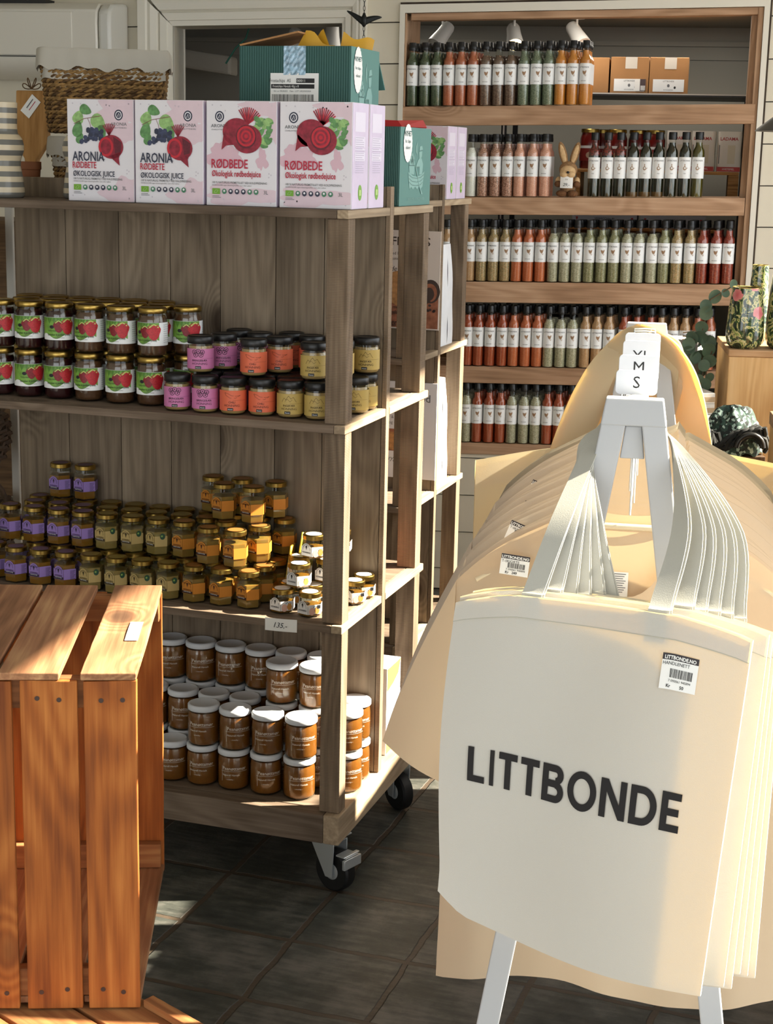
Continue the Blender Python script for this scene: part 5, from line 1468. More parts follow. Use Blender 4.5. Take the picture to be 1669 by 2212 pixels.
# big open carton
BGX, BGD, BGH = 0.272, 0.20, 0.352
t = thing('green_carton', 'big open dark green carton with a barcode label and yellow bags inside', 'box', rk(-.258, .345, zt + .0006), THR)
th = .004
b = MB()
b.box(-BGX/2, BGX/2, 0, th, 0, BGH, M_GREEN); b.box(-BGX/2, BGX/2, BGD - th, BGD, 0, BGH, M_GREEN); b.box(-BGX/2, -BGX/2 + th, th, BGD - th, 0, BGH, M_GREEN); b.box(BGX/2 - th, BGX/2, th, BGD - th, 0, BGH, M_GREEN); b.box(-BGX/2 + th, BGX/2 - th, th, BGD - th, 0, th, M_CARD)
corrug(b, -BGX/2 + .001, BGX/2 - .001, .002, BGH - .001, -.0004, M_GREEN)
b.build('carton_walls', t)
b = MB(); b.add([(-BGX/2, .003, BGH), (-BGX/2, BGD - .003, BGH), (-BGX/2 + .125, BGD - .02, BGH + .032), (-BGX/2 + .14, .012, BGH + .030)], [(0, 1, 2, 3)], M_CARD); o = b.build('flap', t); so = o.modifiers.new('solid', 'SOLIDIFY'); so.thickness = .004
b = MB(); b.add([(BGX/2 - .09, BGD + .001, BGH - .004), (BGX/2 - .004, BGD + .001, BGH - .004), (BGX/2 + .006, BGD + .034, BGH - .085), (BGX/2 - .09, BGD + .036, BGH - .09)], [(0, 1, 2, 3)], M_GREEN2); o = b.build('flap', t); so = o.modifiers.new('solid', 'SOLIDIFY'); so.thickness = .003
b = MB(); fn = planar((0, -.0022, 0), (1, 0, 0), (0, 0, 1))
b.rect(fn, -.058, .060, .215, .292, M_PAPER); b.build('shipping_label', t)
b = MB(); fn = planar((0, -.0026, 0), (1, 0, 0), (0, 0, 1))
b.text(fn, 'Frostachips  AS', -.034, .272, .0105, M_INK, 'C', sx=.8); b.rect(fn, .006, .050, .2705, .2805, M_INK); b.text(planar((0, -.003, 0), (1, 0, 0), (0, 0, 1)), '100011', .016, .2725, .0085, M_PAPER)
b.rect(fn, -.056, .050, .258, .2675, M_INK); b.text(planar((0, -.003, 0), (1, 0, 0), (0, 0, 1)), 'Frostchips Havsalt 40g x 8', -.020, .2605, .0075, M_PAPER, sx=.8)
b.text(fn, 'Art. nr: 04242023    Dato - LOT 240205032024', -.004, .2505, .0052, M_GREYINK, sx=.9)
rnd = random.Random(4); x = -.054
while x < .048:
    wd = rnd.choice([.0008, .0012, .002]); b.rect(fn, x, x + wd, .220, .245, M_INK); x += wd + rnd.choice([.0009, .0013, .0018])
b.build('label_print', t)
b = MB(); fn = planar((0, -.0024, 0), (1, 0, 0), (0, 0, 1)); m = plain('tape_plastic', '#8fb0c4', .15, noise=.5, nscale=120, coat=.6)
b.grid(lambda s, q: fn(-.026 + .054 * s, .288 + .064 * q, .0006 * math.sin(17 * s + 23 * q)), 8, 8, m); b.build('tape', t)
b = MB(); fn = planar((BGX/2 + .0005, 0, 0), (0, 1, 0), (0, 0, 1))
b.rect(fn, .0, BGD, .0, BGH, M_GREEN2); fa = planar((BGX/2 + .0012, .015, .13), (0, 1, 0), (0, 0, 1)); boat_art(b, fa, .17, .22)
seal(b, planar((BGX/2 + .0022, 0, 0), (0, 1, 0), (0, 0, 1)), .045, BGH - .05, .028, .05); b.build('side_print', t)
for i, (x, y, r, tl, l) in enumerate([(-.005, .07, .2, .5, 'yellow snack bag poking out of the big green carton, nearest the flap'), (.035, .10, -.3, -.45, 'yellow snack bag lying over the rim of the big green carton'), (.085, .15, .4, .2, 'yellow snack bag at the back corner of the big green carton')]):
    b = MB()
    def bag(s, q, i=i): return Vector(((s - .5) * .075, .010 * math.sin(PI * s) * math.sin(PI * q), (q - .5) * .16 + .006 * math.sin(7 * s + i)))
    b.grid(bag, 8, 8, M_YEL); b.grid(lambda s, q: Vector(((s - .5) * .075, -.010 * math.sin(PI * s) * math.sin(PI * q), (q - .5) * .16 + .006 * math.sin(7 * s + i))), 8, 8, M_YEL, True)
    o = b.build('snack_bag', smooth=60)
    o.matrix_world = Matrix.Translation(rk(-.258 + x, .345 + y, zt + BGH - .048)) @ Matrix.Rotation(THR + r, 4, 'Z') @ Matrix.Rotation(tl, 4, 'Y')
    tag(o, l, 'bag', 'yellow snack bags')
# small green carton
t = thing('green_carton', 'small green carton with red inner flap and boat drawing at the trolley end', 'box', rk(-.0625, .372, zt + .0006), THR)
sx, sd, sh = .105, .245, .178
b = MB(); b.box(-sx/2, -sx/2 + th, 0, sd, 0, sh, M_GREEN); b.box(sx/2 - th, sx/2, 0, sd, 0, sh, M_GREEN); b.box(-sx/2 + th, sx/2 - th, 0, th, 0, sh, M_GREEN); b.box(-sx/2 + th, sx/2 - th, sd - th, sd, 0, sh, M_GREEN); b.box(-sx/2 + th, sx/2 - th, th, sd - th, 0, th, M_CARD)
corrug(b, -sx/2 + .001, sx/2 - .001, .002, sh - .001, -.0004, M_GREEN, 24); b.build('carton_walls', t)
b = MB(); m = plain('red_flap', '#a3161c', .5)
b.add([(-sx/2 + .01, .004, sh), (sx/2 - .002, .02, sh), (sx/2 - .002, sd - .03, sh + .003), (sx/2 - .012, sd - .03, sh + .020), (sx/2 - .016, .03, sh + .014), (-sx/2 + .01, .012, sh + .016)], [(0, 1, 4, 5), (1, 2, 3, 4)], m); o = b.build('flap', t); so = o.modifiers.new('solid', 'SOLIDIFY'); so.thickness = .003
b = MB(); fn = planar((sx/2 + .0005, 0, 0), (0, 1, 0), (0, 0, 1)); b.rect(fn, 0, sd, 0, sh, M_GREEN2)
fa = planar((sx/2 + .0012, .02, .012), (0, 1, 0), (0, 0, 1)); boat_art(b, fa, .20, .155)
seal(b, planar((sx/2 + .0022, 0, 0), (0, 1, 0), (0, 0, 1)), .055, sh - .036, .032, .042); b.text(planar((sx/2 + .0014, 0, 0), (0, 1, 0), (0, 0, 1)), 'SNACKS MED NORSKE RAVARER', .13, .012, .009, M_GREENL, sx=1.0); b.build('side_print', t)

# ------------------------------------------------------------------ striped vases
M_STR1 = plain('vase_cream', '#CDBEA1', .4, coat=.3); M_STR2 = plain('vase_grey', '#6b6a64', .4, coat=.3)
vp = [(0, .0), (.046, 0), (.050, .004), (.050, .020), (.047, .045), (.042, .070), (.043, .085), (.050, .105), (.0505, .118), (.047, .132), (.037, .145), (.036, .160), (.037, .190), (.038, .212)]
def vrad(z):
    for (r0, z0), (r1, z1) in zip(vp[1:-1], vp[2:]):
        if z0 <= z <= z1: return r0 + (r1 - r0) * ((z - z0) / max(z1 - z0, 1e-6))
    return vp[-1][0]
V0 = thing('striped_vase', 'grey and cream striped ceramic vase at the left end of the trolley top', 'vase', rk(-.885, .115, zt + .0006), THR, 'striped vases')
b = MB(); n = 18
for i in range(n):
    z0, z1 = .0 + .212 * i / n, .212 * (i + 1) / n
    pr = [(vrad(z0 + (z1 - z0) * k / 3), z0 + (z1 - z0) * k / 3) for k in range(4)]
    vs = []; fs = []; nn = 36
    for (r, z) in pr: vs += [(r * math.cos(2*PI*q/nn), r * math.sin(2*PI*q/nn), z) for q in range(nn)]
    for j in range(3):
        for q in range(nn): fs.append((j*nn+q, j*nn+(q+1) % nn, (j+1)*nn+(q+1) % nn, (j+1)*nn+q))
    b.add(vs, fs, M_STR2 if i % 2 == 0 else M_STR1)
b.lathe([(.038, .212), (.034, .213), (.033, .15), (.0, .02)], 36, M_STR1); b.lathe([(0, 0.0002), (.046, 0.0002)], 36, M_STR2)
b.build('vase_body', V0, 60)
dup(V0, rk(-.722, .206, zt + .0006), THR + 1.0, 'grey and cream striped ceramic vase half hidden by the first aronia carton', 'striped vases')

# ------------------------------------------------------------------ seagrass baskets
M_SEA = plain('seagrass', '#8a6a3d', .85, noise=.45, nscale=90, bump=.8)
M_SEAD = plain('seagrass_dark', '#5a4022', .85, noise=.45, nscale=90, bump=.8)
M_LINEN = cloth('linen_liner', '#BEB9AD', .15, weave=500)
def rrect(w, d, r, n=10):
    pts = []
    for (cx, cy, a0) in ((w/2 - r, d/2 - r, 0), (-w/2 + r, d/2 - r, PI/2), (-w/2 + r, -d/2 + r, PI), (w/2 - r, -d/2 + r, 1.5*PI)):
        for i in range(n + 1):
            a = a0 + PI/2 * i / n; pts.append((cx + r * math.cos(a), cy + r * math.sin(a)))
    out = []
    k = len(pts)
    for i in range(k):
        (x0, y0), (x1, y1) = pts[i], pts[(i+1) % k]
        m = max(1, int(math.hypot(x1-x0, y1-y0) / .0065))
        for j in range(m): out.append((x0 + (x1-x0)*j/m, y0 + (y1-y0)*j/m))
    return out
def basket(label, loc, rz, w, d, h, flare=.12, liner=.036):
    t = thing('seagrass_basket', label, 'basket', loc, rz, 'seagrass baskets with linen liners')
    b = MB(); step = .0105; nr = int(h / step)
    for j in range(nr):
        z = step * (j + .5); k = 1 - flare + flare * z / h
        for s in (0, 1):
            pts = []
            base = rrect(w * k, d * k, .03)
            for i, (x, y) in enumerate(base):
                ph = i * 1.35 + j * 1.7 + s * PI
                l = math.hypot(x, y)
                pts.append((x * (1 + .0030 * math.cos(ph) / l), y * (1 + .0030 * math.cos(ph) / l), z + .0030 * math.sin(ph)))
            b.tube(pts, .0036, 5, M_SEA if (j + s) % 3 else M_SEAD, closed=True)
    b.box(-w*(1-flare)/2 + .008, w*(1-flare)/2 - .008, -d*(1-flare)/2 + .008, d*(1-flare)/2 - .008, .001, .008, M_SEAD)
    b.build('woven_body', t, 60)
    b = MB(); base = rrect(w + .016, d + .016, .032); k = len(base); rnd = random.Random(3)
    dr = [.004 * math.sin(i * .37) + .003 * math.sin(i * .91 + 1) for i in range(k)]
    rows = [(-.012, h - .06), (-.012, h + .006), (-.004, h + .012), (.0, h + .008), (.002, h - liner * .5), (.003, h - liner)]
    vs = []
    for (o_, z) in rows:
        for i, (x, y) in enumerate(base):
            l = math.hypot(x, y); q = dr[i] if z < h else dr[i] * .4
            vs.append((x * (1 + (o_ + q * .4) / l), y * (1 + (o_ + q * .4) / l), z + (q if z < h and o_ > 0 else q * .3)))
    fs = []
    for j in range(len(rows) - 1):
        for i in range(k): fs.append((j*k+i, j*k+(i+1) % k, (j+1)*k+(i+1) % k, (j+1)*k+i))
    b.add(vs, fs, M_LINEN); b.build('liner', t, 70)
    return t
basket('larger seagrass basket with white liner stacked on a smaller one', rk(-.805, .475, 1.548 + .151), THR + .42, .30, .22, .185)
basket('smaller seagrass basket with white liner at the bottom of the stack', rk(-.815, .470, 1.5535), THR + .42, .24, .17, .125, liner=.035)

# ------------------------------------------------------------------ cutting board with a tag
M_BOARD = wood('board_wood', '#9c6f3c', '#b98a51', '#cda06a', 'Z', knots=False)
t = thing('cutting_board', 'light wooden paddle board with twine and paper tag beside the seagrass baskets', 'cutting board', rk(-1.035, .50, zt + .001), THR)
poly = [(-.012, 0), (.012, 0), (.013, .055), (.018, .085), (.045, .125), (.047, .255), (-.047, .255), (-.045, .125), (-.018, .085), (-.013, .055)]
T = Matrix.Rotation(-.10, 4, 'X')
b = MB(); b.prism(poly, -.010, .010, M_BOARD, T); b.build('board', t, bevel=.003)
b = MB(); 
for a in (.35, PI - .35, 1.1, PI - 1.1):
    pts = [T @ Vector((.0 + (.028 * math.sin(q)) * math.cos(a), -.013, .258 + .028 * math.sin(q) * math.sin(a) + .006 * math.sin(2*q))) for q in [i * PI / 8 for i in range(9)]]
    b.tube(pts, .0014, 5, M_SEAD)
b.build('twine', t, 60)
b = MB(); fn = lambda x, y, k=0: T @ (Vector((-.002, -.0125 - k, .215)) + Vector((math.cos(.9), 0, math.sin(.9))) * x + Vector((-math.sin(.9), 0, math.cos(.9))) * y)
b.rect(fn, -.026, .026, -.016, .016, M_PAPER); b.line(lambda x, y: fn(x, y, .0004), [(-.01, .006), (.018, .006)], .003, M_GREYINK); b.line(lambda x, y: fn(x, y, .0004), [(-.01, -.003), (.018, -.003)], .002, M_RED); b.build('paper_tag', t)
# shallow terracotta pot behind it
b = MB(); b.lathe([(0, 0), (.026, 0), (.031, .06), (.033, .062), (.033, .08), (.030, .08), (.026, .01), (0, .01)], 28, plain('terracotta', '#8a5432', .7))
o = b.build('plant_pot', smooth=40); o.location = rk(-.962, .360, zt + .0006); tag(o, 'brown clay pot between the striped vase and the baskets', 'pot')

# ------------------------------------------------------------------ posters and goods on the rear trolley
def rear(u, v, z): return rk(-.25 + u, 1.28 + v, z)
t = thing('poster', 'tall cream poster with cookies hanging on the rear trolley panel', 'poster', rear(-.30, .278, 1.142), THR - 0.0)
b = MB(); b.box(0, .300, 0, .004, 0, .300, plain('poster_board', '#DFD2C8', .6)); b.build('poster_sheet', t)
b = MB(); fn = planar((0, -.0006, 0), (1, 0, 0), (0, 0, 1))
M_DKBR = plain('poster_brown', '#3c2f2a', .6); M_CK = plain('poster_cookie', '#b98653', .7, noise=.25, nscale=80); M_CK2 = plain('poster_dark_cookie', '#4a3a35', .7); M_DUST = plain('poster_crumbs', '#9c6248', .7, noise=.35, nscale=50)
b.rect(fn, .003, .297, .004, .105, M_DUST)
b.text(fn, 'HAVREFLARNS', .150, .255, .036, M_DKBR, bold=.012); b.text(fn, 'Håndlaget med kjærlighet i', .150, .226, .013, M_DKBR); b.text(fn, 'hver eneste kake', .150, .210, .013, M_DKBR); b.text(fn, 'Kunde favoritt', .17, .176, .022, M_DKBR, shear=.3)
for j, (x, z, r) in enumerate(((.06, .12, .05), (.17, .125, .052), (.185, .115, .05))): b.disc(lambda p, q: fn(p, q, .0004 + .0002 * j), x, z, r, r, M_CK, 26, 1)
for j in range(3): b.disc(lambda p, q: fn(p, q, .0012 + .0002 * j), .272 - .002 * j, .118 - .004 * j, .030 - .007 * j, .036 - .008 * j, M_CK2 if j % 2 == 0 else M_DUST, 24, 1)
rnd = random.Random(9)
for i in range(30): b.disc(lambda p, q: fn(p, q, .0018), rnd.uniform(.22, .292), rnd.uniform(.055, .10), .005, .004, M_CK2, 6, 1)
b.text(lambda p, q: fn(p, q, .002), 'Laget med havre', .165, .062, .014, M_DKBR); b.text(lambda p, q: fn(p, q, .002), 'mangelag sjokolade', .18, .045, .016, M_DKBR, bold=.012); b.text(lambda p, q: fn(p, q, .002), 'Bryggerhuset', .175, .012, .022, M_DKBR, shear=.3)
b.build('print', t)
t = thing('poster', 'white poster with small text below the cookie poster on the rear trolley', 'poster', rear(-.30, .278, .672), THR)
b = MB(); b.box(0, .302, 0, .004, 0, .305, plain('poster_white', '#E2E2E8', .6)); b.build('poster_sheet', t)
b = MB(); b.text(fn, 'knekkebrød', .2, .245, .034, M_GREYINK, bold=.01); b.text(fn, 'Laget av norske', .15, .205, .014, M_GREYINK); b.text(fn, 'råvarer & kjernemelk', .17, .188, .014, M_GREYINK); b.text(fn, 'og urter', .17, .171, .014, M_GREYINK)
b.rect(fn, .01, .205, .085, .155, M_DUST); b.rect(lambda p, q: fn(p, q, .0003), .150, .204, .088, .145, M_CK); b.text(fn, 'Bryggerhuset', .19, .055, .02, M_GREYINK, shear=.3); b.build('print', t)
M_PBAG = plain('white_bag_paper', '#E4E6EA', .6, noise=.05, nscale=20, bump=.4)
def paperbag(label, u, v, z, w, d, h):
    b = MB()
    def f(s, q):
        a = 2 * PI * s; e = .3
        k = 1 - .12 * q * q
        return Vector((w/2 * math.copysign(abs(math.cos(a)) ** e, math.cos(a)) * k, d/2 * math.copysign(abs(math.sin(a)) ** e, math.sin(a)) * (1 - .3 * q ** 3) + .004 * math.sin(11 * q + 3 * s), h * q))
    b.grid(f, 32, 14, M_PBAG); b.add([f(i / 32, 1) for i in range(32)], [tuple(range(32))], M_PBAG); b.add([f(i / 32, 0) for i in range(32)], [tuple(range(31, -1, -1))], M_PBAG)
    o = b.build('paper_bag', smooth=50); o.location = rear(u, v, z); o.rotation_euler = (0, 0, THR); tag(o, label, 'bag', 'white paper bags on the rear trolley')
paperbag('white paper bag standing on the upper rear trolley shelf', -.080, .43, 1.0826, .13, .17, .315)
paperbag('rounded white paper bag standing on the lower rear trolley shelf', -.082, .425, .6376, .13, .16, .335)
M_CRISP = plain('crispbread', '#9a6a3c', .8, noise=.3, nscale=120, bump=.6)
for i in range(4):
    b = MB(); b.box(-.05, .05, -.04, .04, 0, .05 + .02 * (i % 2), M_CRISP)
    o = b.build('crispbread_pack', bevel=.004); o.location = rk(-.34 - .11 * (i % 2), .47, [.6496, .6496, 1.0946, 1.0946][i]); o.rotation_euler = (0, 0, THR)
    tag(o, f'brown crispbread pack on the {"lower" if i < 2 else "upper"} rear shelf half, {"nearer" if i % 2 == 0 else "farther from"} the trolley end', 'bread pack', 'crispbread packs')
t = thing('tea_carton', 'white and yellow carton on the trolley platform behind the sunlit peanut jars', 'carton', rk(-.09, .40, .2046), THR)
b = MB(); b.box(-.07, .07, 0, .11, 0, .225, plain('tea_card', '#ECEAF0', .5)); b.build('carton_body', t, bevel=.0015)
b = MB(); fn = planar((.0706, 0, 0), (0, 1, 0), (0, 0, 1)); b.blob(fn, .045, .19, [(.002, .223), (.108, .223), (.09, .19), (.05, .175), (.002, .165)], plain('tea_yellow', '#e3c04a', .5), 1)
stain(fn, b, .06, .13, .045, .025, 31, M_LILAC, .0002, (.002, .108, .004, .22)); b.blob(fn, .04, .03, [(.002, .05), (.05, .04), (.108, .004), (.002, .002)], MATS['tea_yellow'], 1)
b.disc(lambda p, q: fn(p, q, .0004), .075, .05, .012, .018, M_ORG, 18, 1)
for i in range(7): b.rect(lambda p, q: fn(p, q, .0004), .02, .09, .075 + i * .006, .0765 + i * .006, plain('tea_text', '#b7b2c4', .7))
b.build('side_print', t)
t = thing('plastic_basket', 'low salmon pink basket on the rear half of the honey shelf', 'basket', rk(-.15, .42, .6496), THR)
b = MB(); m = plain('salmon', '#c9826a', .5); b.box(-.07, .07, 0, .1, 0, .006, m); b.box(-.07, .07, 0, .005, .006, .05, m); b.box(-.07, .07, .095, .1, .006, .05, m); b.box(-.07, -.065, .005, .095, .006, .05, m); b.box(.065, .07, .005, .095, .006, .05, m); b.build('basket_body', t, bevel=.002)
# ------------------------------------------------------------------ garment rack
M_RACK = plain('rack_white', '#ABADB0', .45)
YF, YR = 2.16, 3.22
XF, XR = 0.332, 0.510
ZTOP = 1.346
rail_dir = (Vector((XR, YR, 0)) - Vector((XF, YF, 0))).normalized()
RZ = math.atan2(rail_dir.y, rail_dir.x) - PI / 2
rack = thing('garment_rack', 'white A-frame garment rack holding shirts and tote bags', 'clothes rack', (XF, YF, 0), RZ)
def aframe(y):
    s = .0385
    b = MB()
    for q in (-1, 1):
        def X(z): return q * (s + (ZTOP - z) * .152)
        def XI(z): return q * (s - .030 + (ZTOP - z) * .152 + (.004))
        zs = [0, ZTOP - .0]
        vs = []
        for z in zs:
            w = .033
            vs += [(X(z), y - .012, z), (X(z) - q * w, y - .012, z), (X(z) - q * w, y + .012, z), (X(z), y + .012, z)]
        fs = [(0, 1, 5, 4), (1, 2, 6, 5), (2, 3, 7, 6), (3, 0, 4, 7), (3, 2, 1, 0), (4, 5, 6, 7)]
        if q > 0: fs = [f[::-1] for f in fs]
        o = MB().add(vs, fs, M_RACK).build('leg', rack, bevel=.002)
    b.prism([(-s - .000, ZTOP + .001), (s, ZTOP + .001), (s + .006, ZTOP - .036), (-s - .006, ZTOP - .036)], y - .0135, y + .0135, M_RACK, IDT)
    b.build('top_block', rack, bevel=.002)
    z0, z1 = ZTOP - .037, ZTOP - .082
    MB().prism([(-.011, z0), (.011, z0), (.0165, z1), (-.0165, z1)], y - .004, y + .010, M_RACK, IDT).build('gusset', rack, bevel=.0015)
RL = (Vector((XR, YR, 0)) - Vector((XF, YF, 0))).length
aframe(0); aframe(RL)
b = MB(); b.box(-.016, .016, .0136, RL - .0136, ZTOP - .042, ZTOP - .014, M_RACK); b.build('rail', rack, bevel=.003)
b = MB(); b.text(planar((-.085, -.0126, 1.155), (1, 0, 0), (0, 0, 1)), '<#+', 0, 0, .012, M_GREYINK); b.build('pen_mark', rack)
def RP(x, d, z):
    """x across, d along the rail from the front frame, z up"""
    return Vector((XF, YF, 0)) + rail_dir * d + Vector((rail_dir.y, -rail_dir.x, 0)) * x + Vector((0, 0, z))

# size plates clipped over the rail
M_PLATE = plain('size_plate', '#D9DCE2', .35)
for d, txt, l, w in ((.052, 'S', 'white size plate lettered S at the front of the rail', .057), (.20, 'M', 'white size plate lettered M in the middle of the rail', .058), (.40, 'XL', 'white size plate lettered XL toward the rear of the rail', .058), (.52, '', 'blank white size plate behind the XL plate', .058)):
    t = thing('size_plate', l, 'sign', RP(0, d, 0), RZ, 'size plates on the rail')
    z0, z1 = ZTOP - .040, ZTOP + (.032 if txt == 'S' else .036)
    r = .006; P = []
    for (cx, cz, a0) in ((w/2 - r, z1 - r, 0), (-w/2 + r, z1 - r, 90), (-w/2 + r, ZTOP + .004, 180), (-.0185, ZTOP - .002, 999), (.0185, ZTOP - .002, 999), (w/2 - r, ZTOP + .004, 270)):
        if a0 == 999: P.append((cx, cz)); continue
        for k in range(6): P.append((cx + r * math.cos(math.radians(a0 + 18 * k)), cz + r * math.sin(math.radians(a0 + 18 * k))))
    b = MB(); b.prism(P, -.0015, .0015, M_PLATE, IDT); b.build('plate', t, bevel=.0006)
    if txt:
        b = MB(); b.text(planar((0, -.0018, 0), (1, 0, 0), (0, 0, 1)), txt, 0, ZTOP + {'S': .0075, 'M': .0105}.get(txt, .0045), .0235, M_INK); b.build('letter', t)

# ------------------------------------------------------------------ t-shirts
M_TEE = cloth('beige_cotton', '#CDB99E', .22, '#E6C898', weave=1800, bump=.15)
M_TEE2 = cloth('beige_cotton_shaded', '#BCAE9B', .05, '#E6D2B0', weave=1800, bump=.15)  # same cotton, darkened so the shirts behind look shaded
M_TEE3 = cloth('sand_grey_cotton', '#A59B88', .25, weave=1800, bump=.15)
M_HANG = plain('hanger_wood', '#D8C7A6', .5)
def tshirt(seed, mat, D=.0150):
    rnd = random.Random(seed)
    t = thing('t_shirt', 'x', 'shirt', (0, 0, -5))
    zn = -.190          # neck-shoulder point below the rail top
    wn, ws = .084, .250
    slope = .54 + rnd.uniform(-.02, .02)
    hem = -.945 + rnd.uniform(-.015, .01)
    def ztop(x, front):
        a = abs(x)
        if a < wn:
            k = math.sqrt(max(0, 1 - (a / wn) ** 2))
            return zn - (.135 if front else .020) * k
        return zn - (a - wn) * slope - .020 * max(0, (a - .16) / .08) ** 2
    ph = [rnd.uniform(0, 6.28) for _ in range(5)]
    def pt(sx, q, front):
        x = ws * sx
        zt_ = ztop(x, front)
        if abs(sx) > .93: pass
        z = zt_ + (hem - zt_) * q
        low = max(0, min(1, (zt_ - z) / .7))
        edge = math.sqrt(max(0, 1 - abs(sx) ** 3))
        d = D * edge * min(1, .12 + (zt_ - z) / .10)
        f = .004 * low * math.sin(sx * 9 + ph[0]) + .002 * low * math.sin(sx * 17 + ph[1] + z * 3)
        hemw = .014 * q ** 6 * math.sin(sx * 4 + ph[2])
        x2 = x * (1 + .05 * low + .02 * low * math.sin(ph[3]))
        return Vector((x2, (-d if front else d) + f, z + hemw))
    b = MB()
    nu, nv = 44, 22
    b.grid(lambda s, q: pt(2 * s - 1, q, True), nu, nv, mat, flip=True)
    b.grid(lambda s, q: pt(2 * s - 1, q, False), nu, nv, mat)
    for sd in (-1, 1):
        # sleeve: from the armhole down to the cuff
        A = Vector((sd * ws, 0, ztop(ws, True)))
        U = Vector((sd * (ws + .004), 0, A.z - .215))
        Ct = A + Vector((sd * .085, 0, -.262)); Cb = Ct + Vector((-sd * .072, .0, -.060))
        def slv(s, q, front):
            e = A.lerp(U, s); e2 = Ct.lerp(Cb, s)
            p = e.lerp(e2, q)
            bul = .012 * math.sin(PI * min(1, s * 1.0)) * (.35 + .65 * q)
            p.x += sd * .022 * math.sin(PI * q * .6) * (1 - s)
            p.y += -bul if front else bul
            p.y += .002 * math.sin(5 * q + ph[4] + 4 * s)
            return p
        b.grid(lambda s, q: slv(s, q, True), 8, 10, mat, flip=sd < 0)
        b.grid(lambda s, q: slv(s, q, False), 8, 10, mat, flip=sd > 0)
    b.build('shirt_body', t, 70)
    # ribbed collar
    b = MB()
    def col(a, w):
        x = wn * math.sin(a) * (1 - .16 * w); front = math.cos(a) > 0
        k = abs(math.cos(a))
        z = zn - (.135 if front else .020) * k + .018 * w
        y = (-1 if front else 1) * (D * min(1, .12 + k * .9)) * (1 if front else .9) + (.0015 if not front else -.0015)
        return Vector((x * 1.0, y, z))
    b.grid(lambda s, q: col(2 * PI * s, q), 36, 3, mat); b.build('collar', t, 70)
    hg = D_hanger(t, zn, slope)
    return t
def D_hanger(t, zn, slope):
    b = MB()
    P = [(x, 0, zn - .016 - max(0, abs(x) - .05) * slope * 1.04 ) for x in [i * .02 - .22 for i in range(23)]]
    b.tube(P, .005, 8, M_HANG); o = b.build('hanger', t, 60)
    b = MB()
    pts = [(0, 0, zn + .002), (0, 0, -.052)] + [(.014 - .018 * math.cos(a), 0, -.034 + .034 * math.sin(a) - .006) for a in [i * PI / 8 - .2 for i in range(10)]]
    pts = [(0, 0, zn + .002), (0, 0, -.062), (-.012, 0, -.054), (-.0215, 0, -.038), (-.0215, 0, -.012), (-.019, 0, .0025), (0, 0, .004), (.019, 0, .0025), (.021, 0, -.010)]
    b.tube(pts, .0016, 6, M_STEEL); b.build('hook', o, 60)
    return o
PROTO = [tshirt(1, M_TEE), tshirt(2, M_TEE2), tshirt(3, M_TEE2), tshirt(4, M_TEE3, .0125)]
NS = 19
ds = [.125 + .0445 * i for i in range(NS)]
for i, d in enumerate(ds):
    pi = 0 if i == 0 else 3 if i in (NS - 1, NS - 2) else 1 + (i % 2)
    loc = RP(random.uniform(-.003, .003) if i else 0, d, ZTOP)
    l = 'beige t-shirt with a white care label, frontmost on the rail' if i == 0 else ('grey beige' if pi == 3 else 'beige') + f' t-shirt, {ORD[i]} from the front on the rail'
    put(PROTO[pi], ('ts', pi), loc, RZ + random.uniform(-.012, .012) * (i > 0), l, 'beige t-shirts on the rail').rotation_euler.y = random.uniform(-.022, .022) * (i > 0)
first = PROTO[0]
b = MB(); fn = planar((-0.010, .0085, -.312), (1, 0, 0), (0, 0, 1)); b.rect(fn, -.0125, .0125, -.001, .036, M_PAPER)
f2 = planar((-0.010, .0080, -.312), (1, 0, 0), (0, 0, 1))
for i in range(9): b.line(f2, [(-.009 + .002 * (i % 2), .033 - i * .0034), (.009 - .002 * (i % 3), .033 - i * .0034)], .0012, M_GREYINK)
b.build('care_label', first)
M_STICK = plain('sticker_black', '#2b2326', .5)
def sticker(parent, T, name='price_sticker', word='T-SKJORTE', price='Kr   249', w=.042, h=.031):
    b = MB(); fn = lambda x, y, k=0: T @ Vector((x, -.0012 - k, y))
    b.rect(fn, -w/2, w/2, -h/2, h/2, M_PAPER, 6, 1); b.rect(lambda x, y: fn(x, y, .0003), -w/2, w/2, h/2 - .0072, h/2, M_STICK, 6, 1)
    f2 = lambda x, y: fn(x, y, .0006)
    b.text(f2, 'LITTBONDE.NO', 0, h/2 - .0060, .0056, M_PAPER, bold=.03)
    b.text(f2, word, -w/2 + .0015, h/2 - .0125, .0054, M_INK, 'L', bold=.0)
    rnd = random.Random(6); x = -w * .24
    while x < w * .36:
        q = rnd.choice([.0004, .0007, .001]); b.rect(f2, x, x + q, -h * .16, h * .09, M_INK); x += q + rnd.choice([.0005, .0008])
    b.text(f2, '7 090061 945894', .002, -h * .28, .0040, M_INK); b.text(f2, price, -w * .3, -h * .44, .0052, M_INK, 'L', bold=.02)
    return b.build(name, parent)
sticker(first, Matrix.Translation((-.162, -.0215, -.268)) @ Matrix.Rotation(.10, 4, 'Y'))
tees = sorted([o for o in D.objects if o.name.startswith('t_shirt')], key=lambda o: o.location.y)
for k in (3, 7, 11): sticker(tees[k], Matrix.Translation((-.165, -.016, -.255)) @ Matrix.Rotation(.35, 4, 'Y'))

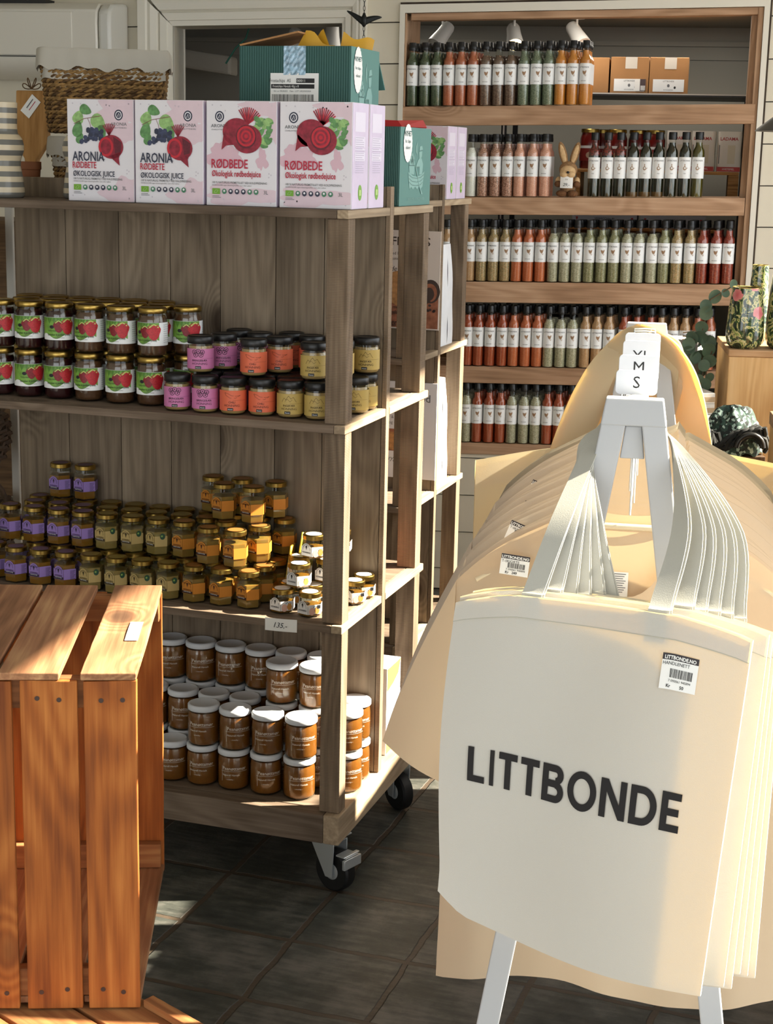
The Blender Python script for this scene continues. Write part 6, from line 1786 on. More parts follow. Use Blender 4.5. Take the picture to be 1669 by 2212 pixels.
# ------------------------------------------------------------------ tote bags
M_TOTE = cloth('canvas', '#D6D5CF', .24, '#F2D680', weave=900, bump=.35)
M_STITCH = plain('stitch_thread', '#b3af9f', .9)
M_TOTE_Y = cloth('canvas_rear', '#E4DCC2', .45, '#F0D68C', weave=900, bump=.3)
TL0, TR0, BL0, BR0 = Vector((.095, 2.06, 1.083)), Vector((.448, 1.88, 1.093)), Vector((.084, 2.06, .652)), Vector((.414, 1.88, .619))
def tote_surf(k, off):
    dx, dy = .0085 * k, .0085 * k
    TL = TL0 + Vector((dx * .7, dy, .007 * math.sin(k * 2.1) * (k > 0))); g = (k > 0)
    TR = TR0 + Vector((.022 * g + .0075 * k, .030 * g + .010 * k, -.004 * k))
    BL = BL0 + Vector((dx * 1.2 + .010 * (k > 0), dy, -.010 * min(k, 2))); BR = BR0 + Vector((.026 * g + .0125 * k, .030 * g + .010 * k, -.008 * (k % 3)))
    rnd = random.Random(40); ph = [rnd.uniform(0, 6.28) for _ in range(4)]
    nrm = (TR - TL).cross(TL - BL).normalized()
    def S(s, t, k2=0.0):
        p = TL.lerp(TR, s).lerp(BL.lerp(BR, s), t)
        p = p + Vector((0, 0, .022 * min(1, math.sin(PI * s) * 1.5) ** .8 * (1 - t) ** 2.5 - .018 * math.sin(PI * s) * t ** 3))
        p.x -= .010 * math.sin(PI * min(1, t * 1.15)) * (1 - s)
        # rounded lower corners
        c_ = max(0, t - .86) / .14
        p.z += .020 * c_ ** 2 * (max(0, .10 - s) / .10) ** 1.2
        w = .004 * math.sin(7 * s + ph[0]) * (.3 + t) + .003 * math.sin(11 * s + 3 * t + ph[1]) * (1 - t) + .006 * math.sin(3.2 * t + ph[2]) * (s - .5)
        w += .005 * math.sin(PI * s) * math.sin(PI * t)
        w = w * .8
        return p + nrm * (w + off + k2)
    return S, nrm
def ribbon(b, path, wdir, w, mat, th=.0012):
    """flat strap along a path; wdir[i] = width direction at each point"""
    path = [Vector(p) for p in path]
    n = len(path)
    # smooth by Catmull-Rom
    pts = []; wd = []
    for i in range(n - 1):
        p0, p1, p2, p3 = path[max(i-1, 0)], path[i], path[i+1], path[min(i+2, n-1)]
        for j in range(8):
            q = j / 8
            pts.append(.5 * ((2*p1) + (p2-p0)*q + (2*p0-5*p1+4*p2-p3)*q*q + (3*p1-p0-3*p2+p3)*q**3)); wd.append(wdir[i].lerp(wdir[i+1], q).normalized())
    pts.append(path[-1]); wd.append(wdir[-1].normalized())
    vs = []; fs = []
    for i, (p, d) in enumerate(zip(pts, wd)):
        tg = (pts[min(i+1, len(pts)-1)] - pts[max(i-1, 0)]).normalized()
        nn = tg.cross(d).normalized()
        for (a, e) in ((-1, -1), (1, -1), (1, 1), (-1, 1)):
            vs.append(p + d * (a * w / 2) + nn * (e * th / 2))
    m = len(pts)
    for i in range(m - 1):
        for j in range(4):
            j2 = (j + 1) % 4
            fs.append((i*4+j, i*4+j2, (i+1)*4+j2, (i+1)*4+j))
    fs.append((3, 2, 1, 0)); fs.append(((m-1)*4, (m-1)*4+1, (m-1)*4+2, (m-1)*4+3))
    b.add(vs, fs, mat)
M_STRAP = cloth('canvas_strap', '#B9B8AF', .05, '#F0DF9C', weave=900, bump=.35)
TOTELAB = ['front cream tote bag printed LITTBONDE with a price sticker'] + [f'cream tote bag hanging {ORD[k]} in the stack behind the printed front bag' for k in range(1, 6)]
for k in range(6):
    t = thing('tote_bag', TOTELAB[k], 'tote bag', (0, 0, 0), 0, 'cream tote bags at the rack front')
    S, nrm = tote_surf(k, .0025); S2, _ = tote_surf(k, -.0025)
    b = MB(); nu, nv = 26, 26
    b.grid(lambda s, q: S(s, q), nu, nv, M_TOTE, True); b.grid(lambda s, q: S2(s, q), nu, nv, M_TOTE)
    for s in (0, 1): b.grid(lambda a, q, s=s: S(s, q).lerp(S2(s, q), a), 1, nv, M_TOTE)
    b.grid(lambda a, q: S(a, 1).lerp(S2(a, 1), q), nu, 1, M_TOTE)
    b.build('bag_body', t, 70)
    b = MB(); b.grid(lambda s, q: S(s, q * .062, .0011), nu, 2, M_TOTE, True)
    b.grid(lambda s, q: S(s, .0585 + .0022 * q, .0015), nu, 1, M_STITCH, True)
    b.build('top_hem', t, 70)
    ex = (S(.6, 0) - S(.4, 0)).normalized(); rx = Vector((rail_dir.y, -rail_dir.x, 0))
    for hnd in (0, 1):
        jj = k * 2 + hnd
        sl, sr = .27 + .033 * k + .006 * hnd, .70 + .028 * k + .006 * hnd
        oo = -.0052 if hnd else -.0022
        a0 = S(sl, .075, oo); a1 = S(sl, 0.0, oo)
        b0 = S(sr, .075, oo); b1 = S(sr, 0.0, oo)
        dd = .0305
        top = ZTOP - .0112
        up = [RP(-.021 - .0014 * (11 - jj), dd, ZTOP - .034), RP(-.013, dd, top + .0006 * (11 - jj)), RP(.013, dd, top + .0006 * (11 - jj)), RP(.021 + .0014 * (11 - jj), dd, ZTOP - .034)]
        wl_ = RP(-.0555 - .0007 * jj, .004 + .0010 * jj, ZTOP - .072); wr_ = RP(.0555 + .0016 * jj, .004 + .0010 * jj, ZTOP - .072)
        midl = a1.lerp(wl_, .55) + Vector((-.008, -.030, 0)); midr = b1.lerp(wr_, .55) + Vector((.012 + .0016 * jj, -.030, 0))
        wd = [ex, ex, ex, ex * .95 + rail_dir * -.1, ex * .75 + rail_dir * -.45, rail_dir * -1 + ex * .2, rail_dir * -1 + ex * .1, rail_dir * -1, rail_dir * -.5 - ex * .5 if False else rail_dir * -1 + ex * .1, rail_dir * -1 + ex * .2, ex * .75 + rail_dir * -.45, ex * .95 + rail_dir * -.1, ex, ex, ex]
        path = [a0, a1, a1.lerp(midl, .12), midl, wl_, up[0], up[1], up[2], up[3], wr_, midr, b1.lerp(midr, .12), b1, b0]
        b = MB(); ribbon(b, path, wd, .028, M_STRAP); b.build('strap', t, 60)
    if k == 0:
        Sp, _ = tote_surf(0, .0025)
        # big printed letters, drawn stroke by stroke in label space
        M_PRINT = plain('print_black', '#1d1b1c', .85)
        b = MB()
        s0, s1 = .108, .857
        adv = {'L': .62, 'I': .24, 'T': .66, 'B': .78, 'O': 1.02, 'N': .88, 'D': .88, 'E': .62}
        word = 'LITTBONDE'; tot = sum(adv[ch] for ch in word) + .13 * (len(word) - 1)
        Hh = .108; tc_ = .556
        fxs = (s1 - s0) / tot
        def put_poly(x0, poly, holes=None):
            vs = []; fs = []
            return poly
        def fnp(x, y): return Sp(s0 + x * fxs, tc_ - y * Hh, .0019)
        def strip(x0, P, w):
            b.line(lambda x, y: fnp(x0 + x, y), P, w, M_PRINT)
        def bar(x0, xa, xb, ya, yb):
            n = max(1, int((xb - xa) / .12)); m_ = max(1, int((yb - ya) / .25))
            b.grid(lambda s, q: fnp(x0 + xa + (xb - xa) * s, ya + (yb - ya) * q), n, m_, M_PRINT, True)
        def arc(x0, cx, cy, rx, ry, wx, wy, a0, a1, n):
            vs = []; fs = []
            for i in range(n + 1):
                a = a0 + (a1 - a0) * i / n
                for (ax, ay) in ((rx, ry), (rx - wx, ry - wy)):
                    vs.append(fnp(x0 + cx + ax * math.cos(a), cy + ay * math.sin(a)))
            for i in range(n): fs.append((2*i, 2*i+2, 2*i+3, 2*i+1))
            b.add(vs, fs, M_PRINT)
        TH, TV = .215, .19
        x = 0
        for ch in word:
            w = adv[ch]
            if ch == 'L': bar(x, 0, TH, 0, 1); bar(x, TH, w, 0, TV)
            elif ch == 'I': bar(x, .05, .05 + TH * .72, 0, 1)
            elif ch == 'T': bar(x, 0, w, 1 - TV, 1); bar(x, w/2 - TH/2, w/2 + TH/2, 0, 1 - TV)
            elif ch == 'E':
                bar(x, 0, TH, 0, 1)
                for y in (0, .5 - TV/2, 1 - TV): bar(x, TH, w - (.05 if y == .5 - TV/2 else 0), y, y + TV)
            elif ch == 'N':
                bar(x, 0, TH, 0, 1); bar(x, w - TH, w, 0, 1)
                vs = []; 
                for i in range(7):
                    q = i / 6; yy = 1 - q
                    xa = TH * .0 + (w - TH) * q; vs += [fnp(x + max(xa, .0), yy), fnp(x + min(xa + TH * 1.15, w), yy)]
                b.add(vs, [(2*i, 2*i+2, 2*i+3, 2*i+1) for i in range(6)], M_PRINT)
            elif ch == 'O': arc(x, w/2, .5, w/2, .52, TH, TV, 0, 2*PI, 36)
            elif ch == 'D':
                bar(x, 0, TH, 0, 1); bar(x, TH, .38, 0, TV); bar(x, TH, .38, 1 - TV, 1); arc(x, .38, .5, w - .38, .5, TH, TV, -PI/2, PI/2, 20)
            elif ch == 'B':
                bar(x, 0, TH, 0, 1)
                for y in (0, .5 - TV/2, 1 - TV): bar(x, TH, .46, y, y + TV)
                arc(x, .46, .5 - TV/2 + TV/2 + .25 - .01, w - .46 - .03, .25 + .01, TH, TV, -PI/2, PI/2, 14); arc(x, .46, .29 - .0, w - .46, .29, TH, TV, -PI/2, PI/2, 14)
            x += w + .13
        b.build('lettering', t)
        def stT(v):
            s = .795 + v.x / .40; q = .138 - v.z / .44
            return Sp(s, q - (s - .795) * .02, .0012 - v.y)
        class TT:
            def __matmul__(s_, v): return stT(v)
        sticker(t, TT(), word='HANDLENETT', price='Kr        50', w=.046, h=.040)
# totes hanging at the far end
def rear_tote(lab, A, B, h, sh, seed, sw):
    t = thing('tote_bag', lab, 'tote bag', (0, 0, 0), 0, 'cream tote bags at the rack rear')
    A = Vector(A); B = Vector(B); rnd = random.Random(seed); ph = rnd.uniform(0, 6)
    n = (B - A).cross(Vector((0, 0, 1))).normalized()
    def S(s, q, o): return A.lerp(B, s) + Vector((0, 0, -h * q + .012 * math.sin(PI * s) * (1 - q))) + n * (o + .008 * math.sin(6 * s + ph) * (.4 + q))
    b = MB(); b.grid(lambda s, q: S(s, q, .003), 20, 10, M_TOTE_Y, True); b.grid(lambda s, q: S(s, q, -.003), 20, 10, M_TOTE_Y)
    for s in (0, 1): b.grid(lambda a, q, s=s: S(s, q, .003 - .006 * a), 1, 10, M_TOTE_Y)
    b.build('bag_body', t, 70)
    b = MB(); b.grid(lambda s, q: S(s, q * .14, .0045), 20, 1, M_TOTE_Y, True); b.build('top_hem', t, 70)
    d = RL - .04 - sh
    for hnd in (0, 1):
        y = RL - .060 - .004 * hnd - sh * .3
        for (s, q) in ((sw[0], -1), (sw[1], 1)):
            p0 = S(s, .05, 0); p1 = S(s, 0, 0)
            p3 = RP(q * (.030 + .006 * hnd), y + .010, ZTOP - .030); p4 = RP(q * .003, y, ZTOP - .008 + .003 * hnd + sh * .1)
            mid = p1.lerp(p3, .62) + Vector((q * (.006 + .008 * hnd), .0, .012))
            b = MB(); ex = (B - A).normalized()
            ribbon(b, [p0, p1, mid, p3, p4], [ex, ex, ex * .8 + Vector((0, -.5, q * -.2)), ex * .6 + Vector((0, -.8, 0)), Vector((0, -1, 0)) + ex * .2], .080, M_TOTE_Y, .003); b.build('strap', t, 60)
rear_tote('pale yellow tote bag glowing at the rear end of the rack beside the trolley', (.181, 3.28, 1.050), (.56, 3.335, 1.080), .42, 0.0, 3, (.52, .95))
rear_tote('pale yellow tote bag glowing at the rear end of the rack beside the wooden cabinet', (.44, 3.345, 1.080), (.82, 3.30, 1.050), .42, .05, 5, (.10, .52))
# ------------------------------------------------------------------ wooden crates at the front
WC = dict(dark='#7a4420', mid='#b06c36', light='#cf9254')
WCZ = wood('crate_wood_upright', '#633011', '#92511f', '#b37034', 'Z', scale=.9, vary=.10, rough=.7)
WCY = wood('crate_wood_deep', '#6c4a30', '#95694a', '#bb9468', 'Y', scale=.9, vary=.10, rough=.8)
WCXX = wood('crate_wood_across', '#694024', '#8f5c36', '#ad7c4c', 'X', scale=.9, vary=.10, rough=.75)
M_NAIL = plain('rusty_nail', '#4a3a33', .6, metal=.6)
CRZ = math.radians(3.7)
ZC, HC, DC, WCw = .402, .526, .485, .40
t = thing('wooden_crate', 'orange brown wooden crate standing on end with its top slat in sunlight', 'crate', (-.352, 2.2, ZC + .0005), CRZ)
rnd = random.Random(12)
# local: x runs left (negative) from the open right-hand side, y goes to the rear
def slat(nm, x0, x1, y0, y1, z0, z1, mat, rough_edge=True):
    b = MB()
    # a few segments with wandering edges so the sawn boards are not perfect
    dims = [x1 - x0, y1 - y0, z1 - z0]; ax = dims.index(max(dims))
    n = 10
    vs = []; fs = []
    j = [(rnd.uniform(-1, 1), rnd.uniform(-1, 1)) for _ in range(n + 1)]
    thin = dims.index(min(dims)); wide = 3 - ax - thin
    lo, hi = (x0, y0, z0), (x1, y1, z1)
    for i in range(n + 1):
        q = i / n
        for (a, c_) in ((0, 0), (1, 0), (1, 1), (0, 1)):
            p = [0, 0, 0]
            p[ax] = lo[ax] + dims[ax] * q + (.0012 * rnd.uniform(-1, 1) if i in (0, n) else 0)
            p[wide] = lo[wide] + dims[wide] * a + .0005 * j[i][a] * (1 if rough_edge else 0)
            p[thin] = lo[thin] + dims[thin] * c_
            vs.append(Vector(p))
    for i in range(n):
        for k in range(4):
            k2 = (k + 1) % 4
            fs.append((i*4+k, i*4+k2, (i+1)*4+k2, (i+1)*4+k))
    fs += [(3, 2, 1, 0), (n*4, n*4+1, n*4+2, n*4+3)]
    b.add(vs, fs, mat)
    o = b.build(nm, t, bevel=.0015)
    bm = bmesh.new(); bm.from_mesh(o.data); bmesh.ops.recalc_face_normals(bm, faces=bm.faces); bm.to_mesh(o.data); bm.free()
    return o
TS = .011
# front slats (upright), rear slats, top slats (running back), floor slats
fx_ = [(-.076, 0), (-.166, -.085), (-.262, -.178), (-.36, -.274)]
for i, (a, e) in enumerate(fx_): slat('front_slat', a, e, 0, TS, .0 + rnd.uniform(0, .004), HC - TS - .001, WCZ)
for (a, e) in ((-.084, 0), (-.178, -.094), (-.272, -.188), (-.366, -.282)): slat('rear_slat', a, e, DC - TS, DC, 0, HC - TS - .001, WCZ)
for (a, e) in ((-.080, 0), (-.196, -.110), (-.289, -.203), (-.385, -.295)): slat('top_slat', a, e, .0, DC, HC - TS, HC, WCY)
for (a, e) in ((-.085, 0), (-.185, -.095), (-.285, -.195), (-.385, -.295)): slat('floor_slat', a, e, TS + .001, DC - TS - .001, .004, .004 + TS, WCY)
for y0 in (TS + .0005, DC - TS - .0195):
    slat('end_batten', -.38, -.004, y0, y0 + .019, HC - TS - .046, HC - TS - .0005, WCXX)
    slat('end_batten', -.38, -.004, y0, y0 + .019, .016, .060, WCXX)
slat('corner_post', -.395, -.386, .0, DC, 0.002, HC, WCZ)
for (a, e) in fx_:
    for z in (.030, HC - .038):
        for x in (a + .022, e - .022):
            b = MB(); b.lathe([(0, -.0006), (.0032, -.0006), (.0036, .001)], 10, M_NAIL, Matrix.Translation((x + rnd.uniform(-.004, .004), 0, z + rnd.uniform(-.003, .003))) @ Matrix.Rotation(PI/2, 4, 'X')); b.build('nail', t, 40)
# the price slip on the sunny slat
st = thing('price_slip', 'small white price slip lying on the sunlit slat of the upper crate', 'price tag', Matrix.Translation((-.352, 2.2, ZC)) @ Matrix.Rotation(CRZ, 4, 'Z') @ Vector((-.022, .205, HC + .0022)), CRZ)
b = MB(); b.grid(lambda s, q: Vector(((s - .5) * .020, (q - .5) * .100, .0008 * math.sin(PI * q))), 2, 6, M_PAPER); b.build('slip', st)
b = MB(); b.text(lambda x, y: Vector((-y, x, .0016)), '20 kr', -.01, -.003, .013, M_GREYINK); b.build('lettering', st)
# lower crate, turned and mostly hidden
t = thing('wooden_crate', 'lower wooden crate turned at an angle under the upright one', 'crate', (-.337, 2.223, 0), math.radians(-43))
ZL = ZC - .002
for i in range(4): slat('top_slat', -.58, .115, -.365 + i * .092, -.280 + i * .092, ZL - .012, ZL, WCXX)
for i in range(3):
    slat('front_slat', -.58, .115, -.378, -.366, .03 + i * .118, .135 + i * .118 - .003, WCXX)
    slat('rear_slat', -.58, .115, .001, .012, .03 + i * .118, .135 + i * .118 - .003, WCXX)
slat('end_panel', .100, .112, -.365, .0, .0, ZL - .013, WCY); slat('end_panel', -.577, -.565, -.365, .0, .0, ZL - .013, WCY)
slat('rim_batten', .002, .118, -.020, .0, ZL + .0005, ZL + .013, WCXX)
# ------------------------------------------------------------------ right-hand side: cabinet, vases, greenery
WPINE = wood('pine_upright', '#b98f5c', '#d1ab78', '#e0c193', 'Z', knots=False, vary=.04, fine=.2)
CA = math.radians(-6)
t = thing('pine_cabinet', 'pale pine box cabinet carrying the floral vases', 'cabinet', (.958, 4.55, 0), CA)
b = MB(); b.box(0, .55, 0, .018, .02, 1.13, WPINE); b.build('front_panel', t, bevel=.002)
b = MB(); b.box(0, .018, .019, .36, .02, 1.13, WPINE); b.build('side_panel', t, bevel=.002)
b = MB(); b.box(.532, .55, .019, .36, .02, 1.13, WPINE); b.build('side_panel', t, bevel=.002)
b = MB(); b.box(-.003, .553, -.003, .363, 1.1305, 1.150, wood('pine_top', '#9a7650', '#b08a62', '#c4a07a', 'X', knots=False, vary=.04)); b.build('top', t, bevel=.003)
b = MB(); b.box(.03, .045, -.0008, -.0002, .885, .985, plain('tape_mark', '#a98458', .6)); b.disc(planar((.0375, -.0006, .985), (1, 0, 0), (0, 0, 1)), 0, 0, .0075, .008, MATS['tape_mark'], 14, 1); b.build('hand_hole', t)
b = MB(); b.box(.02, .50, .02, .34, .02, .04, WPINE); b.build('base', t)
# floral pattern
def floral():
    m, nt_, bs = newmat('floral_glass')
    L = nt_.links
    tc = N(nt_, 'ShaderNodeTexCoord')
    nz = N(nt_, 'ShaderNodeTexNoise'); nz.inputs['Scale'].default_value = 26; nz.inputs['Detail'].default_value = 3; nz.inputs['Distortion'].default_value = 2.2
    L.new(tc.outputs['Object'], nz.inputs['Vector'])
    rp = N(nt_, 'ShaderNodeValToRGB'); rp.color_ramp.interpolation = 'CONSTANT'
    e = rp.color_ramp.elements
    e[0].position = 0; e[0].color = c('#22301f'); e[1].position = .44; e[1].color = c('#3c5634')
    for p, h in ((.50, '#c4b981'), (.56, '#8a9a54'), (.61, '#2b4030'), (.66, '#b7a972')):
        x = e.new(p); x.color = c(h)
    L.new(nz.outputs['Fac'], rp.inputs['Fac'])
    vo = N(nt_, 'ShaderNodeTexVoronoi'); vo.inputs['Scale'].default_value = 15
    L.new(tc.outputs['Object'], vo.inputs['Vector'])
    n2 = N(nt_, 'ShaderNodeTexNoise'); n2.inputs['Scale'].default_value = 60
    L.new(tc.outputs['Object'], n2.inputs['Vector'])
    ad = N(nt_, 'ShaderNodeMath', operation='MULTIPLY_ADD'); ad.inputs[1].default_value = .25
    L.new(n2.outputs['Fac'], ad.inputs[0]); L.new(vo.outputs['Distance'], ad.inputs[2])
    lt = N(nt_, 'ShaderNodeMath', operation='LESS_THAN'); lt.inputs[1].default_value = .40
    L.new(ad.outputs[0], lt.inputs[0])
    sp = N(nt_, 'ShaderNodeSeparateColor'); L.new(vo.outputs['Color'], sp.inputs[0])
    g2 = N(nt_, 'ShaderNodeMath', operation='GREATER_THAN'); g2.inputs[1].default_value = .45; L.new(sp.outputs[0], g2.inputs[0])
    mm = N(nt_, 'ShaderNodeMath', operation='MULTIPLY'); L.new(lt.outputs[0], mm.inputs[0]); L.new(g2.outputs[0], mm.inputs[1])
    rr = N(nt_, 'ShaderNodeValToRGB'); rr.color_ramp.elements[0].position = .1; rr.color_ramp.elements[0].color = c('#b8434a'); rr.color_ramp.elements[1].position = .4; rr.color_ramp.elements[1].color = c('#d98482')
    L.new(ad.outputs[0], rr.inputs['Fac'])
    mx = N(nt_, 'ShaderNodeMix', data_type='RGBA'); L.new(mm.outputs[0], mx.inputs['Factor']); L.new(rp.outputs[0], mx.inputs['A']); L.new(rr.outputs[0], mx.inputs['B'])
    L.new(mx.outputs['Result'], bs.inputs['Base Color']); bs.inputs['Roughness'].default_value = .12; bs.inputs['Coat Weight'].default_value = .8; bs.inputs['Coat Roughness'].default_value = .04
    return m
M_FLO = floral(); M_RIM = plain('vase_rim_gold', '#c9b36a', .2, metal=.8)
M_INNER = plain('vase_inner', '#b9b48e', .3)
def floral_vase(label, loc, r, h, waist=.0):
    t = thing('floral_vase', label, 'vase', loc, random.uniform(0, 3), 'floral glass vases')
    pr = [(0, 0), (r * .72, 0), (r * .90, .010), (r * 1.0, .03), (r * 1.0, h * .35), (r * .93, h * .65), (r * .82, h * .88), (r * .80, h)]
    b = MB(); b.lathe(pr, 36, M_FLO); b.build('vase_body', t, 60)
    b = MB(); b.lathe([(r * .80, h), (r * .805, h + .002), (r * .77, h + .0025), (r * .765, h)], 36, M_RIM); b.build('rim', t, 60)
    b = MB(); b.lathe([(r * .77, h), (r * .85, h * .6), (r * .9, .03), (0, .012)], 36, M_INNER); b.build('lining', t, 60)
floral_vase('floral glass vase with gold rim, shortest at the cabinet corner', (1.008, 4.60, 1.1506), .053, .170)
floral_vase('tall floral glass vase at the photo edge beside the short one', (1.128, 4.60, 1.1506), .060, .240)
floral_vase('slim red floral vase standing behind the two larger floral vases', (1.070, 4.73, 1.1506), .030, .225)
# pendant lamp
t = thing('pendant_lamp', 'dark metal pendant lamp shade with pale yellow inside at the upper edge', 'lamp', (1.165, 4.72, 1.755))
b = MB(); b.lathe([(.140, 0.0), (.132, .008), (.085, .045), (.045, .075), (.035, .10), (.02, .105), (0, .106)], 40, plain('shade_dark', '#4b4a45', .5)); b.build('lamp_shade', t, 50)
b = MB(); b.lathe([(.1385, .001), (.130, .006), (.083, .042), (.043, .071), (0, .08)], 40, plain('shade_inside', '#d9c787', .5)); b.build('shade_lining', t, 50)
b = MB(); b.tube([(0, 0, .1065), (0, 0, CEIL - 1.756)], .003, 8, M_BLACK); b.build('cable', t)
# eucalyptus in a small pot
t = thing('eucalyptus', 'grey green eucalyptus sprigs drooping beside the pine cabinet', 'plant', (.868, 4.79, 0))
M_EUC = plain('eucalyptus_leaf', '#5d7561', .6, noise=.2, nscale=25); M_STEM = plain('stem', '#6b5a45', .7)
b = MB(); rnd = random.Random(14)
stems = [[(.0, .0, 1.19), (-.03, -.03, 1.27), (-.015, -.04, 1.36), (.05, -.03, 1.40)], [(.0, 0, 1.17), (-.05, -.04, 1.20), (-.085, -.06, 1.13), (-.10, -.07, 1.03)], [(0, 0, 1.17), (-.02, -.05, 1.18), (-.035, -.08, 1.12), (-.045, -.09, 1.02)], [(.0, .0, 1.18), (-.04, -.02, 1.25), (-.07, -.04, 1.23), (-.095, -.05, 1.17)], [(0, 0, 1.17), (.0, -.05, 1.22), (-.02, -.07, 1.17), (-.02, -.08, 1.08)]]
lv = MB()
for st_ in stems:
    st_ = [(x + (.075 if i else 0), y - (.03 if i else 0), z - (.065 if i else 0) - .02) for i, (x, y, z) in enumerate(st_)]
    b.tube(st_, .0022, 6, M_STEM)
    for i in range(7):
        q = .25 + .75 * i / 6; k = min(int(q * 3), 2); f = q * 3 - k
        p = Vector(st_[k]).lerp(Vector(st_[k + 1]), f)
        r = rnd.uniform(.015, .024) * (1.05 - .2 * q)
        T = Matrix.Translation(p + Vector((rnd.uniform(-.014, .014), rnd.uniform(-.012, .004), rnd.uniform(-.010, .010)))) @ Euler((PI/2 + rnd.uniform(-.6, .6), rnd.uniform(-.5, .5), rnd.uniform(-.6, .6))).to_matrix().to_4x4()
        lv.blob(lambda x, y: T @ Vector((x, y, .15 * (x*x + y*y) / r)), 0, 0, [(r * math.cos(a) * .95, r * math.sin(a)) for a in [2*PI*j/14 for j in range(14)]], M_EUC, 2)
b.build('stem', t, 60); lv.build('foliage', t, 60)
b = MB(); b.lathe([(0, 0.0), (.05, 0), (.06, 1.15), (.055, 1.155), (0, 1.14)], 24, plain('pot_grey', '#8d8a86', .7)); b.build('pot', t, 50)
# small boxes and cartons left of the cabinet
def mini(name, loc, s, mat, label, rz, cat='box', group=None):
    b = MB(); b.box(-s[0]/2, s[0]/2, -s[1]/2, s[1]/2, 0, s[2], mat); o = b.build(name, bevel=.0015); o.location = loc; o.rotation_euler = (0, 0, rz); return tag(o, label, cat, group)
M_KR = plain('kraft', '#b08d62', .8, noise=.06, nscale=15); M_GIFT = plain('gift_card', '#cfc8be', .6, noise=.08, nscale=60); M_GIFT2 = plain('gift_tan', '#a88f6f', .6)
mini('cardboard_box', (.852, 4.57, 0), (.165, .20, .905), M_KR, 'tall kraft cardboard box beside the pine cabinet under small gift boxes', .25)
b = MB(); b.text(planar((.852 - .02, 4.57 - .1045, .845), (math.cos(.25), math.sin(.25), 0), (0, 0, 1)), '*tg', 0, 0, .045, plain('stamp_ink', '#8d6a42', .8)); o = b.build('stamp'); tag(o, 'brown stamped letters on the tall kraft box', 'stamp')
def gift(loc, s, rz, label):
    t = thing('gift_box', label, 'box', loc, rz, 'small gift boxes')
    b = MB(); b.box(-s[0]/2, s[0]/2, -s[1]/2, s[1]/2, 0, s[2], M_GIFT); b.build('box_body', t, bevel=.001)
    b = MB(); b.box(-s[0]/2 - .0005, s[0]/2 + .0005, -s[1]/2 - .0005, s[1]/2 + .0005, s[2] * .15, s[2] * .62, M_GIFT2); b.build('sleeve', t)
gift((.850, 4.545, .9056), (.105, .11, .062), .3, 'white gift box with tan sleeve standing on the kraft box')
gift((.868, 4.56, .9682), (.085, .10, .030), .22, 'lower flat gift box on top of the white gift box')
gift((.872, 4.56, .9988), (.080, .095, .030), .18, 'upper flat gift box topmost beside the eucalyptus')
# dark knitted shawl heap
M_YARN = speckle('yarn', ['#20332d', '#141b19', '#8fa59b', '#2a423a'], 130, .8, 0)
M_DARKF = plain('black_fabric', '#161817', .8)
t = thing('knit_bag', 'dark green and black knitted bag lying by the cabinet', 'bag', (.925, 4.28, .0))
b = MB()
def heap(s, q):
    a = 2 * PI * s
    k = math.sin(PI * min(1, .5 * (1 - q) + .5) ) if False else math.cos(q * PI / 2)
    return Vector((.082 * math.cos(a) * (k ** .6 if k > 0 else 0), .06 * math.sin(a) * (k ** .6 if k > 0 else 0), .905 + .112 * math.sin(q * PI / 2) * (1 + .12 * math.sin(3 * a)) + .006 * math.sin(9 * a + 7 * q)))
b.grid(heap, 40, 12, M_YARN); b.build('knit_body', t, 70)
b = MB()
for k in range(9):
    a = k * .7
    b.tube([(.075 * math.cos(a + i * .28) + .01 * math.sin(i + k), -.055 - .012 * math.sin(i * .6 + k), .915 + .05 * math.sin(i * .5 + k) ** 2 + .008 * k * .3) for i in range(12)], .0065, 6, M_DARKF)
b.tube([(.03 + .035 * math.cos(i * PI / 10), -.078, .93 + .035 * math.sin(i * PI / 10)) for i in range(11)], .008, 8, plain('leather_black', '#121212', .35)); b.build('handles', t, 60)
mini('wooden_stool', (.915, 4.31, 0), (.17, .16, .900), wood('dark_bench', '#3a2c20', '#54402e', '#6a5340', 'Z', knots=False), 'dark wooden block stand carrying the knitted bag', .1, 'stand')
t = thing('display_stand', 'pale wooden stand with a brown top at the photo edge beside the knitted bag', 'stand', (1.085, 4.055, 0), -.1)
b = MB(); b.box(-.10, .10, -.1, .1, 0, 1.0, WPINE); b.build('stand_body', t, bevel=.002)
b = MB(); b.box(-.103, .103, -.103, .103, 1.0005, 1.034, WSX); b.build('stand_top', t, bevel=.002)

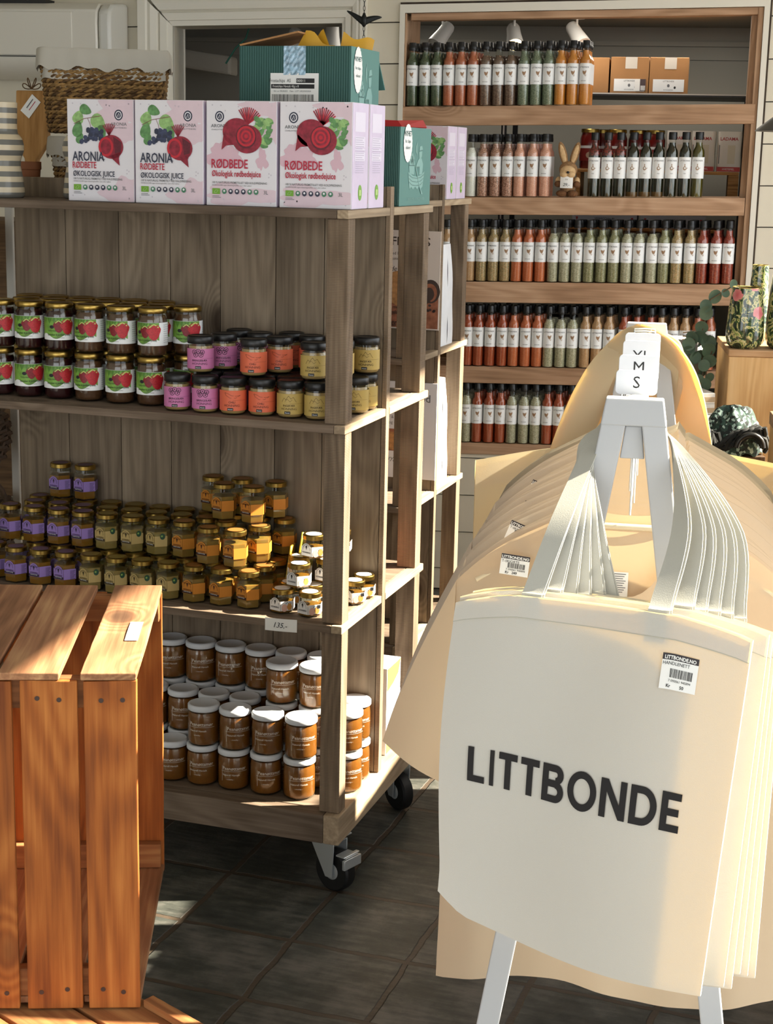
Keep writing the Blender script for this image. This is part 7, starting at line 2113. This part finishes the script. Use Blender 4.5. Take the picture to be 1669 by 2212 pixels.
# ------------------------------------------------------------------ left edge: wicker baskets on a stand behind the trolley
M_WICK = plain('wicker', '#7a5632', .7, noise=.4, nscale=70); M_WICKD = plain('wicker_dark', '#4d3a28', .75, noise=.4, nscale=70)
M_STAND = plain('stand_white', '#BDB9AF', .5)
t = thing('basket_stand', 'white metal stand with wicker baskets hooked on at the left edge', 'stand', (-1.03, 4.3, 0))
for x in (.012, -.30):
    b = MB(); b.box(x, x + .020, -.01, .01, 0, 1.72, M_STAND); b.build('pole', t, bevel=.002)
for z in (.30, .72, 1.20):
    b = MB(); b.box(-.2795, .0115, -.006, .006, z, z + .012, M_STAND); b.build('crossbar', t)
def wicker(label, loc, r, h, mat, tilt, handle=True):
    t = thing('wicker_basket', label, 'basket', loc, 0, 'wicker baskets on the stand')
    T = Matrix.Rotation(tilt, 4, 'X')
    b = MB(); rn = random.Random(int(h * 1000))
    for j in range(int(h / .012)):
        z = .012 * j
        k = .75 + .25 * math.sin(PI * (.15 + .7 * z / h))
        pts = [T @ Vector(((r * k + .005 * math.cos(i * PI + j * PI)) * math.cos(2*PI*i/30), (r * k + .005 * math.cos(i * PI + j * PI)) * math.sin(2*PI*i/30), z + rn.uniform(-.003, .003))) for i in range(30)]
        b.tube(pts, .0062, 5, mat, closed=True)
    b.build('woven_body', t, 60)
    if handle:
        b = MB()
        for o_ in (-.004, .004):
            b.tube([T @ Vector((r * .82 * math.cos(i * PI / 14), o_ + .004 * math.sin(i), h + r * .9 * math.sin(i * PI / 14) - .01)) for i in range(15)], .0055, 6, mat)
        b.build('handle', t, 60)
wicker('brown wicker basket highest on the stand at the left edge', (-1.145, 4.15, 1.36), .12, .13, M_WICK, .1)
wicker('dark wicker basket in the middle of the stand below the jam shelf level', (-1.105, 4.15, .87), .115, .13, M_WICKD, .2)
wicker('dark wicker basket lowest on the stand holding a pale bundle', (-1.085, 4.16, .635), .105, .12, M_WICKD, .2)
b = MB(); ell(b, 0, 0, 0, .055, .05, .06, plain('pale_bundle', '#9a948c', .8, noise=.1, nscale=20)); o = b.build('cloth_bundle', smooth=80); o.location = (-1.045, 3.985, .72); tag(o, 'pale grey bundle in front of the lowest dark wicker basket', 'bundle')
mini('store_crate', (-1.08, 4.75, 0), (.42, .25, 1.46), wood('back_crate', '#4a3826', '#6a523a', '#8a6e4e', 'X', knots=False), 'tall dark wooden crate tower in shade behind the basket stand', THW, 'crate')

# ------------------------------------------------------------------ unseen block added by the window to keep sun off the floor
t = thing('sun_blocker', 'added dark wooden block shading the floor from the shop window', 'counter', wl(1.75, -3.62, 0), THW)
WCO = wood('blocker_wood', '#3d2d20', '#5a4431', '#73593f', 'Y', knots=False)
b = MB(); b.box(0, .42, 0, 1.70, 0, 1.155, WCO); b.build('blocker_body', t, bevel=.003)
b = MB(); b.box(-.01, .43, -.02, 1.72, 1.1555, 1.19, WCO); b.build('blocker_top', t, bevel=.003)
b = MB(); b.box(.0, .12, .0, 1.34, 1.1905, 1.31, WCO); b.build('blocker_ledge', t, bevel=.003)  # raised strip added to stop the last sun patches
import OpenImageIO as oiio, sys, numpy as np
b=oiio.ImageBuf(sys.argv[1]); a=b.get_pixels(oiio.FLOAT); s=a.shape[1]/1669
pts={'tote left':(1050,1750),'tote mid':(1250,1500),'tote right':(1480,1800),'crate front':(120,1800),'crate top lit':(270,1380),'post front':(735,1150),'panel':(560,520),'shelfboard wall':(1200,640),'wall siding TL':(830,170),'siding R':(1650,350),'floor':(700,2050),'floor2':(900,1800),'juice white':(300,400),'heat pump':(150,80),'storeroom':(1560,150),'sleeve':(900,1560),'shirt front':(1620,1330),'Aleg':(1290,1150),'lid white':(640,1558),'shelf edge lit':(790,905),'post side lit':(757,1150),'green box':(600,150)}
for k,(x,y) in pts.items():
    x,y=int(x*s),int(y*s); v=a[y-1:y+2,x-1:x+2,:3].mean((0,1))
    print(f'{k:16s}',(v*255).round().astype(int))
